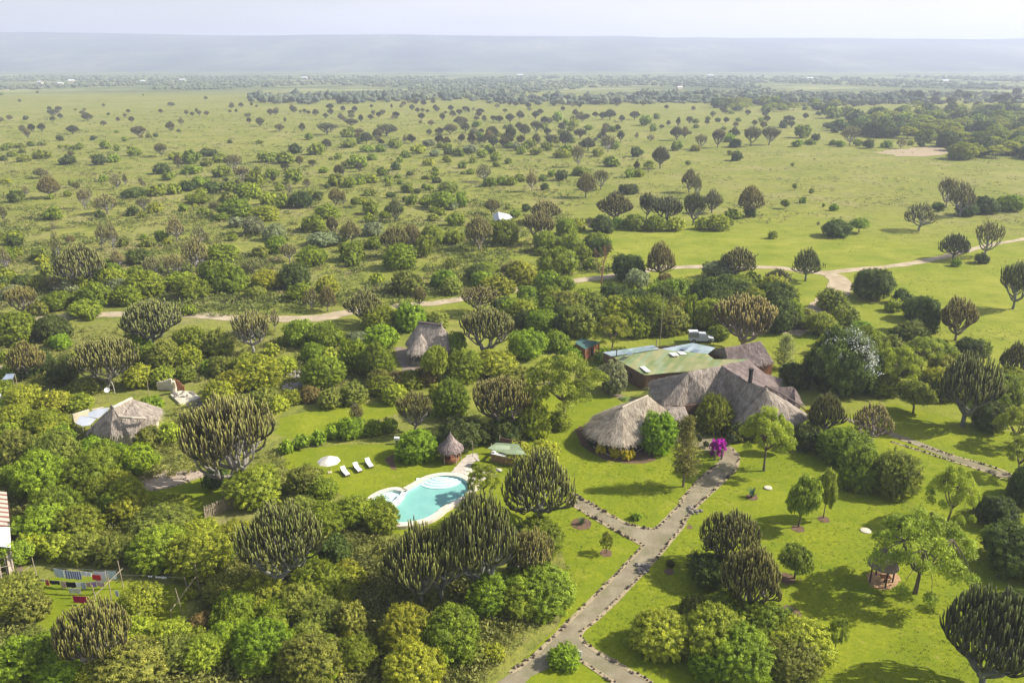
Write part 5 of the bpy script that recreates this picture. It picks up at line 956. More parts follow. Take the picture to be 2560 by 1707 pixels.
# ---- brown roof seen through the trees beside the road
PAN['Y'] = (1380, 640, 180 / 2016)
t = empty('roadside_shelter', (0, 0, 0), 0, 'small shelter with a reddish brown roof in trees beside the road', 'shelter')
q = [W('Y', 440, 1310, 2.6), W('Y', 680, 1180, 2.6), W('Y', 900, 1250, 2.2), W('Y', 620, 1420, 2.1)]; slab('roof', q, noisy('brown_sheet', (.42, .27, .22), (.55, .45, .38), 1), t)
for p in q: b = MB(); b.tube([(p.x, p.y, 0), (p.x, p.y, p.z)], .07, 6); b.build('post', M_DARKPOLE, t)
t = empty('white_lamp_post', W('Y', 1690, 1230, 0), 0, 'slim white lamp post with a round head beside dark trees at the road', 'lamp post'); b = MB(); b.tube([(0, 0, 0), (0, 0, 3.6)], .045, 6); b.build('pole', M_WHITE, t); b = MB(); b.lathe([(.02, 0), (.16, .05), (.2, .18), (.14, .32), (.02, .36)], (0, 0, 3.55), 12); b.build('lamp_head', M_WHITE, t)
# ---- pool gazebo
t = empty('pool_gazebo', W('Q', 1600, 400, 0), 0, 'small round gazebo with a pointed brown thatch roof beside the pool', 'gazebo')
gp = Vector(t.location); ge = W('Q', 1455, 275, 2.2); rad_ = abs(W('Q', 1740, 265, 2.2).x - ge.x) / 2
b = MB(); prof = [(rad_, 1.95), (rad_ * .98, 2.12), (rad_ * .72, 2.55), (rad_ * .45, 3.05), (rad_ * .22, 3.6), (rad_ * .08, 4.1), (.02, 4.5)]
rr = random.Random(2); seg = 26; vs_, fs, ts = [], [], []
for i, (r_, z_) in enumerate(prof):
    for k in range(seg): a = 2 * math.pi * k / seg; q_ = r_ * (1 + rr.uniform(-.03, .03)); vs_.append((q_ * math.cos(a), q_ * math.sin(a), z_ - (.12 * abs(math.sin(a * 4)) if i < 1 else 0))); ts.append(rr.uniform(.1, .8))
for i in range(len(prof) - 1):
    for k in range(seg): fs.append((i * seg + k, i * seg + (k + 1) % seg, (i + 1) * seg + (k + 1) % seg, (i + 1) * seg + k))
b.add(vs_, fs, ts); b.add([(v[0] * .97, v[1] * .97, v[2] - .12) for v in vs_[:seg * 4]], [f[::-1] for f in fs[:seg * 3]], .1)
sv_, sf, st = [], [], []
for i in range(900):
    u = rr.random() ** .7; z_ = 4.2 - 2.1 * u; r_ = np.interp(z_, [p[1] for p in prof], [p[0] for p in prof]); a = rr.uniform(0, 6.28); r2_ = np.interp(z_ - .45, [p[1] for p in prof], [p[0] for p in prof]) + .05; w_ = .03; k = len(sv_)
    for rr_, zz, s_ in ((r_ + .02, z_, -1), (r_ + .02, z_, 1), (r2_, z_ - .45, 1), (r2_, z_ - .45, -1)): sv_.append((rr_ * math.cos(a + s_ * w_ / max(r_, .3)), rr_ * math.sin(a + s_ * w_ / max(r_, .3)), zz)); st.append(0)
    tv_ = rr.random(); st[-4:] = [tv_] * 4; sf.append((k, k + 1, k + 2, k + 3))
b.add(sv_, sf, st); b.build('roof', T_BROWN, t)
for a in (235, 305, 20, 90, 160): b = MB(); b.tube([(rad_ * .78 * math.cos(R(a)), rad_ * .78 * math.sin(R(a)), 0), (rad_ * .80 * math.cos(R(a)), rad_ * .80 * math.sin(R(a)), 1.2), (rad_ * .76 * math.cos(R(a)), rad_ * .76 * math.sin(R(a)), 2.3)], [.085, .07, .075], 6); b.build('post', M_POLE, t)
b = MB(); b.lathe([(rad_ * .64, .2), (rad_ * .66, .7), (rad_ * .58, .7), (rad_ * .56, .42), (rad_ * .3, .42), (.01, .42)], seg=20); b.build('bench', M_PLANKR, t)
# ---- pool bar
t = empty('pool_bar', (0, 0, 0), 0, 'wooden pool bar kiosk with a pale green sloping roof', 'bar kiosk')
q = [W('Q', 2000, 262, 2.6), W('Q', 2090, 200, 3.0), W('Q', 2330, 215, 3.0), W('Q', 2420, 330, 2.6), W('Q', 2220, 325, 2.5)]; slab('roof', q, mat_sheet('mossy_sheets', [(.30, .38, .2), (.42, .5, .3), (.16, .2, .1)], R(10), 2, .8), t, .08)
fl, frr = W('Q', 2040, 400, 0), W('Q', 2300, 460, 0); dd = (frr - fl).normalized(); nn_ = Vector((-dd.y, dd.x, 0))
b = MB(); n_ = 16
for k in range(n_): p = fl + (frr - fl) * ((k + .5) / n_); b.box((p.x, p.y, .55), ((frr - fl).length / n_ * .9, .08, 1.1), math.atan2(dd.y, dd.x), prg.random())
b.build('counter_front', noisy('bamboo_front', (.42, .27, .13), (.28, .17, .08), 3), t)
b = MB(); m_ = (fl + frr) / 2 + nn_ * .2; b.box((m_.x, m_.y, 1.14), ((frr - fl).length + .2, .55, .07), math.atan2(dd.y, dd.x)); m2 = fl + nn_ * 1.1 + dd * .1; b.box((m2.x, m2.y, 1.14), (.5, 2.0, .07), math.atan2(dd.y, dd.x)); b.build('counter_top', M_WHITE, t)
for o_ in (fl, frr, fl + nn_ * 2.6, frr + nn_ * 2.6): b = MB(); b.tube([o_, o_ + Vector((0, 0, 2.65))], .07, 6); b.build('post', M_POLE, t)
wall_ring('back_wall', [fl + nn_ * 2.7, frr + nn_ * 2.7], 0, 2.4, .1, M_PLANK, t)
t = empty('pool_shower', W('Q', 1838, 352, 0), 0, 'thin outdoor shower post with a bent head between gazebo and bar', 'shower'); b = MB(); b.tube([(0, 0, 0), (0, 0, 2.3), (-.08, 0, 2.4), (-.3, 0, 2.38)], .045, 6); b.build('pipe', M_POLE, t); b = MB(); b.lathe([(.02, 0), (.09, -.04), (.09, -.07), (.01, -.07)], (-.32, 0, 2.36), 10); b.build('shower_head', mat('chrome', (.6, .6, .62), .3, .5, .8), t)
t = empty('white_bin', W('Q', 1012, 215, 0), 0, 'small white box on a stand in the shade near the hedge', 'box'); b = MB(); b.box((0, 0, .85), (.7, .5, .4)); b.build('box_body', M_WHITE, t); b = MB(); b.box((0, 0, .34), (.3, .3, .68)); b.build('stand', M_DARK, t)
# ---- pool
WL = .0
edge = [(1120, 722), (1220, 668), (1300, 620), (1400, 580), (1500, 562), (1600, 562), (1700, 580), (1775, 622), (1805, 680), (1780, 745), (1700, 800), (1600, 850), (1500, 905), (1440, 955), (1350, 1010), (1240, 1045), (1110, 1068), (1000, 1066), (920, 1040), (850, 985), (800, 930), (870, 915), (960, 880), (1040, 820), (1085, 770)]
main_p = [p.to_2d() for p in smooth_line([W('Q', *q, .42) for q in edge] + [W('Q', *edge[0], .42)], 3)[:-1]]
kid = [(1068, 735), (1000, 718), (920, 728), (830, 760), (765, 800), (730, 840), (740, 890), (790, 915), (850, 905), (930, 865), (1000, 812), (1050, 770)]
kid_p = [p.to_2d() for p in smooth_line([W('Q', *q, .42) for q in kid] + [W('Q', *kid[0], .42)], 3)[:-1]]
def ring_off(pts, d):
    n = len(pts); out = []; ar = sum(pts[i].x * pts[(i + 1) % n].y - pts[(i + 1) % n].x * pts[i].y for i in range(n)); sg = 1 if ar > 0 else -1
    for i in range(n):
        tn = (pts[(i + 1) % n] - pts[i - 1]).normalized(); out.append(pts[i] + Vector((tn.y, -tn.x)) * d * sg)
    return out
def band_mesh(name, a, b_, za, zb, m, parent=None, th=.0):
    n = len(a); b = MB(); v = [(p.x, p.y, za) for p in a] + [(p.x, p.y, zb) for p in b_]; f = [(i, (i + 1) % n, n + (i + 1) % n, n + i) for i in range(n)]; b.add(v, f)
    if th: b.add([(p.x, p.y, zb) for p in b_] + [(p.x, p.y, zb - th) for p in b_], f); b.add([(p.x, p.y, za) for p in a] + [(p.x, p.y, za - th) for p in a], f)
    return b.build(name, m, parent)
M_COPE = noisy('pale_stone_coping', (.74, .66, .54), (.60, .52, .41), 1.5, .85, .02); M_BASIN = noisy('pool_lining', (.32, .53, .45), (.27, .48, .42), .6, .6); M_POOLW = mat('pool_wall', (.62, .75, .72), .6)
def mat_water(name, tint):
    m = bpy.data.materials.new(name); m.use_nodes = True; nt = m.node_tree; nt.nodes.clear(); o = nt.nodes.new('ShaderNodeOutputMaterial')
    tr = nt.nodes.new('ShaderNodeBsdfTransparent'); tr.inputs[0].default_value = (*tint, 1); gl = nt.nodes.new('ShaderNodeBsdfGlossy'); gl.inputs['Roughness'].default_value = .04; gl.inputs[0].default_value = (1, 1, 1, 1)
    lw_ = nt.nodes.new('ShaderNodeLayerWeight'); lw_.inputs['Blend'].default_value = .5; pw_ = nt.nodes.new('ShaderNodeMath'); pw_.operation = 'POWER'; pw_.inputs[1].default_value = 5.0; nt.links.new(lw_.outputs['Facing'], pw_.inputs[0]); fr_ = nt.nodes.new('ShaderNodeMath'); fr_.operation = 'MULTIPLY_ADD'; fr_.inputs[1].default_value = .9; fr_.inputs[2].default_value = .02; nt.links.new(pw_.outputs[0], fr_.inputs[0]); mx_ = nt.nodes.new('ShaderNodeMixShader')
    nz_ = nt.nodes.new('ShaderNodeTexNoise'); nz_.inputs['Scale'].default_value = 1.8; bp = nt.nodes.new('ShaderNodeBump'); bp.inputs['Strength'].default_value = .15; bp.inputs['Distance'].default_value = .05
    tcn = nt.nodes.new('ShaderNodeTexCoord'); nt.links.new(tcn.outputs['Object'], nz_.inputs['Vector']); nt.links.new(nz_.outputs['Fac'], bp.inputs['Height']); nt.links.new(bp.outputs[0], gl.inputs['Normal'])
    nt.links.new(fr_.outputs[0], mx_.inputs[0]); nt.links.new(tr.outputs[0], mx_.inputs[1]); nt.links.new(gl.outputs[0], mx_.inputs[2]); nt.links.new(mx_.outputs[0], o.inputs['Surface']); return m
def pool(name, label, pts, tint, basin, zf=.05):
    t = empty(name, (0, 0, 0), 0, label, 'pool'); ou = ring_off(pts, .02)
    b = MB(); b.add([(p.x, p.y, zf) for p in pts], [tuple(range(len(pts)))]); b.build('basin_floor', basin, t)
    band_mesh('basin_wall', pts, pts, zf, .44, M_POOLW, t)
    b = MB(); fw = tuple(range(len(pts))); ar_ = sum(pts[i].x * pts[(i + 1) % len(pts)].y - pts[(i + 1) % len(pts)].x * pts[i].y for i in range(len(pts))); b.add([(p.x, p.y, .37) for p in ou], [fw if ar_ > 0 else fw[::-1]]); b.build('water', mat_water(name + '_water', tint), t); return t
pt = pool('swimming_pool', 'turquoise kidney shaped swimming pool with curved entry steps', main_p, (.86, .985, .98), M_BASIN)
kt = pool('paddling_pool', 'small pale paddling pool walled off from the swimming pool', kid_p, (.95, .99, .99), noisy('paddling_lining', (.66, .78, .74), (.60, .74, .70), .8, .6), .12)
sc_ = W('Q', 1480, 560, .42); cx_ = sum((p for p in main_p), Vector((0, 0))) / len(main_p)
for k in range(4):
    r_ = [1.15, 1.75, 2.35, 2.95][k]; c = Vector((sc_.x, sc_.y - .1)); pp = [c + Vector((r_ * 1.05 * math.cos(a), r_ * .95 * math.sin(a))) for a in np.linspace(R(180), R(352), 16)]
    b = MB(); b.prism([tuple(p) for p in pp], .055, [.34, .27, .20, .13][k]); b.build('step', mat('step_paint%d' % k, (.74, .82, .80), .6) if k == 0 else bpy.data.materials['step_paint0'], pt)
out_m, out_k = ring_off(main_p, .85), ring_off(kid_p, .75)
nm_ = len(main_p); sel = [i for i in range(nm_)]
def cope(pts, out, lo, hi, name, parent):
    idx = list(range(lo, hi)); b = MB(); n = len(idx); v = [(pts[i % len(pts)].x, pts[i % len(pts)].y, .46) for i in idx] + [(out[i % len(pts)].x, out[i % len(pts)].y, .46) for i in idx] + [(out[i % len(pts)].x, out[i % len(pts)].y, 0) for i in idx] + [(pts[i % len(pts)].x, pts[i % len(pts)].y, .36) for i in idx]
    f = []
    for k in range(n - 1): f += [(k, k + 1, n + k + 1, n + k), (n + k, n + k + 1, 2 * n + k + 1, 2 * n + k), (k, 3 * n + k, 3 * n + k + 1, k + 1)]
    b.add(v, f); return b.build(name, M_COPE, parent)
cope(main_p, out_m, 0, 3 * 20 + 1, 'coping', pt); cope(kid_p, out_k, 0, 3 * 8 + 1, 'coping', kt)
# divider with a row of white blocks
dv = [W('Q', *q, .42) for q in [(1085, 765), (1035, 825), (960, 888), (870, 925), (800, 935)]]; dl = smooth_line(dv, 5)
for i in range(len(dl) - 1): pass
b = MB()
for a, c in zip(dl, dl[1:]): d = c - a; m_ = (a + c) / 2; b.box((m_.x, m_.y, .25), (d.length * 1.05, .34, .40), math.atan2(d.y, d.x))
t = empty('pool_divider', (0, 0, 0), 0, 'curved white divider of blocks between paddling pool and swimming pool', 'divider wall'); b.build('divider_base', M_COPE, t)
tot = 0
for i, (a, c) in enumerate(zip(dl, dl[1:])):
    m_ = a.lerp(c, .4); d = c - a; b = MB(); b.box((m_.x, m_.y, .62), (.24, .40, .34), math.atan2(d.y, d.x)); b.build('block', M_WHITE, t)
strip('pool_path', [W('Q', *q) for q in [(1660, 545), (1720, 480), (1770, 420), (1830, 370), (1900, 360)]], [1.9, 1.8, 1.8, 2.3], .03, noisy('pool_paving', (.60, .54, .45), (.44, .38, .31), 1, .9), .08)
k = 0
for q in [(1795, 500), (1850, 520), (1900, 540), (1850, 600), (1880, 660), (1870, 710), (1830, 765), (1960, 540), (2020, 520), (2060, 560), (2120, 500), (1990, 580), (1940, 500), (2080, 500), (1780, 540), (1920, 600)]:
    c = W('Q', *q); b = MB(); b.prism([(c.x + prg.uniform(.35, .6) * math.cos(a), c.y + prg.uniform(.35, .6) * math.sin(a)) for a in np.linspace(0, 2 * math.pi, 7)[:-1]], .0, .05 + prg.uniform(0, .02))
    o = b.build('paving_slab', M_COPE); tag(o, ['pale irregular slab on the lawn between pool and bar', 'pale irregular slab hugging the pool edge under feathery branches'][q[0] < 1900 and q[1] > 560], 'paving slab', 'crazy paving slabs beside the pool'); k += 1
# ---- sun loungers, parasol
M_CUSH = noisy('white_cushion', (.80, .80, .77), (.72, .72, .69), 3, .9)
def lounger(label, p, rz):
    t = empty('sun_lounger', p, rz, label, 'sun lounger', 'white sun loungers on the pool lawn')
    b = MB(); b.box((0, 0, .22), (.66, 1.95, .10)); [b.box((x, y, .085), (.07, .07, .17)) for x in (-.28, .28) for y in (-.85, .85)]; b.build('frame', M_PLANK, t)
    b = MB(); b.box((0, .28, .325), (.64, 1.32, .11)); b.build('seat_cushion', M_CUSH, t)
    b = MB(); b.beam((0, -.36, .32), (0, -.95, .72), .64, .11); b.build('back_cushion', M_CUSH, t)
    b = MB(); b.beam((0, -.80, .60), (0, -.80, .24), .50, .04); b.build('back_support', M_PLANK, t)
# head ends towards the far side: local -y is the head
for (hx, hy), (fx, fy), lb in [((410, 480), (485, 560), 'white sun lounger whose head touches the fallen parasol'), ((540, 430), (625, 525), 'white sun lounger between the other two on the pool lawn'), ((675, 385), (745, 475), 'white sun lounger lying nearest the gazebo in shade')]:
    a, c = W('Q', hx, hy, .3), W('Q', fx, fy, .3); d = (c - a); m_ = (a + c) / 2; lounger(lb.replace('nearest', 'closest to'.split()[0] + ' to') if False else lb.replace('lying nearest', 'next to'), (m_.x, m_.y, .012), math.atan2(d.y, d.x) - math.pi / 2)
t = empty('patio_parasol', W('Q', 280, 530, 0), R(8), 'large cream parasol with a pointed top above the lawn by the loungers', 'parasol')
b = MB(); seg = 8; v = [(0, 0, 2.45)] + [(1.55 * math.cos(2 * math.pi * k / seg), 1.55 * math.sin(2 * math.pi * k / seg), 1.75) for k in range(seg)] + [(1.0 * math.cos(2 * math.pi * (k + .5) / seg), 1.0 * math.sin(2 * math.pi * (k + .5) / seg), 2.02) for k in range(seg)]
f = []
for k in range(seg): f += [(0, 1 + k, 9 + k), (0, 9 + k, 1 + (k + 1) % seg), (1 + k, 1 + (k + 1) % seg, 9 + k)]
b.add(v, f); b.build('canopy', noisy('cream_canvas', (.74, .70, .60), (.66, .62, .52), 1, .9), t); b = MB(); b.tube([(0, 0, 0), (0, 0, 2.75)], [.035, .02], 6); b.build('pole', M_POLE, t); b = MB(); b.box((0, 0, .06), (.5, .5, .12)); b.build('base', M_CONC, t)
# ---- laundry yard
def upr(pan, x0, y0, x1, y1, name, label, r_=.055, grp='clothes line poles in the laundry yard'):
    p = W(pan, x1, y1); h_ = height_for(p, S(pan, x0, y0)[1]); dx_ = W(pan, x0, y0, h_).x - p.x; o = empty(name, p, 0, label, 'pole', grp); b = MB(); b.tube([(0, 0, 0), (dx_ * .9, 0, h_)], [r_, r_ * .8], 6); b.build('shaft', M_POLE, o); return p, h_, dx_
U = {}
for k, q, lb in [('a', (360, 60, 440, 372), 'tall clothes line pole at the back near the thatch side timber'), ('b', (187, 195, 240, 405), 'short clothes line pole beside the half built timber frame'), ('c', (1330, 95, 1397, 408), 'clothes line pole at the far end beside dry shrubs'),
                 ('d', (1218, 250, 1262, 545), 'clothes line pole in front of the white sheets'), ('e', (1038, 368, 1085, 545), 'clothes line pole behind the candelabra tree top'), ('f', (1190, 205, 1205, 330), 'dark clothes line pole behind the hanging grey sheet'),
                 ('g', (2080, 280, 2148, 505), 'leaning clothes line pole in the shaded part of the yard'), ('h', (1978, 405, 2068, 712), 'leaning clothes line pole on the sunny side of the shaded yard'), ('i', (2205, 140, 2255, 440), 'clothes line pole under the dark shrubs'), ('j', (1925, 650, 1935, 745), 'short stub pole holding the lower end of the long cross pole')]:
    U[k] = upr('W', *q, 'line_pole', lb)
def cross(x0, y0, z0, x1, y1, z1, lb): a, c = W('W', x0, y0, z0), W('W', x1, y1, z1); b = MB(); b.tube([a, c], .045, 6); o = b.build('cross_pole', M_POLE); tag(o, lb, 'pole', 'sloping cross poles of the clothes lines')
cross(215, 250, 2.0, 362, 145, 2.4, 'short sloping cross pole beside the half built timber frame'); cross(1068, 492, 1.4, 1385, 182, 2.3, 'long sloping cross pole in front of the hanging sheets'); cross(1925, 665, 1.2, 2215, 275, 2.1, 'long sloping cross pole over the shaded part of the yard'); cross(1515, 755, 1.9, 1590, 680, 2.2, 'pale pole end poking out above the candelabra tree'); cross(640, 860, .6, 755, 745, 1.4, 'thin dark stick beside the candelabra tree and stone')
M_LINE = mat('line_wire', (.25, .25, .25), .6)
def line(pts, lb): b = MB(); b.tube([Vector(p) for p in pts], .012, 4); tag(b.build('clothes_line', M_LINE), lb, 'clothes line', 'clothes lines in the yard')
def cloth(x0, y0, x1, y1, z, drop, colr, lb, cat='laundry', stripes=None, folds=3, nm='cloth'):
    """cloth pegged between two points of a line"""
    a, c = W('W', x0, y0, z), W('W', x1, y1, z); n = 14; b = MB(); v = []; rr = random.Random(int(x0 + y0)); d = (c - a); sdv = Vector((-d.y, d.x, 0)).normalized(); ph_ = rr.uniform(0, 6)
    for j in range(5):
        for i in range(n + 1):
            u = i / n; p = a + d * u; dr = drop * j / 4; p = p + sdv * (.05 * math.sin(u * 3.14 * folds + ph_) * (j / 4) ** .6 + .02 * (j / 4) ); p.z -= dr + .03 * math.sin(u * 3.14); v.append(tuple(p))
    f = [(j * (n + 1) + i, j * (n + 1) + i + 1, (j + 1) * (n + 1) + i + 1, (j + 1) * (n + 1) + i) for j in range(4) for i in range(n)]
    b.add(v, f); m = mat('cloth_fabric', colr, .95, .05)
    if stripes:
        tcn = nn(m, 'ShaderNodeAttribute'); tcn.attribute_name = 'tint'; b.t[-1] = np.array([(i / n) for j in range(5) for i in range(n + 1)]); mt = nn(m, 'ShaderNodeMath', operation='MULTIPLY'); lk(m, tcn.outputs['Fac'], mt.inputs[0]); mt.inputs[1].default_value = 7.0
        fr_ = nn(m, 'ShaderNodeMath', operation='FRACT'); lk(m, mt.outputs[0], fr_.inputs[0]); gt = nn(m, 'ShaderNodeMath', operation='GREATER_THAN'); lk(m, fr_.outputs[0], gt.inputs[0]); gt.inputs[1].default_value = .5; base(m, mixc(m, gt.outputs[0], colr, stripes))
    o = b.build(nm, m); m2 = o.modifiers.new('thick', 'SOLIDIFY'); m2.thickness = .012; tag(o, lb, cat); return o
WHT, LB, RED, BLK, PNK, MAG, LIL = (.72, .74, .76), (.55, .66, .76), (.62, .04, .03), (.018, .018, .025), (.60, .42, .42), (.45, .02, .10), (.36, .26, .52)
cloth(600, 180, 715, 200, 2.1, 1.0, LB, 'pale blue sheet at the end of the back clothes line', nm='bed_sheet'); cloth(722, 202, 905, 216, 2.1, 1.0, WHT, 'blue and white striped towel on the back clothes line', stripes=(.06, .10, .36), nm='striped_towel')
cloth(912, 212, 970, 218, 2.1, .52, WHT, 'small white towel beside the striped towel', nm='small_towel'); cloth(976, 218, 1030, 222, 2.1, .52, WHT, 'small white towel beside the wide white sheet', nm='small_towel')
cloth(1048, 216, 1190, 218, 2.1, 1.25, WHT, 'wide white sheet hanging behind the red cloth', nm='bed_sheet'); cloth(1200, 212, 1305, 214, 2.1, .95, (.50, .60, .64), 'grey blue sheet at the far end of the back line', nm='bed_sheet'); cloth(1038, 250, 1130, 258, 1.75, .65, RED, 'bright red cloth hanging before the wide white sheet', nm='red_cloth')
cloth(268, 325, 312, 330, 1.5, .85, BLK, 'black trousers at the near end of the front clothes line', nm='dark_clothes'); cloth(345, 332, 405, 338, 1.5, .62, WHT, 'white cloth beside the black trousers', nm='white_cloth'); cloth(462, 298, 505, 304, 1.5, .32, WHT, 'tiny white cloth on the front clothes line', nm='white_cloth')
cloth(508, 306, 545, 310, 1.5, .72, (.55, .08, .14), 'red and pink vest on the front clothes line', nm='red_vest'); cloth(552, 312, 672, 322, 1.5, .48, (.03, .03, .07), 'wide navy cloth on the front clothes line', nm='navy_cloth'); cloth(680, 325, 738, 330, 1.5, .78, PNK, 'pink shirt between navy and black cloths', nm='pink_shirt')
cloth(742, 332, 848, 338, 1.5, .66, BLK, 'black garment beside the pink shirt', nm='black_garment'); cloth(852, 338, 905, 340, 1.5, .6, WHT, 'white shirt beside the black garment', nm='white_shirt'); cloth(906, 338, 965, 340, 1.5, .8, (.40, .46, .56), 'grey blue shirt on the front clothes line', nm='blue_shirt')
cloth(968, 336, 1020, 338, 1.5, .6, (.52, .36, .34), 'dusty pink cloth beside the lilac cloth', nm='pink_cloth'); cloth(1022, 334, 1090, 338, 1.5, .6, LIL, 'lilac cloth on the front clothes line', nm='lilac_cloth'); cloth(1092, 332, 1175, 336, 1.5, .55, (.55, .42, .44), 'pale mauve cloth at the far end of the front line', nm='mauve_cloth')
cloth(770, 402, 905, 408, 1.2, .62, (.62, .66, .62), 'pale grey sheet hung low in front of the shirts', nm='grey_sheet'); cloth(820, 490, 985, 498, 1.1, .8, MAG, 'deep magenta towel above the candelabra tree top', nm='magenta_towel'); cloth(1292, 428, 1338, 432, 1.15, .72, WHT, 'single white towel hanging alone over the grass', nm='lone_towel')
cloth(1675, 264, 1718, 266, 1.6, .14, WHT, 'tiny white cloth in the shade of the far bushes', nm='white_cloth'); cloth(1757, 272, 1878, 282, 1.6, .18, WHT, 'long narrow white cloth in the shade of the far bushes', nm='white_cloth')
line([W('W', 362, 150, 2.1), W('W', 600, 178, 2.1), W('W', 1340, 208, 2.1)], 'clothes line carrying the big sheets'); line([W('W', 215, 315, 1.55), W('W', 700, 322, 1.55), W('W', 1240, 325, 1.55)], 'clothes line carrying the shirts'); line([W('W', 1240, 255, 1.62), W('W', 1700, 262, 1.62), W('W', 2085, 290, 1.62)], 'clothes line in the shaded part of the yard')
p = W('C1', 340, 1280); b = MB(); b.ico((p.x, p.y, .3), (1.1, .8, .55), 2, 1, 0, .16, random.Random(3)); tag(b.build('grey_boulder', M_STONEW), 'grey boulder beside the candelabra tree at the laundry yard', 'boulder')
# ---- stick fence
t = empty('stick_fence', (0, 0, 0), 0, 'short leaning fence of split sticks under the big candelabra tree', 'fence'); a, c = W('F', 250, 1480), W('F', 1830, 900); n = 30; d = (c - a); b = MB()
for i in range(n):
    if i in (7,): continue
    p = a + d * ((i + prg.uniform(-.2, .2)) / n); hgt = prg.uniform(1.35, 1.8); lx_ = prg.uniform(-.12, .05); b.tube([(p.x, p.y, 0), (p.x + lx_, p.y, hgt)], [.07, .05], 5, prg.random())
b.build('pickets', M_POLE, t)
for s0, s1 in ((.06, .42), (.40, .84), (.82, 1.0)): b = MB(); q0, q1 = a + d * s0, a + d * s1; b.tube([(q0.x, q0.y - .1, 1.05), (q1.x, q1.y - .1, 1.1)], .045, 6); b.build('rail', M_POLE, t)
p = W('N', 690, 1380); h_ = height_for(W('N', 710, 1510), S('N', 690, 1380)[1]); t = empty('dark_post', W('N', 712, 1510), 0, 'thin dark post standing at the edge of the shaded side lawn', 'post'); b = MB(); b.tube([(0, 0, 0), (-.05, 0, h_)], .07, 6); b.build('shaft', M_DARKPOLE, t)
el = [W('N', 390 + 120 * math.cos(a), 1368 + 38 * math.sin(a)) for a in np.linspace(0, 6.28, 22)]; stones('flowerbed_stones', el, 'oval ring of dark stones in the hut yard', .2, .3, 4)
edging([('N', 760, 1355), ('N', 560, 1410), ('N', 300, 1500), ('N', 60, 1540)], 'low stones edging the hut yard along the side lawn', 14, .2)
# ---- timber building on the left edge
t = empty('striped_roof_shed', (0, 0, 0), 0, 'long shed under a striped rust and cream sheet roof beside the bushes', 'shed')
m = mat('striped_sheets', rough=.8); tcn = nn(m, 'ShaderNodeTexCoord'); wv = nn(m, 'ShaderNodeTexWave'); wv.bands_direction = 'Y'; wv.inputs['Scale'].default_value = .32; wv.inputs['Distortion'].default_value = 1.5; wv.inputs['Detail'].default_value = 3; lk(m, tcn.outputs['Object'], wv.inputs['Vector'])
base(m, ramp(m, wv.outputs['Fac'], [(.22, (.26, .12, .085)), (.42, (.50, .42, .30)), (.8, (.56, .51, .40))])); M_STRIPE = m
slab('roof', [W('E', -420, 130, 3.1), W('E', 92, 160, 2.5), W('E', 140, 640, 2.5), W('E', -420, 640, 3.1)], M_STRIPE, t); slab('white_sheet', [W('E', -420, 652, 3.12), W('E', 140, 652, 2.52), W('E', 150, 940, 2.52), W('E', -420, 880, 3.12)], M_WHITE, t)
wall_ring('wall', [W('E', 80, 170, 2.4), W('E', 130, 640, 2.4), W('E', 140, 930, 2.4)], 0, 2.4, .12, M_DARKPOLE, t); wall_ring('side_wall', [W('E', 80, 170, 2.4), W('E', -400, 140, 2.4)], 0, 2.4, .12, M_PLANK, t)
t = empty('pole_frame', (0, 0, 0), 0, 'half built frame of peeled poles below the striped roof shed', 'frame')
for i, (q0, q1) in enumerate([((20, 900), (130, 1390)), ((140, 950), (205, 1400)), ((-60, 900), (20, 1380))]): b = MB(); b.tube([W('E', *q0, 2.3), W('E', *q1, .3)], .09, 6); b.build('rafter', M_POLE, t)
for i, q0 in enumerate([(-40, 990, 60, 960), (-40, 1110, 170, 1060), (-40, 1230, 200, 1180), (-40, 1330, 80, 1290), (30, 1440, 190, 1400)]): b = MB(); z_ = 2.0 - .38 * i; b.tube([W('E', q0[0], q0[1], z_), W('E', q0[2], q0[3], z_)], .05, 6); b.build('batten', M_POLE, t)
b = MB(); b.beam(W('E', 110, 960, 2.1), W('E', 190, 1420, .35), .5, .05); b.build('plank', noisy('raw_plank', (.55, .45, .33), (.42, .33, .22), 2), t)
# ---- car port on the left and parked white car
PAN['T'] = (0, 900, 90 / 1176)
t = empty('blue_sheet_shelter', (0, 0, 0), 0, 'small shelter with a blue grey sheet roof beside the lower dirt track', 'shelter'); q = [W('T', 60, 640, 2.1), W('T', 210, 450, 2.5), W('T', 480, 440, 2.5), W('T', 410, 610, 2.1)]; slab('roof', q, mat_sheet('blue_grey_sheets', [(.28, .34, .42), (.38, .43, .52)], 0, 1, .6, .05), t)
for p in q: b = MB(); b.tube([(p.x, p.y, 0), (p.x, p.y, p.z)], .06, 6); b.build('post', M_POLE, t)
M_GLASS = mat('dark_glass', (.02, .025, .035), .12, .5); M_TYRE = mat('rubber', (.02, .02, .02), .8); M_SILV = mat('silver_paint', (.45, .45, .46), .35, .5, .3); M_TRUCKW = mat('white_vehicle_paint', (.72, .74, .74), .35, .5)
def wheel(parent, x, y, r_=.38):
    b = MB(); b.lathe([(r_ * .55, -.1), (r_, -.11), (r_, .11), (r_ * .55, .1)], seg=18); o = b.build('wheel', M_TYRE, parent); o.location = (x, y, r_); o.rotation_euler = (R(90), 0, 0)
    b = MB(); b.lathe([(.02, -.12), (r_ * .5, -.12), (r_ * .5, .12), (.02, .12)], seg=14); h = b.build('hub', M_SILV, o)
def vehicle(t, paint, prof, wd, name='body'):
    b = MB(); n = len(prof); wi = [wd / 2 * (1 - .10 * max(0, (z - 1.1) / .9)) for x, z in prof]; b.add([(x, -w_, z) for (x, z), w_ in zip(prof, wi)] + [(x, w_, z) for (x, z), w_ in zip(prof, wi)], [tuple(range(n))[::-1], tuple(range(n, 2 * n))] + [(i, (i + 1) % n, n + (i + 1) % n, n + i) for i in range(n)]); return b.build(name, paint, t)
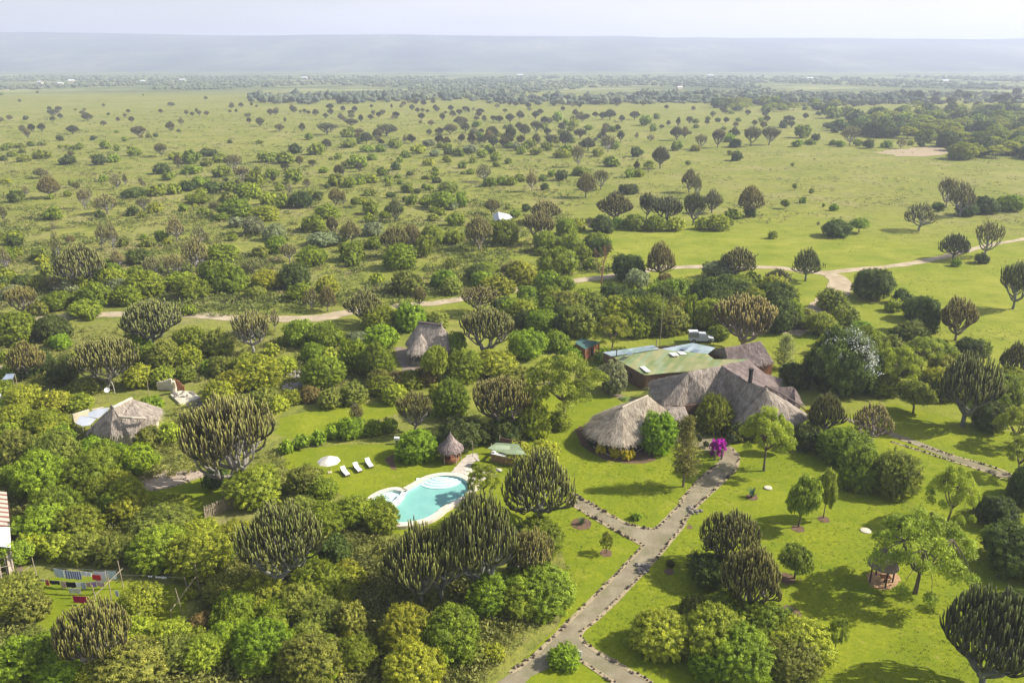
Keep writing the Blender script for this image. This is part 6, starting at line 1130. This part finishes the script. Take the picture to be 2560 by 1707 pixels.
# pickup truck with a grey canopy
t = empty('pickup_truck', W('L', 1165, 128, 0), R(-3), 'white double cab pickup with a tall pale canopy parked behind the kitchen block', 'pickup truck')
vehicle(t, M_TRUCKW, [(-2.4, .45), (2.35, .45), (2.4, .9), (2.3, 1.05), (1.35, 1.15), (.85, 1.78), (-.55, 1.82), (-.62, 1.1), (-2.4, 1.1)], 1.75)
b = MB(); b.box((-1.55, 0, 1.55), (1.75, 1.72, 1.15), 0, 1, 0, .97); b.build('canopy', M_SILV, t); b = MB(); b.box((-1.55, 0, 2.15), (1.8, 1.76, .06)); b.build('canopy_roof', M_WHITE, t)
for s_ in (-1, 1):
    for x0, x1 in ((-.42, .12), (.24, .92)):
        b = MB(); z0, z1 = 1.2, 1.62; yy = .842 * s_; top_ = x1 if x1 < .5 else .72; b.add([(x0, yy * 1.012, z0), (x1, yy * 1.012, z0), (top_, yy * .975, z1), (x0, yy * .975, z1)], [(0, 1, 2, 3)]); b.build('side_window', M_GLASS, t)
b = MB(); b.add([(1.34, -.74, 1.19), (1.34, .74, 1.19), (.90, .70, 1.75), (.90, -.70, 1.75)], [(0, 1, 2, 3)]); b.build('windscreen', M_GLASS, t)
for x in (-1.5, 1.55):
    for y in (-.78, .78): wheel(t, x, y)
for y in (-.62, .62): b = MB(); b.box((2.37, y, .8), (.06, .28, .16)); b.build('headlight', M_WHITE, t)
t = empty('parked_car', W('T', 40, 1290, 0), R(62), 'dusty white car half hidden under branches at the edge of the track', 'car')
vehicle(t, M_TRUCKW, [(-2.1, .35), (2.1, .35), (2.15, .75), (1.9, .92), (1.1, 1.0), (.45, 1.5), (-1.2, 1.55), (-1.9, 1.0), (-2.15, .9)], 1.7)
b = MB(); b.add([(1.1, -.74, 1.03), (1.1, .74, 1.03), (.50, .68, 1.47), (.50, -.68, 1.47)], [(0, 1, 2, 3)]); b.build('windscreen', M_GLASS, t); b = MB(); b.add([(-1.92, -.72, 1.03), (-1.92, .72, 1.03), (-1.26, .68, 1.53), (-1.26, -.68, 1.53)], [(0, 3, 2, 1)]); b.build('rear_window', M_GLASS, t)
for s_ in (-1, 1): b = MB(); b.add([(-1.5, .835 * s_, 1.05), (.9, .835 * s_, 1.05), (.35, .80 * s_, 1.42), (-1.15, .80 * s_, 1.45)], [(0, 1, 2, 3)]); b.build('side_window', M_GLASS, t)
for x in (-1.35, 1.35):
    for y in (-.76, .76): wheel(t, x, y, .33)
# ---- lawn shelter under the acacia
g = W('G', 700, 1060); t = empty('lawn_shelter', g, 0, 'small round thatched shelter on dark posts under the wide acacia', 'shelter')
b = MB(); prof = [(1.55, 2.02), (1.52, 2.16), (1.3, 2.65), (.8, 3.2), (.35, 3.8), (.03, 4.1)]; rr = random.Random(8); b.lathe(prof, (0, .4, 0), 22, .45, 0, .03, rr); b.build('roof', T_BROWN, t)
for x, y in ((0, -.75), (-1.2, .2), (1.2, .2), (0, 1.5)): b = MB(); b.tube([(x, y, 0), (x, y, 2.2)], .085, 6); b.build('post', M_DARKPOLE, t)
b = MB(); b.box((.35, .2, .75), (1.0, .7, .06)); b.build('table_top', M_PLANKR, t); b = MB(); b.tube([(.35, .2, 0), (.35, .2, .73)], .08, 6); b.build('table_leg', M_DARKPOLE, t)
b = MB(); b.box((.25, -.75, 1.9), (.55, .05, .35)); b.build('green_panel', mat('mint_panel', (.25, .55, .42), .6), t)
sheet('soil_patch', LP('G', 400, 880, 520, 800, 720, 830, 1000, 830, 1080, 980, 1000, 1130, 760, 1190, 560, 1170, 430, 1050), .03, noisy('orange_soil', (.50, .31, .16), (.36, .22, .12), 1.5), jitter=.1, step=.6)
# ---- board at the path junction
g = W('C2', 1578, 1400); t = empty('white_board', g, R(-14), 'white slatted board standing on the grass at the lower path junction', 'board')
b = MB(); [b.box((x, 0, .55), (.20, .03, .62)) for x in np.linspace(-.62, .62, 7)]; b.build('slats', M_WHITE, t); b = MB(); b.box((0, 0, .90), (1.5, .07, .08)); b.build('top_rail', M_WHITE, t)
for x in (-.72, .72): b = MB(); b.box((x, 0, .46), (.07, .07, .92)); b.build('post', M_WHITE, t)
# ---- stones, boulders on the lawns
def rocks(name, pan, x, y, n, r_, sz, lb, m, sd_=1):
    c = W(pan, x, y); rr = random.Random(sd_); b = MB()
    for i in range(n): a, d = rr.uniform(0, 6.28), r_ * math.sqrt(rr.random()); s_ = sz * rr.uniform(.5, 1.2); b.ico((c.x + d * math.cos(a), c.y + d * math.sin(a), s_ * .4), (s_, s_, s_ * .8), 1, rr.random(), 0, .25, rr)
    tag(b.build(name, m), lb, 'rocks')
rocks('rock_pile', 'M', 960, 965, 14, .8, .3, 'pile of dark rocks on the straight path edge below the agave', M_STONEW, 5); rocks('rock_pile', 'C2', 2040, 800, 14, .8, .32, 'heap of grey rocks on the path edge above the shade', M_STONEW, 6)
g = W('C3', 1255, 540); b = MB(); b.lathe([(.62, 0), (.6, .10), (.35, .16), (.05, .16)], (g.x, g.y, 0), 18); tag(b.build('white_stone_disc', M_CONC), 'flat white stone lying alone on the open lawn', 'stone')
g = W('C3', 595, 253); b = MB(); b.lathe([(.5, 0), (.5, .16), (.3, .2), (.05, .18)], (g.x, g.y, 0), 14); tag(b.build('round_stone', M_CONC), 'small round pale stone on the lawn beyond the agave', 'stone')
# ---- post frame beside the track
g = P(2060, 669); t = empty('post_frame', g, 0, 'low dark frame of two posts and a bar standing beside the track bend', 'post frame'); b = MB(); b.tube([(-.28, 0, 0), (-.28, 0, 1.25)], .09, 6); b.build('post', M_DARKPOLE, t); b = MB(); b.tube([(.28, 0, 0), (.28, 0, 1.05)], .08, 6); b.build('post', M_DARKPOLE, t); b = MB(); b.tube([(-.3, 0, .78), (.3, 0, .78)], .08, 6); b.build('bar', M_DARKPOLE, t)
# ================================================================== garden plants with a look of their own
def agave(g, r_, n, colr, lb, nm='agave_plant', h_=1.0, cat='agave'):
    b = MB(); rr = random.Random(int(g.x * 10))
    for i in range(n):
        a = i * 2.4; el = R(rr.uniform(35, 82)); L_ = r_ * rr.uniform(.8, 1.15); d = Vector((math.cos(a) * math.cos(el), math.sin(a) * math.cos(el), math.sin(el) * h_)); s_ = Vector((-math.sin(a), math.cos(a), 0)); v = []
        for t_ in (0, .35, .7, 1.0): p = d * L_ * t_ + Vector((0, 0, -.10 * L_ * t_ * t_)); w_ = r_ * .09 * (1 - t_) ** .6 + .005; v += [tuple(p + s_ * w_), tuple(p - s_ * w_)]
        b.add(v, [(0, 1, 3, 2), (2, 3, 5, 4), (4, 5, 7, 6)], rr.uniform(.8, 1.2))
    o = b.build(nm, M_LEAF); o.location = g; o.color = (*colr, 1); return tag(o, lb, cat)
agave(W('C3', 485, 1355 - 1045 + 2), 1.25, 26, (.12, .20, .10), 'tall agave in a ring of soil on the lawn beside the straight path', h_=1.15); _rings('C3', 485, 312, .8)
agave(W('C2', 1630, 495), 1.0, 24, (.10, .16, .06), 'spiky dark agave in bare soil beside the branch path'); _rings('C2', 1630, 492, 1.3)
agave(W('C3', 740, 1100), 1.0, 24, (.09, .15, .06), 'spiky agave in a bare soil patch beside the rounded lawn tree'); _rings('C3', 735, 1100, 1.3)
agave(W('B2', 75, 262), .9, 18, (.16, .2, .08), 'small spiky plant at the edge of the road side bushes')
for pan, x, y, r_ in [('C2', 1797, 690, .75), ('C3', 797, 525 - 0, .8), ('C3', 970, 462, .75), ('C3', 718, 862, 1.0), ('C2', 2225, 815, .6), ('C2', 2050, 1160, .7), ('C3', 65, 515, .4), ('C3', 1775, 488, .5)]: _rings(pan, x, y, r_)
def palm(g, h_, r_, n, colr, lb, nm='palm_tree'):
    t = empty(nm, g, 0, lb, 'palm'); b = MB(); b.tube([(0, 0, 0), (.05, 0, h_ * .5), (.1, .02, h_)], [.13, .10, .09], 7); b.build('trunk', M_BARK, t); b = MB(); rr = random.Random(int(g.x * 7))
    for i in range(n):
        a = i * 2.4; up = rr.uniform(.0, .8); L_ = r_ * rr.uniform(.85, 1.1); rib = [Vector((.1, 0, h_)) + Vector((math.cos(a) * L_ * u, math.sin(a) * L_ * u, L_ * (up * u - (.45 + up * .6) * u * u))) for u in (0, .3, .55, .8, 1)]; s_ = Vector((-math.sin(a), math.cos(a), 0))
        for p, q in zip(rib, rib[1:]):
            for sg in (-1, 1):
                for k in range(3): m_ = p.lerp(q, (k + .2) / 3); e_ = m_ + s_ * sg * L_ * .22 + (q - p) * .5 + Vector((0, 0, -.05)); w_ = (q - p) * .22; b.add([tuple(m_), tuple(m_ + w_), tuple(e_)], [(0, 1, 2)], rr.uniform(.8, 1.25))
    o = b.build('crown', M_LEAF, t); o.color = (*colr, 1); return t
palm(W('L', 678, 650), 1.5, 1.5, 22, (.24, .28, .05), 'small yellow-green palm growing at the corner between kitchen block and pale hall'); palm(W('L', 1700, 385), 2.6, 1.5, 16, (.14, .2, .06), 'slender palm growing in front of the brown back cottage'); palm(W('L', 450, 668), .35, 1.25, 16, (.22, .34, .05), 'low fan of bright palm fronds on the lawn edge near the hall')
def special(k, pan, x0, y0, x1, y1, nm, lb, cat, colr, **kw):
    o = place(pan, k, x0, y0, x1, y1, name=nm, col=colr, nopush=True, **kw); PLANTS.pop(); tag(o, lb, cat); return o
bou = special('b', 'L', 1245, 1045, 1392, 1200, 'magenta_bougainvillea', 'magenta flowering bougainvillea standing over the path end', 'bougainvillea', (.50, .02, .42), var=1)
for q in ((1290, 1235), (1355, 1225)): g = W('L', *q); b = MB(); b.tube([(g.x, g.y, 0), (g.x + .1, g.y, .8), (g.x + .05, g.y + .1, 1.5)], [.15, .13, .2], 7); bpy.context.view_layer.update(); o = b.build('trunk', M_BARK, bou); o.matrix_parent_inverse = bou.matrix_world.inverted()
for q, lb in [((185, 1075, 285, 1180), 'round yellow bush under the hall eaves farthest round the bed'), ((305, 1118, 420, 1220), 'round yellow bush under the hall eaves between two others'), ((400, 1135, 545, 1240), 'wide yellow bush under the hall eaves beside the vivid green tree')]: special('b', 'L', *q, 'yellow_bush', lb.replace('farthest round the bed', 'beside the low green shrub'), 'bush', (.60, .52, .02))
special('d', 'L', 110, 1045, 200, 1112, 'low_green_shrub', 'low dark green shrub under the hall eaves', 'shrub', (.10, .16, .05))
special('b', 'L', 2125, 760, 2220, 850, 'yellow_topiary', 'small yellow ball of clipped foliage above the roof corner of the lodge', 'topiary', (.48, .44, .01)); special('b', 'L', 2150, 815, 2290, 1010, 'yellow_green_topiary', 'tall yellow-green clipped bush beside the lodge roof corner', 'topiary', (.40, .44, .02))
for q, lb, s_ in [((1180, 1055, 1240, 1115), 'tiny dark clipped tree on the soil bed beside the bougainvillea', 't'), ((1395, 990, 1490, 1085), 'small olive clipped tree beside the curving path end', 't'), ((1105, 990, 1170, 1085), 'dark little bush in the bed behind the casuarina', 't')]: special(s_, 'L', *q, 'clipped_tree', lb, 'tree', (.12, .15, .05))
def plume(pan, x0, y0, x1, y1, lb, colr, nm, trunk_h=.2, seed=1, leafk=60, droop=.0, n=46, cat='tree'):
    """narrow wispy tree: sprays hanging off upright stems"""
    X0, Y0 = S(pan, x0, y0); X1, Y1 = S(pan, x1, y1); g = P((X0 + X1) / 2, Y1); wd = (X1 - X0) / (FPX / depth(g)); h_ = height_for(g, Y0); gg = np.random.default_rng(seed); rr = random.Random(seed)
    t = empty(nm, g, 0, lb, cat); b = MB(); b.tube([(0, 0, 0), (0, 0, h_ * .5), (0, 0, h_ * .95)], [.16, .10, .03], 7); cb = MB()
    for i in range(n):
        z_ = h_ * (trunk_h + (1 - trunk_h) * (i + .5) / n); r_ = wd / 2 * (1.0 if z_ < h_ * .6 else max(.25, 1.9 * (1 - z_ / h_) + .15)) * rr.uniform(.5, 1.05); a = i * 2.4; e_ = Vector((r_ * math.cos(a), r_ * math.sin(a), z_ + r_ * (.25 - droop)))
        b.tube([(0, 0, z_ - .5), e_ * .5 + Vector((0, 0, z_ * .5 - .1)), e_], [.04, .03, .01], 4); m_ = leafk; u = gg.uniform(.25, 1.1, (m_, 1)); c = np.array([0, 0, z_ - .3]) * (1 - u) + np.array(e_) * u + gg.normal(size=(m_, 3)) * np.array([.28, .28, .22]); c[:, 2] -= droop * u[:, 0] * gg.uniform(0, .8, m_)
        cb.leaves(c, gg.normal(size=(m_, 3)), .11, 1.8, np.repeat(rr.uniform(.7, 1.3), m_) * gg.uniform(.8, 1.2, m_), 0, gg)
    b.build('trunk', M_BARK, t); o = cb.build('crown', M_LEAF, t); o.color = (*colr, 1); return t
plume('L', 870, 825, 1130, 1480, 'tall wispy olive green casuarina on the lawn before the main lodge', (.26, .25, .06), 'casuarina_tree', .22, 3, 75, .3, 56)
plume('L', 1825, 75, 2045, 380, 'tall pale yellow-green bamboo clump behind the brown cottage', (.42, .46, .14), 'bamboo_clump', .05, 4, 60, -.3, 40)
# white flowers over the big dark shrub
fs_ = special('d', 'B3', 860, 250, 1300, 700, 'flowering_shrub', 'huge dark shrub with white blossom sprays over its crest', 'shrub', (.13, .18, .03)); b = MB(); gg = np.random.default_rng(9); pts = []
fc_ = Vector((fs_.location.x, fs_.location.y, fs_.scale.z * .42)); fr3 = (fs_.scale.x * .93, fs_.scale.y * .93, fs_.scale.z * .56); O_ = Vector((0, 0, CAM_H))
for (x, y, n) in [(x_, y_, n_ // 2) for x_, y_, n_ in [(1000, 260, 60), (1060, 300, 40), (1160, 235, 110), (1210, 300, 150), (1250, 360, 190), (1290, 400, 200), (1280, 330, 150), (1310, 440, 150), (1280, 480, 100), (1210, 260, 100), (1000, 330, 40), (1090, 410, 30), (1190, 350, 70), (1320, 520, 60), (1150, 300, 50), (1255, 300, 90)]]:
    d_ = (W('B3', x, y) - O_).normalized(); q = O_ - fc_; A2 = sum((d_[i] / fr3[i]) ** 2 for i in range(3)); B2_ = 2 * sum(d_[i] * q[i] / fr3[i] ** 2 for i in range(3)); C2_ = sum((q[i] / fr3[i]) ** 2 for i in range(3)) - 1; D_ = max(0, B2_ * B2_ - 4 * A2 * C2_)
    c = O_ + d_ * ((-B2_ - math.sqrt(D_)) / (2 * A2)); pts.append(np.array(c) + gg.normal(size=(n, 3)) * np.array([.5, .4, .4]))
pts = np.concatenate(pts); b.leaves(pts, gg.normal(size=(len(pts), 3)), .11, 1.4, 1.0, 0, gg); bpy.context.view_layer.update(); o = b.build('blossom', mat('white_blossom_petals', (.80, .80, .74), .7), fs_); o.matrix_parent_inverse = fs_.matrix_world.inverted()
# bare trees
def bare(pan, x0, y0, x1, y1, lb, colr, nm, seed, cat='bare tree'):
    X0, Y0 = S(pan, x0, y0); X1, Y1 = S(pan, x1, y1); g = P((X0 + X1) / 2, Y1); wd = (X1 - X0) / (FPX / depth(g)); h_ = height_for(g, Y0); rr = random.Random(seed); b = MB()
    def br(p, d, L_, r_, lv):
        q = p + d * L_; m_ = p.lerp(q, .5) + Vector((rr.uniform(-1, 1), rr.uniform(-1, 1), 0)) * L_ * .08; b.tube([p, m_, q], [r_, r_ * .8, r_ * .6], 5 if lv < 2 else 4)
        if lv < 5:
            for k in range(2 + (rr.random() < .5)): e_ = (d + Vector((rr.uniform(-1, 1), rr.uniform(-1, 1), rr.uniform(-.2, .7))) * .75).normalized(); br(q if k else p.lerp(q, .75), e_, L_ * rr.uniform(.55, .8), r_ * .58, lv + 1)
    br(Vector((0, 0, 0)), Vector((0, 0, 1)), h_ * .34, .10 * h_ / 5, 0); m = mat(nm + '_bark', colr, .9); t = empty(nm, g, 0, lb, cat); b.build('branches', m, t); return t
bare('A2', 1640, 1100, 1900, 1405, 'slim bare reddish tree beside the road near the green bushes', (.30, .16, .10), 'dead_tree', 4); bare('B2', 30, 730, 165, 865, 'small leafless grey tree on the hut lawn', (.32, .28, .22), 'leafless_tree', 8)
bare('B3', 1500, 265, 1760, 480, 'pale spreading thorn tree with few leaves on the meadow edge', (.42, .36, .24), 'thorn_tree', 12); bare('B1', 590, 500, 960, 660, 'pale dead branches sticking out below the grey candelabra tree', (.5, .46, .38), 'dead_branches', 15, 'dead branches')
bare('A2', 900, 1060, 1010, 1185, 'pale fallen branch lying under the dark bushes', (.45, .36, .2), 'fallen_branch', 17, 'dead branches')
# far farm sheds with pale roofs
for i, (x, y) in enumerate([(93, 193), (140, 196), (165, 190), (700, 183), (1195, 177), (1632, 178), (1860, 184), (1030, 221), (1560, 205), (330, 191), (2170, 190), (420, 188)]):
    g = P(*S('D', x, y)); s_ = g.y / 1500; t = empty('farm_shed', g, prg.uniform(-.5, .5)); b = MB(); b.box((0, 0, 1.6 * s_), (10 * s_, 6 * s_, 3.2 * s_)); b.build('wall', M_PLASTER, t)
    b = MB(); b.add([(-5.4 * s_, -3.4 * s_, 3.1 * s_), (5.4 * s_, -3.4 * s_, 3.1 * s_), (5.4 * s_, 0, 5 * s_), (-5.4 * s_, 0, 5 * s_), (-5.4 * s_, 3.4 * s_, 3.1 * s_), (5.4 * s_, 3.4 * s_, 3.1 * s_)], [(0, 1, 2, 3), (3, 2, 5, 4)]); b.build('roof', M_WHITE, t)
    tag(t, 'tiny pale roofed farm building lost in the far hazy woodland', 'farm building', 'farm buildings in the hazy distance')
# ================================================================== describe every plant by its look and what it stands beside
for pan, x, y, s_ in [('Q', 1000, 850, 'the swimming pool'), ('Q', 1600, 400, 'the pool gazebo'), ('Q', 2200, 420, 'the pool bar'), ('L', 350, 1000, 'the pale thatched hall'), ('L', 1400, 700, 'the main lodge'), ('L', 800, 250, 'the kitchen block'),
    ('L', 1700, 300, 'the back cottage'), ('L', 130, 220, 'the plank shed'), ('K', 700, 900, 'the porch hut'), ('H', 1000, 900, 'the saddle roofed hut'), ('N', 450, 330, 'the concrete ruin'), ('W', 800, 420, 'the laundry lines'), ('W', 2100, 500, 'the shaded drying yard'),
    ('E', 60, 500, 'the striped roof shed'), ('X', 1400, 950, 'the white roofed hut'), ('T', 250, 620, 'the blue sheet shelter'), ('F', 1000, 1200, 'the stick fence'), ('C2', 1578, 1400, 'the white board'), ('C2', 2060, 580, 'the upper path junction'),
    ('G', 700, 1060, 'the lawn shelter'), ('C3', 485, 312, 'the tall agave'), ('B3', 1800, 1060, 'the narrow garden path'), ('L', 1320, 1200, 'the magenta bougainvillea'), ('A3', 975, 1268, 'the post frame'), ('A3', 1050, 1380, 'the dirt track bend'),
    ('Y', 1000, 620, 'the road by the red bare tree'), ('B1', 450, 140, 'the pale road through the bush'), ('B1', 1500, 150, 'the road fork'), ('A3', 1650, 1240, 'the faint track over the meadow'), ('A3', 1600, 490, 'the bare red earth'), ('A3', 1250, 650, 'the open yellow plain'),
    ('A2', 1600, 830, 'the bright clearing'), ('A3', 1850, 920, 'the tall grey stem clump'), ('A1', 365, 780, 'the paired candelabra trees'), ('A1', 940, 380, 'the lone dark dome tree'), ('A1', 350, 270, 'the three tree cluster'), ('A2', 100, 180, 'the end of the open plain'),
    ('A2', 1100, 300, 'the dense candelabra grove'), ('A2', 2000, 230, 'the dark tree belt'), ('A3', 2100, 400, 'the far acacia wood'), ('A1', 1700, 900, 'the silvery bush thicket'), ('A1', 1900, 820, 'the long dark thicket'), ('A1', 1150, 180, 'the pale far grassland'),
    ('A1', 60, 500, 'the hazy bush rows'), ('A2', 600, 720, 'the scrubby slope'), ('A2', 560, 250, 'the scattered far groves'), ('C2', 700, 1100, 'the giant candelabra pair'), ('B1', 1000, 1100, 'the glossy hedge'), ('C3', 2000, 800, 'the dark shaded thicket'), ('C1', 1500, 1300, 'the lower thicket'),
    ('S', 60, 262, 'the empty grass horizon'), ('S', 2450, 700, 'the sunny meadow'), ('S', 2350, 250, 'the blue grey treeline')]:
    landmark(pan, x, y, s_)
LP_ = [(p, s_) for p, s_ in LAND]
def nearest(g, skip=()):
    return min(((math.hypot(p.x - g.x, p.y - g.y), p, s_) for p, s_ in LP_ if s_ not in skip), key=lambda q: q[0])
groups = {}
for o, k, g, wd, h, sp_ in PLANTS: groups.setdefault(k if k != 'm' else 'm', []).append(wd * h)
cut = {k: (sorted(v)[len(v) // 3], sorted(v)[2 * len(v) // 3]) for k, v in groups.items()}
rel = lambda g, p: ('beyond' if g.y > p.y * 1.04 + 1 else ('in front of' if g.y < p.y * .96 - 1 else 'level with'))
SH = lambda wd, h: ('tall narrow' if h > 1.15 * wd else ('low spreading' if h < .48 * wd else 'rounded'))
byl = {}
for row in PLANTS:
    o, k, g, wd, h, sp_ = row; nm, cat, look = KN[k]; lo_, hi_ = cut[k]; sz = 'small' if wd * h < lo_ else ('large' if wd * h > hi_ else 'medium')
    d1, p1, s1 = nearest(g); d2, p2, s2 = nearest(g, (s1,))
    sh = SH(wd, h) if k not in 'emg' else ('domed' if h > .8 * wd else 'wide')
    lb = f"{sz} {sh} {look} {cat} {rel(g, p1)} {s1}"
    o['category'] = cat; o['group'] = GRP[k]; byl.setdefault(lb, []).append((row, s2, p2))
final = {}
for lb, rows in byl.items():
    if len(rows) == 1: final.setdefault(lb, []).append(rows[0][0]); continue
    for row, s2, p2 in rows:
        short = lb.replace('medium ', '') + ', towards ' + s2.replace('the ', '', 1)
        final.setdefault(short, []).append(row)
ORD = ['', 'second ', 'third ', 'fourth ', 'fifth ', 'sixth ', 'seventh ', 'eighth ', 'ninth ', 'tenth ', 'eleventh ', 'twelfth ', 'thirteenth ', 'fourteenth ', 'fifteenth ', 'sixteenth ', 'seventeenth ', 'eighteenth ', 'nineteenth ', 'twentieth ']
for lb, rows in final.items():
    rows = sorted(rows, key=lambda r_: r_[2].y)
    for i, r_ in enumerate(rows):
        t_ = lb if len(rows) == 1 else ((('nearer ', 'farther ')[i] + lb) if len(rows) == 2 else (ORD[i] if i < 20 else 'far ') * (i > 0) + ('first ' if i == 0 else '') + lb)
        wds = t_.split()
        if len(wds) > 16: t_ = ' '.join(w_ for w_ in wds if w_ not in ('medium', 'rounded', 'domed'))
        wds = t_.split(); t_ = ' '.join(wds[:16]); r_[0]['label'] = t_
# ================================================================== the air: one even box of haze
HZ = bpy.data.materials.new('haze_air'); HZ.use_nodes = True; HZ.node_tree.nodes.clear()
ho = HZ.node_tree.nodes.new('ShaderNodeOutputMaterial'); hv = HZ.node_tree.nodes.new('ShaderNodeVolumePrincipled')
hv.inputs['Color'].default_value = (.73, .785, 1.0, 1); hv.inputs['Density'].default_value = 2.5e-4; hv.inputs['Anisotropy'].default_value = 0.15
HZ.node_tree.links.new(hv.outputs[0], ho.inputs['Volume'])
hb = MB(); hb.box((0, 3800, 134), (26000, 8600, 272)); tag(hb.build('haze', HZ), 'pale blue haze over the distant hills and plain', None, None, 'stuff')
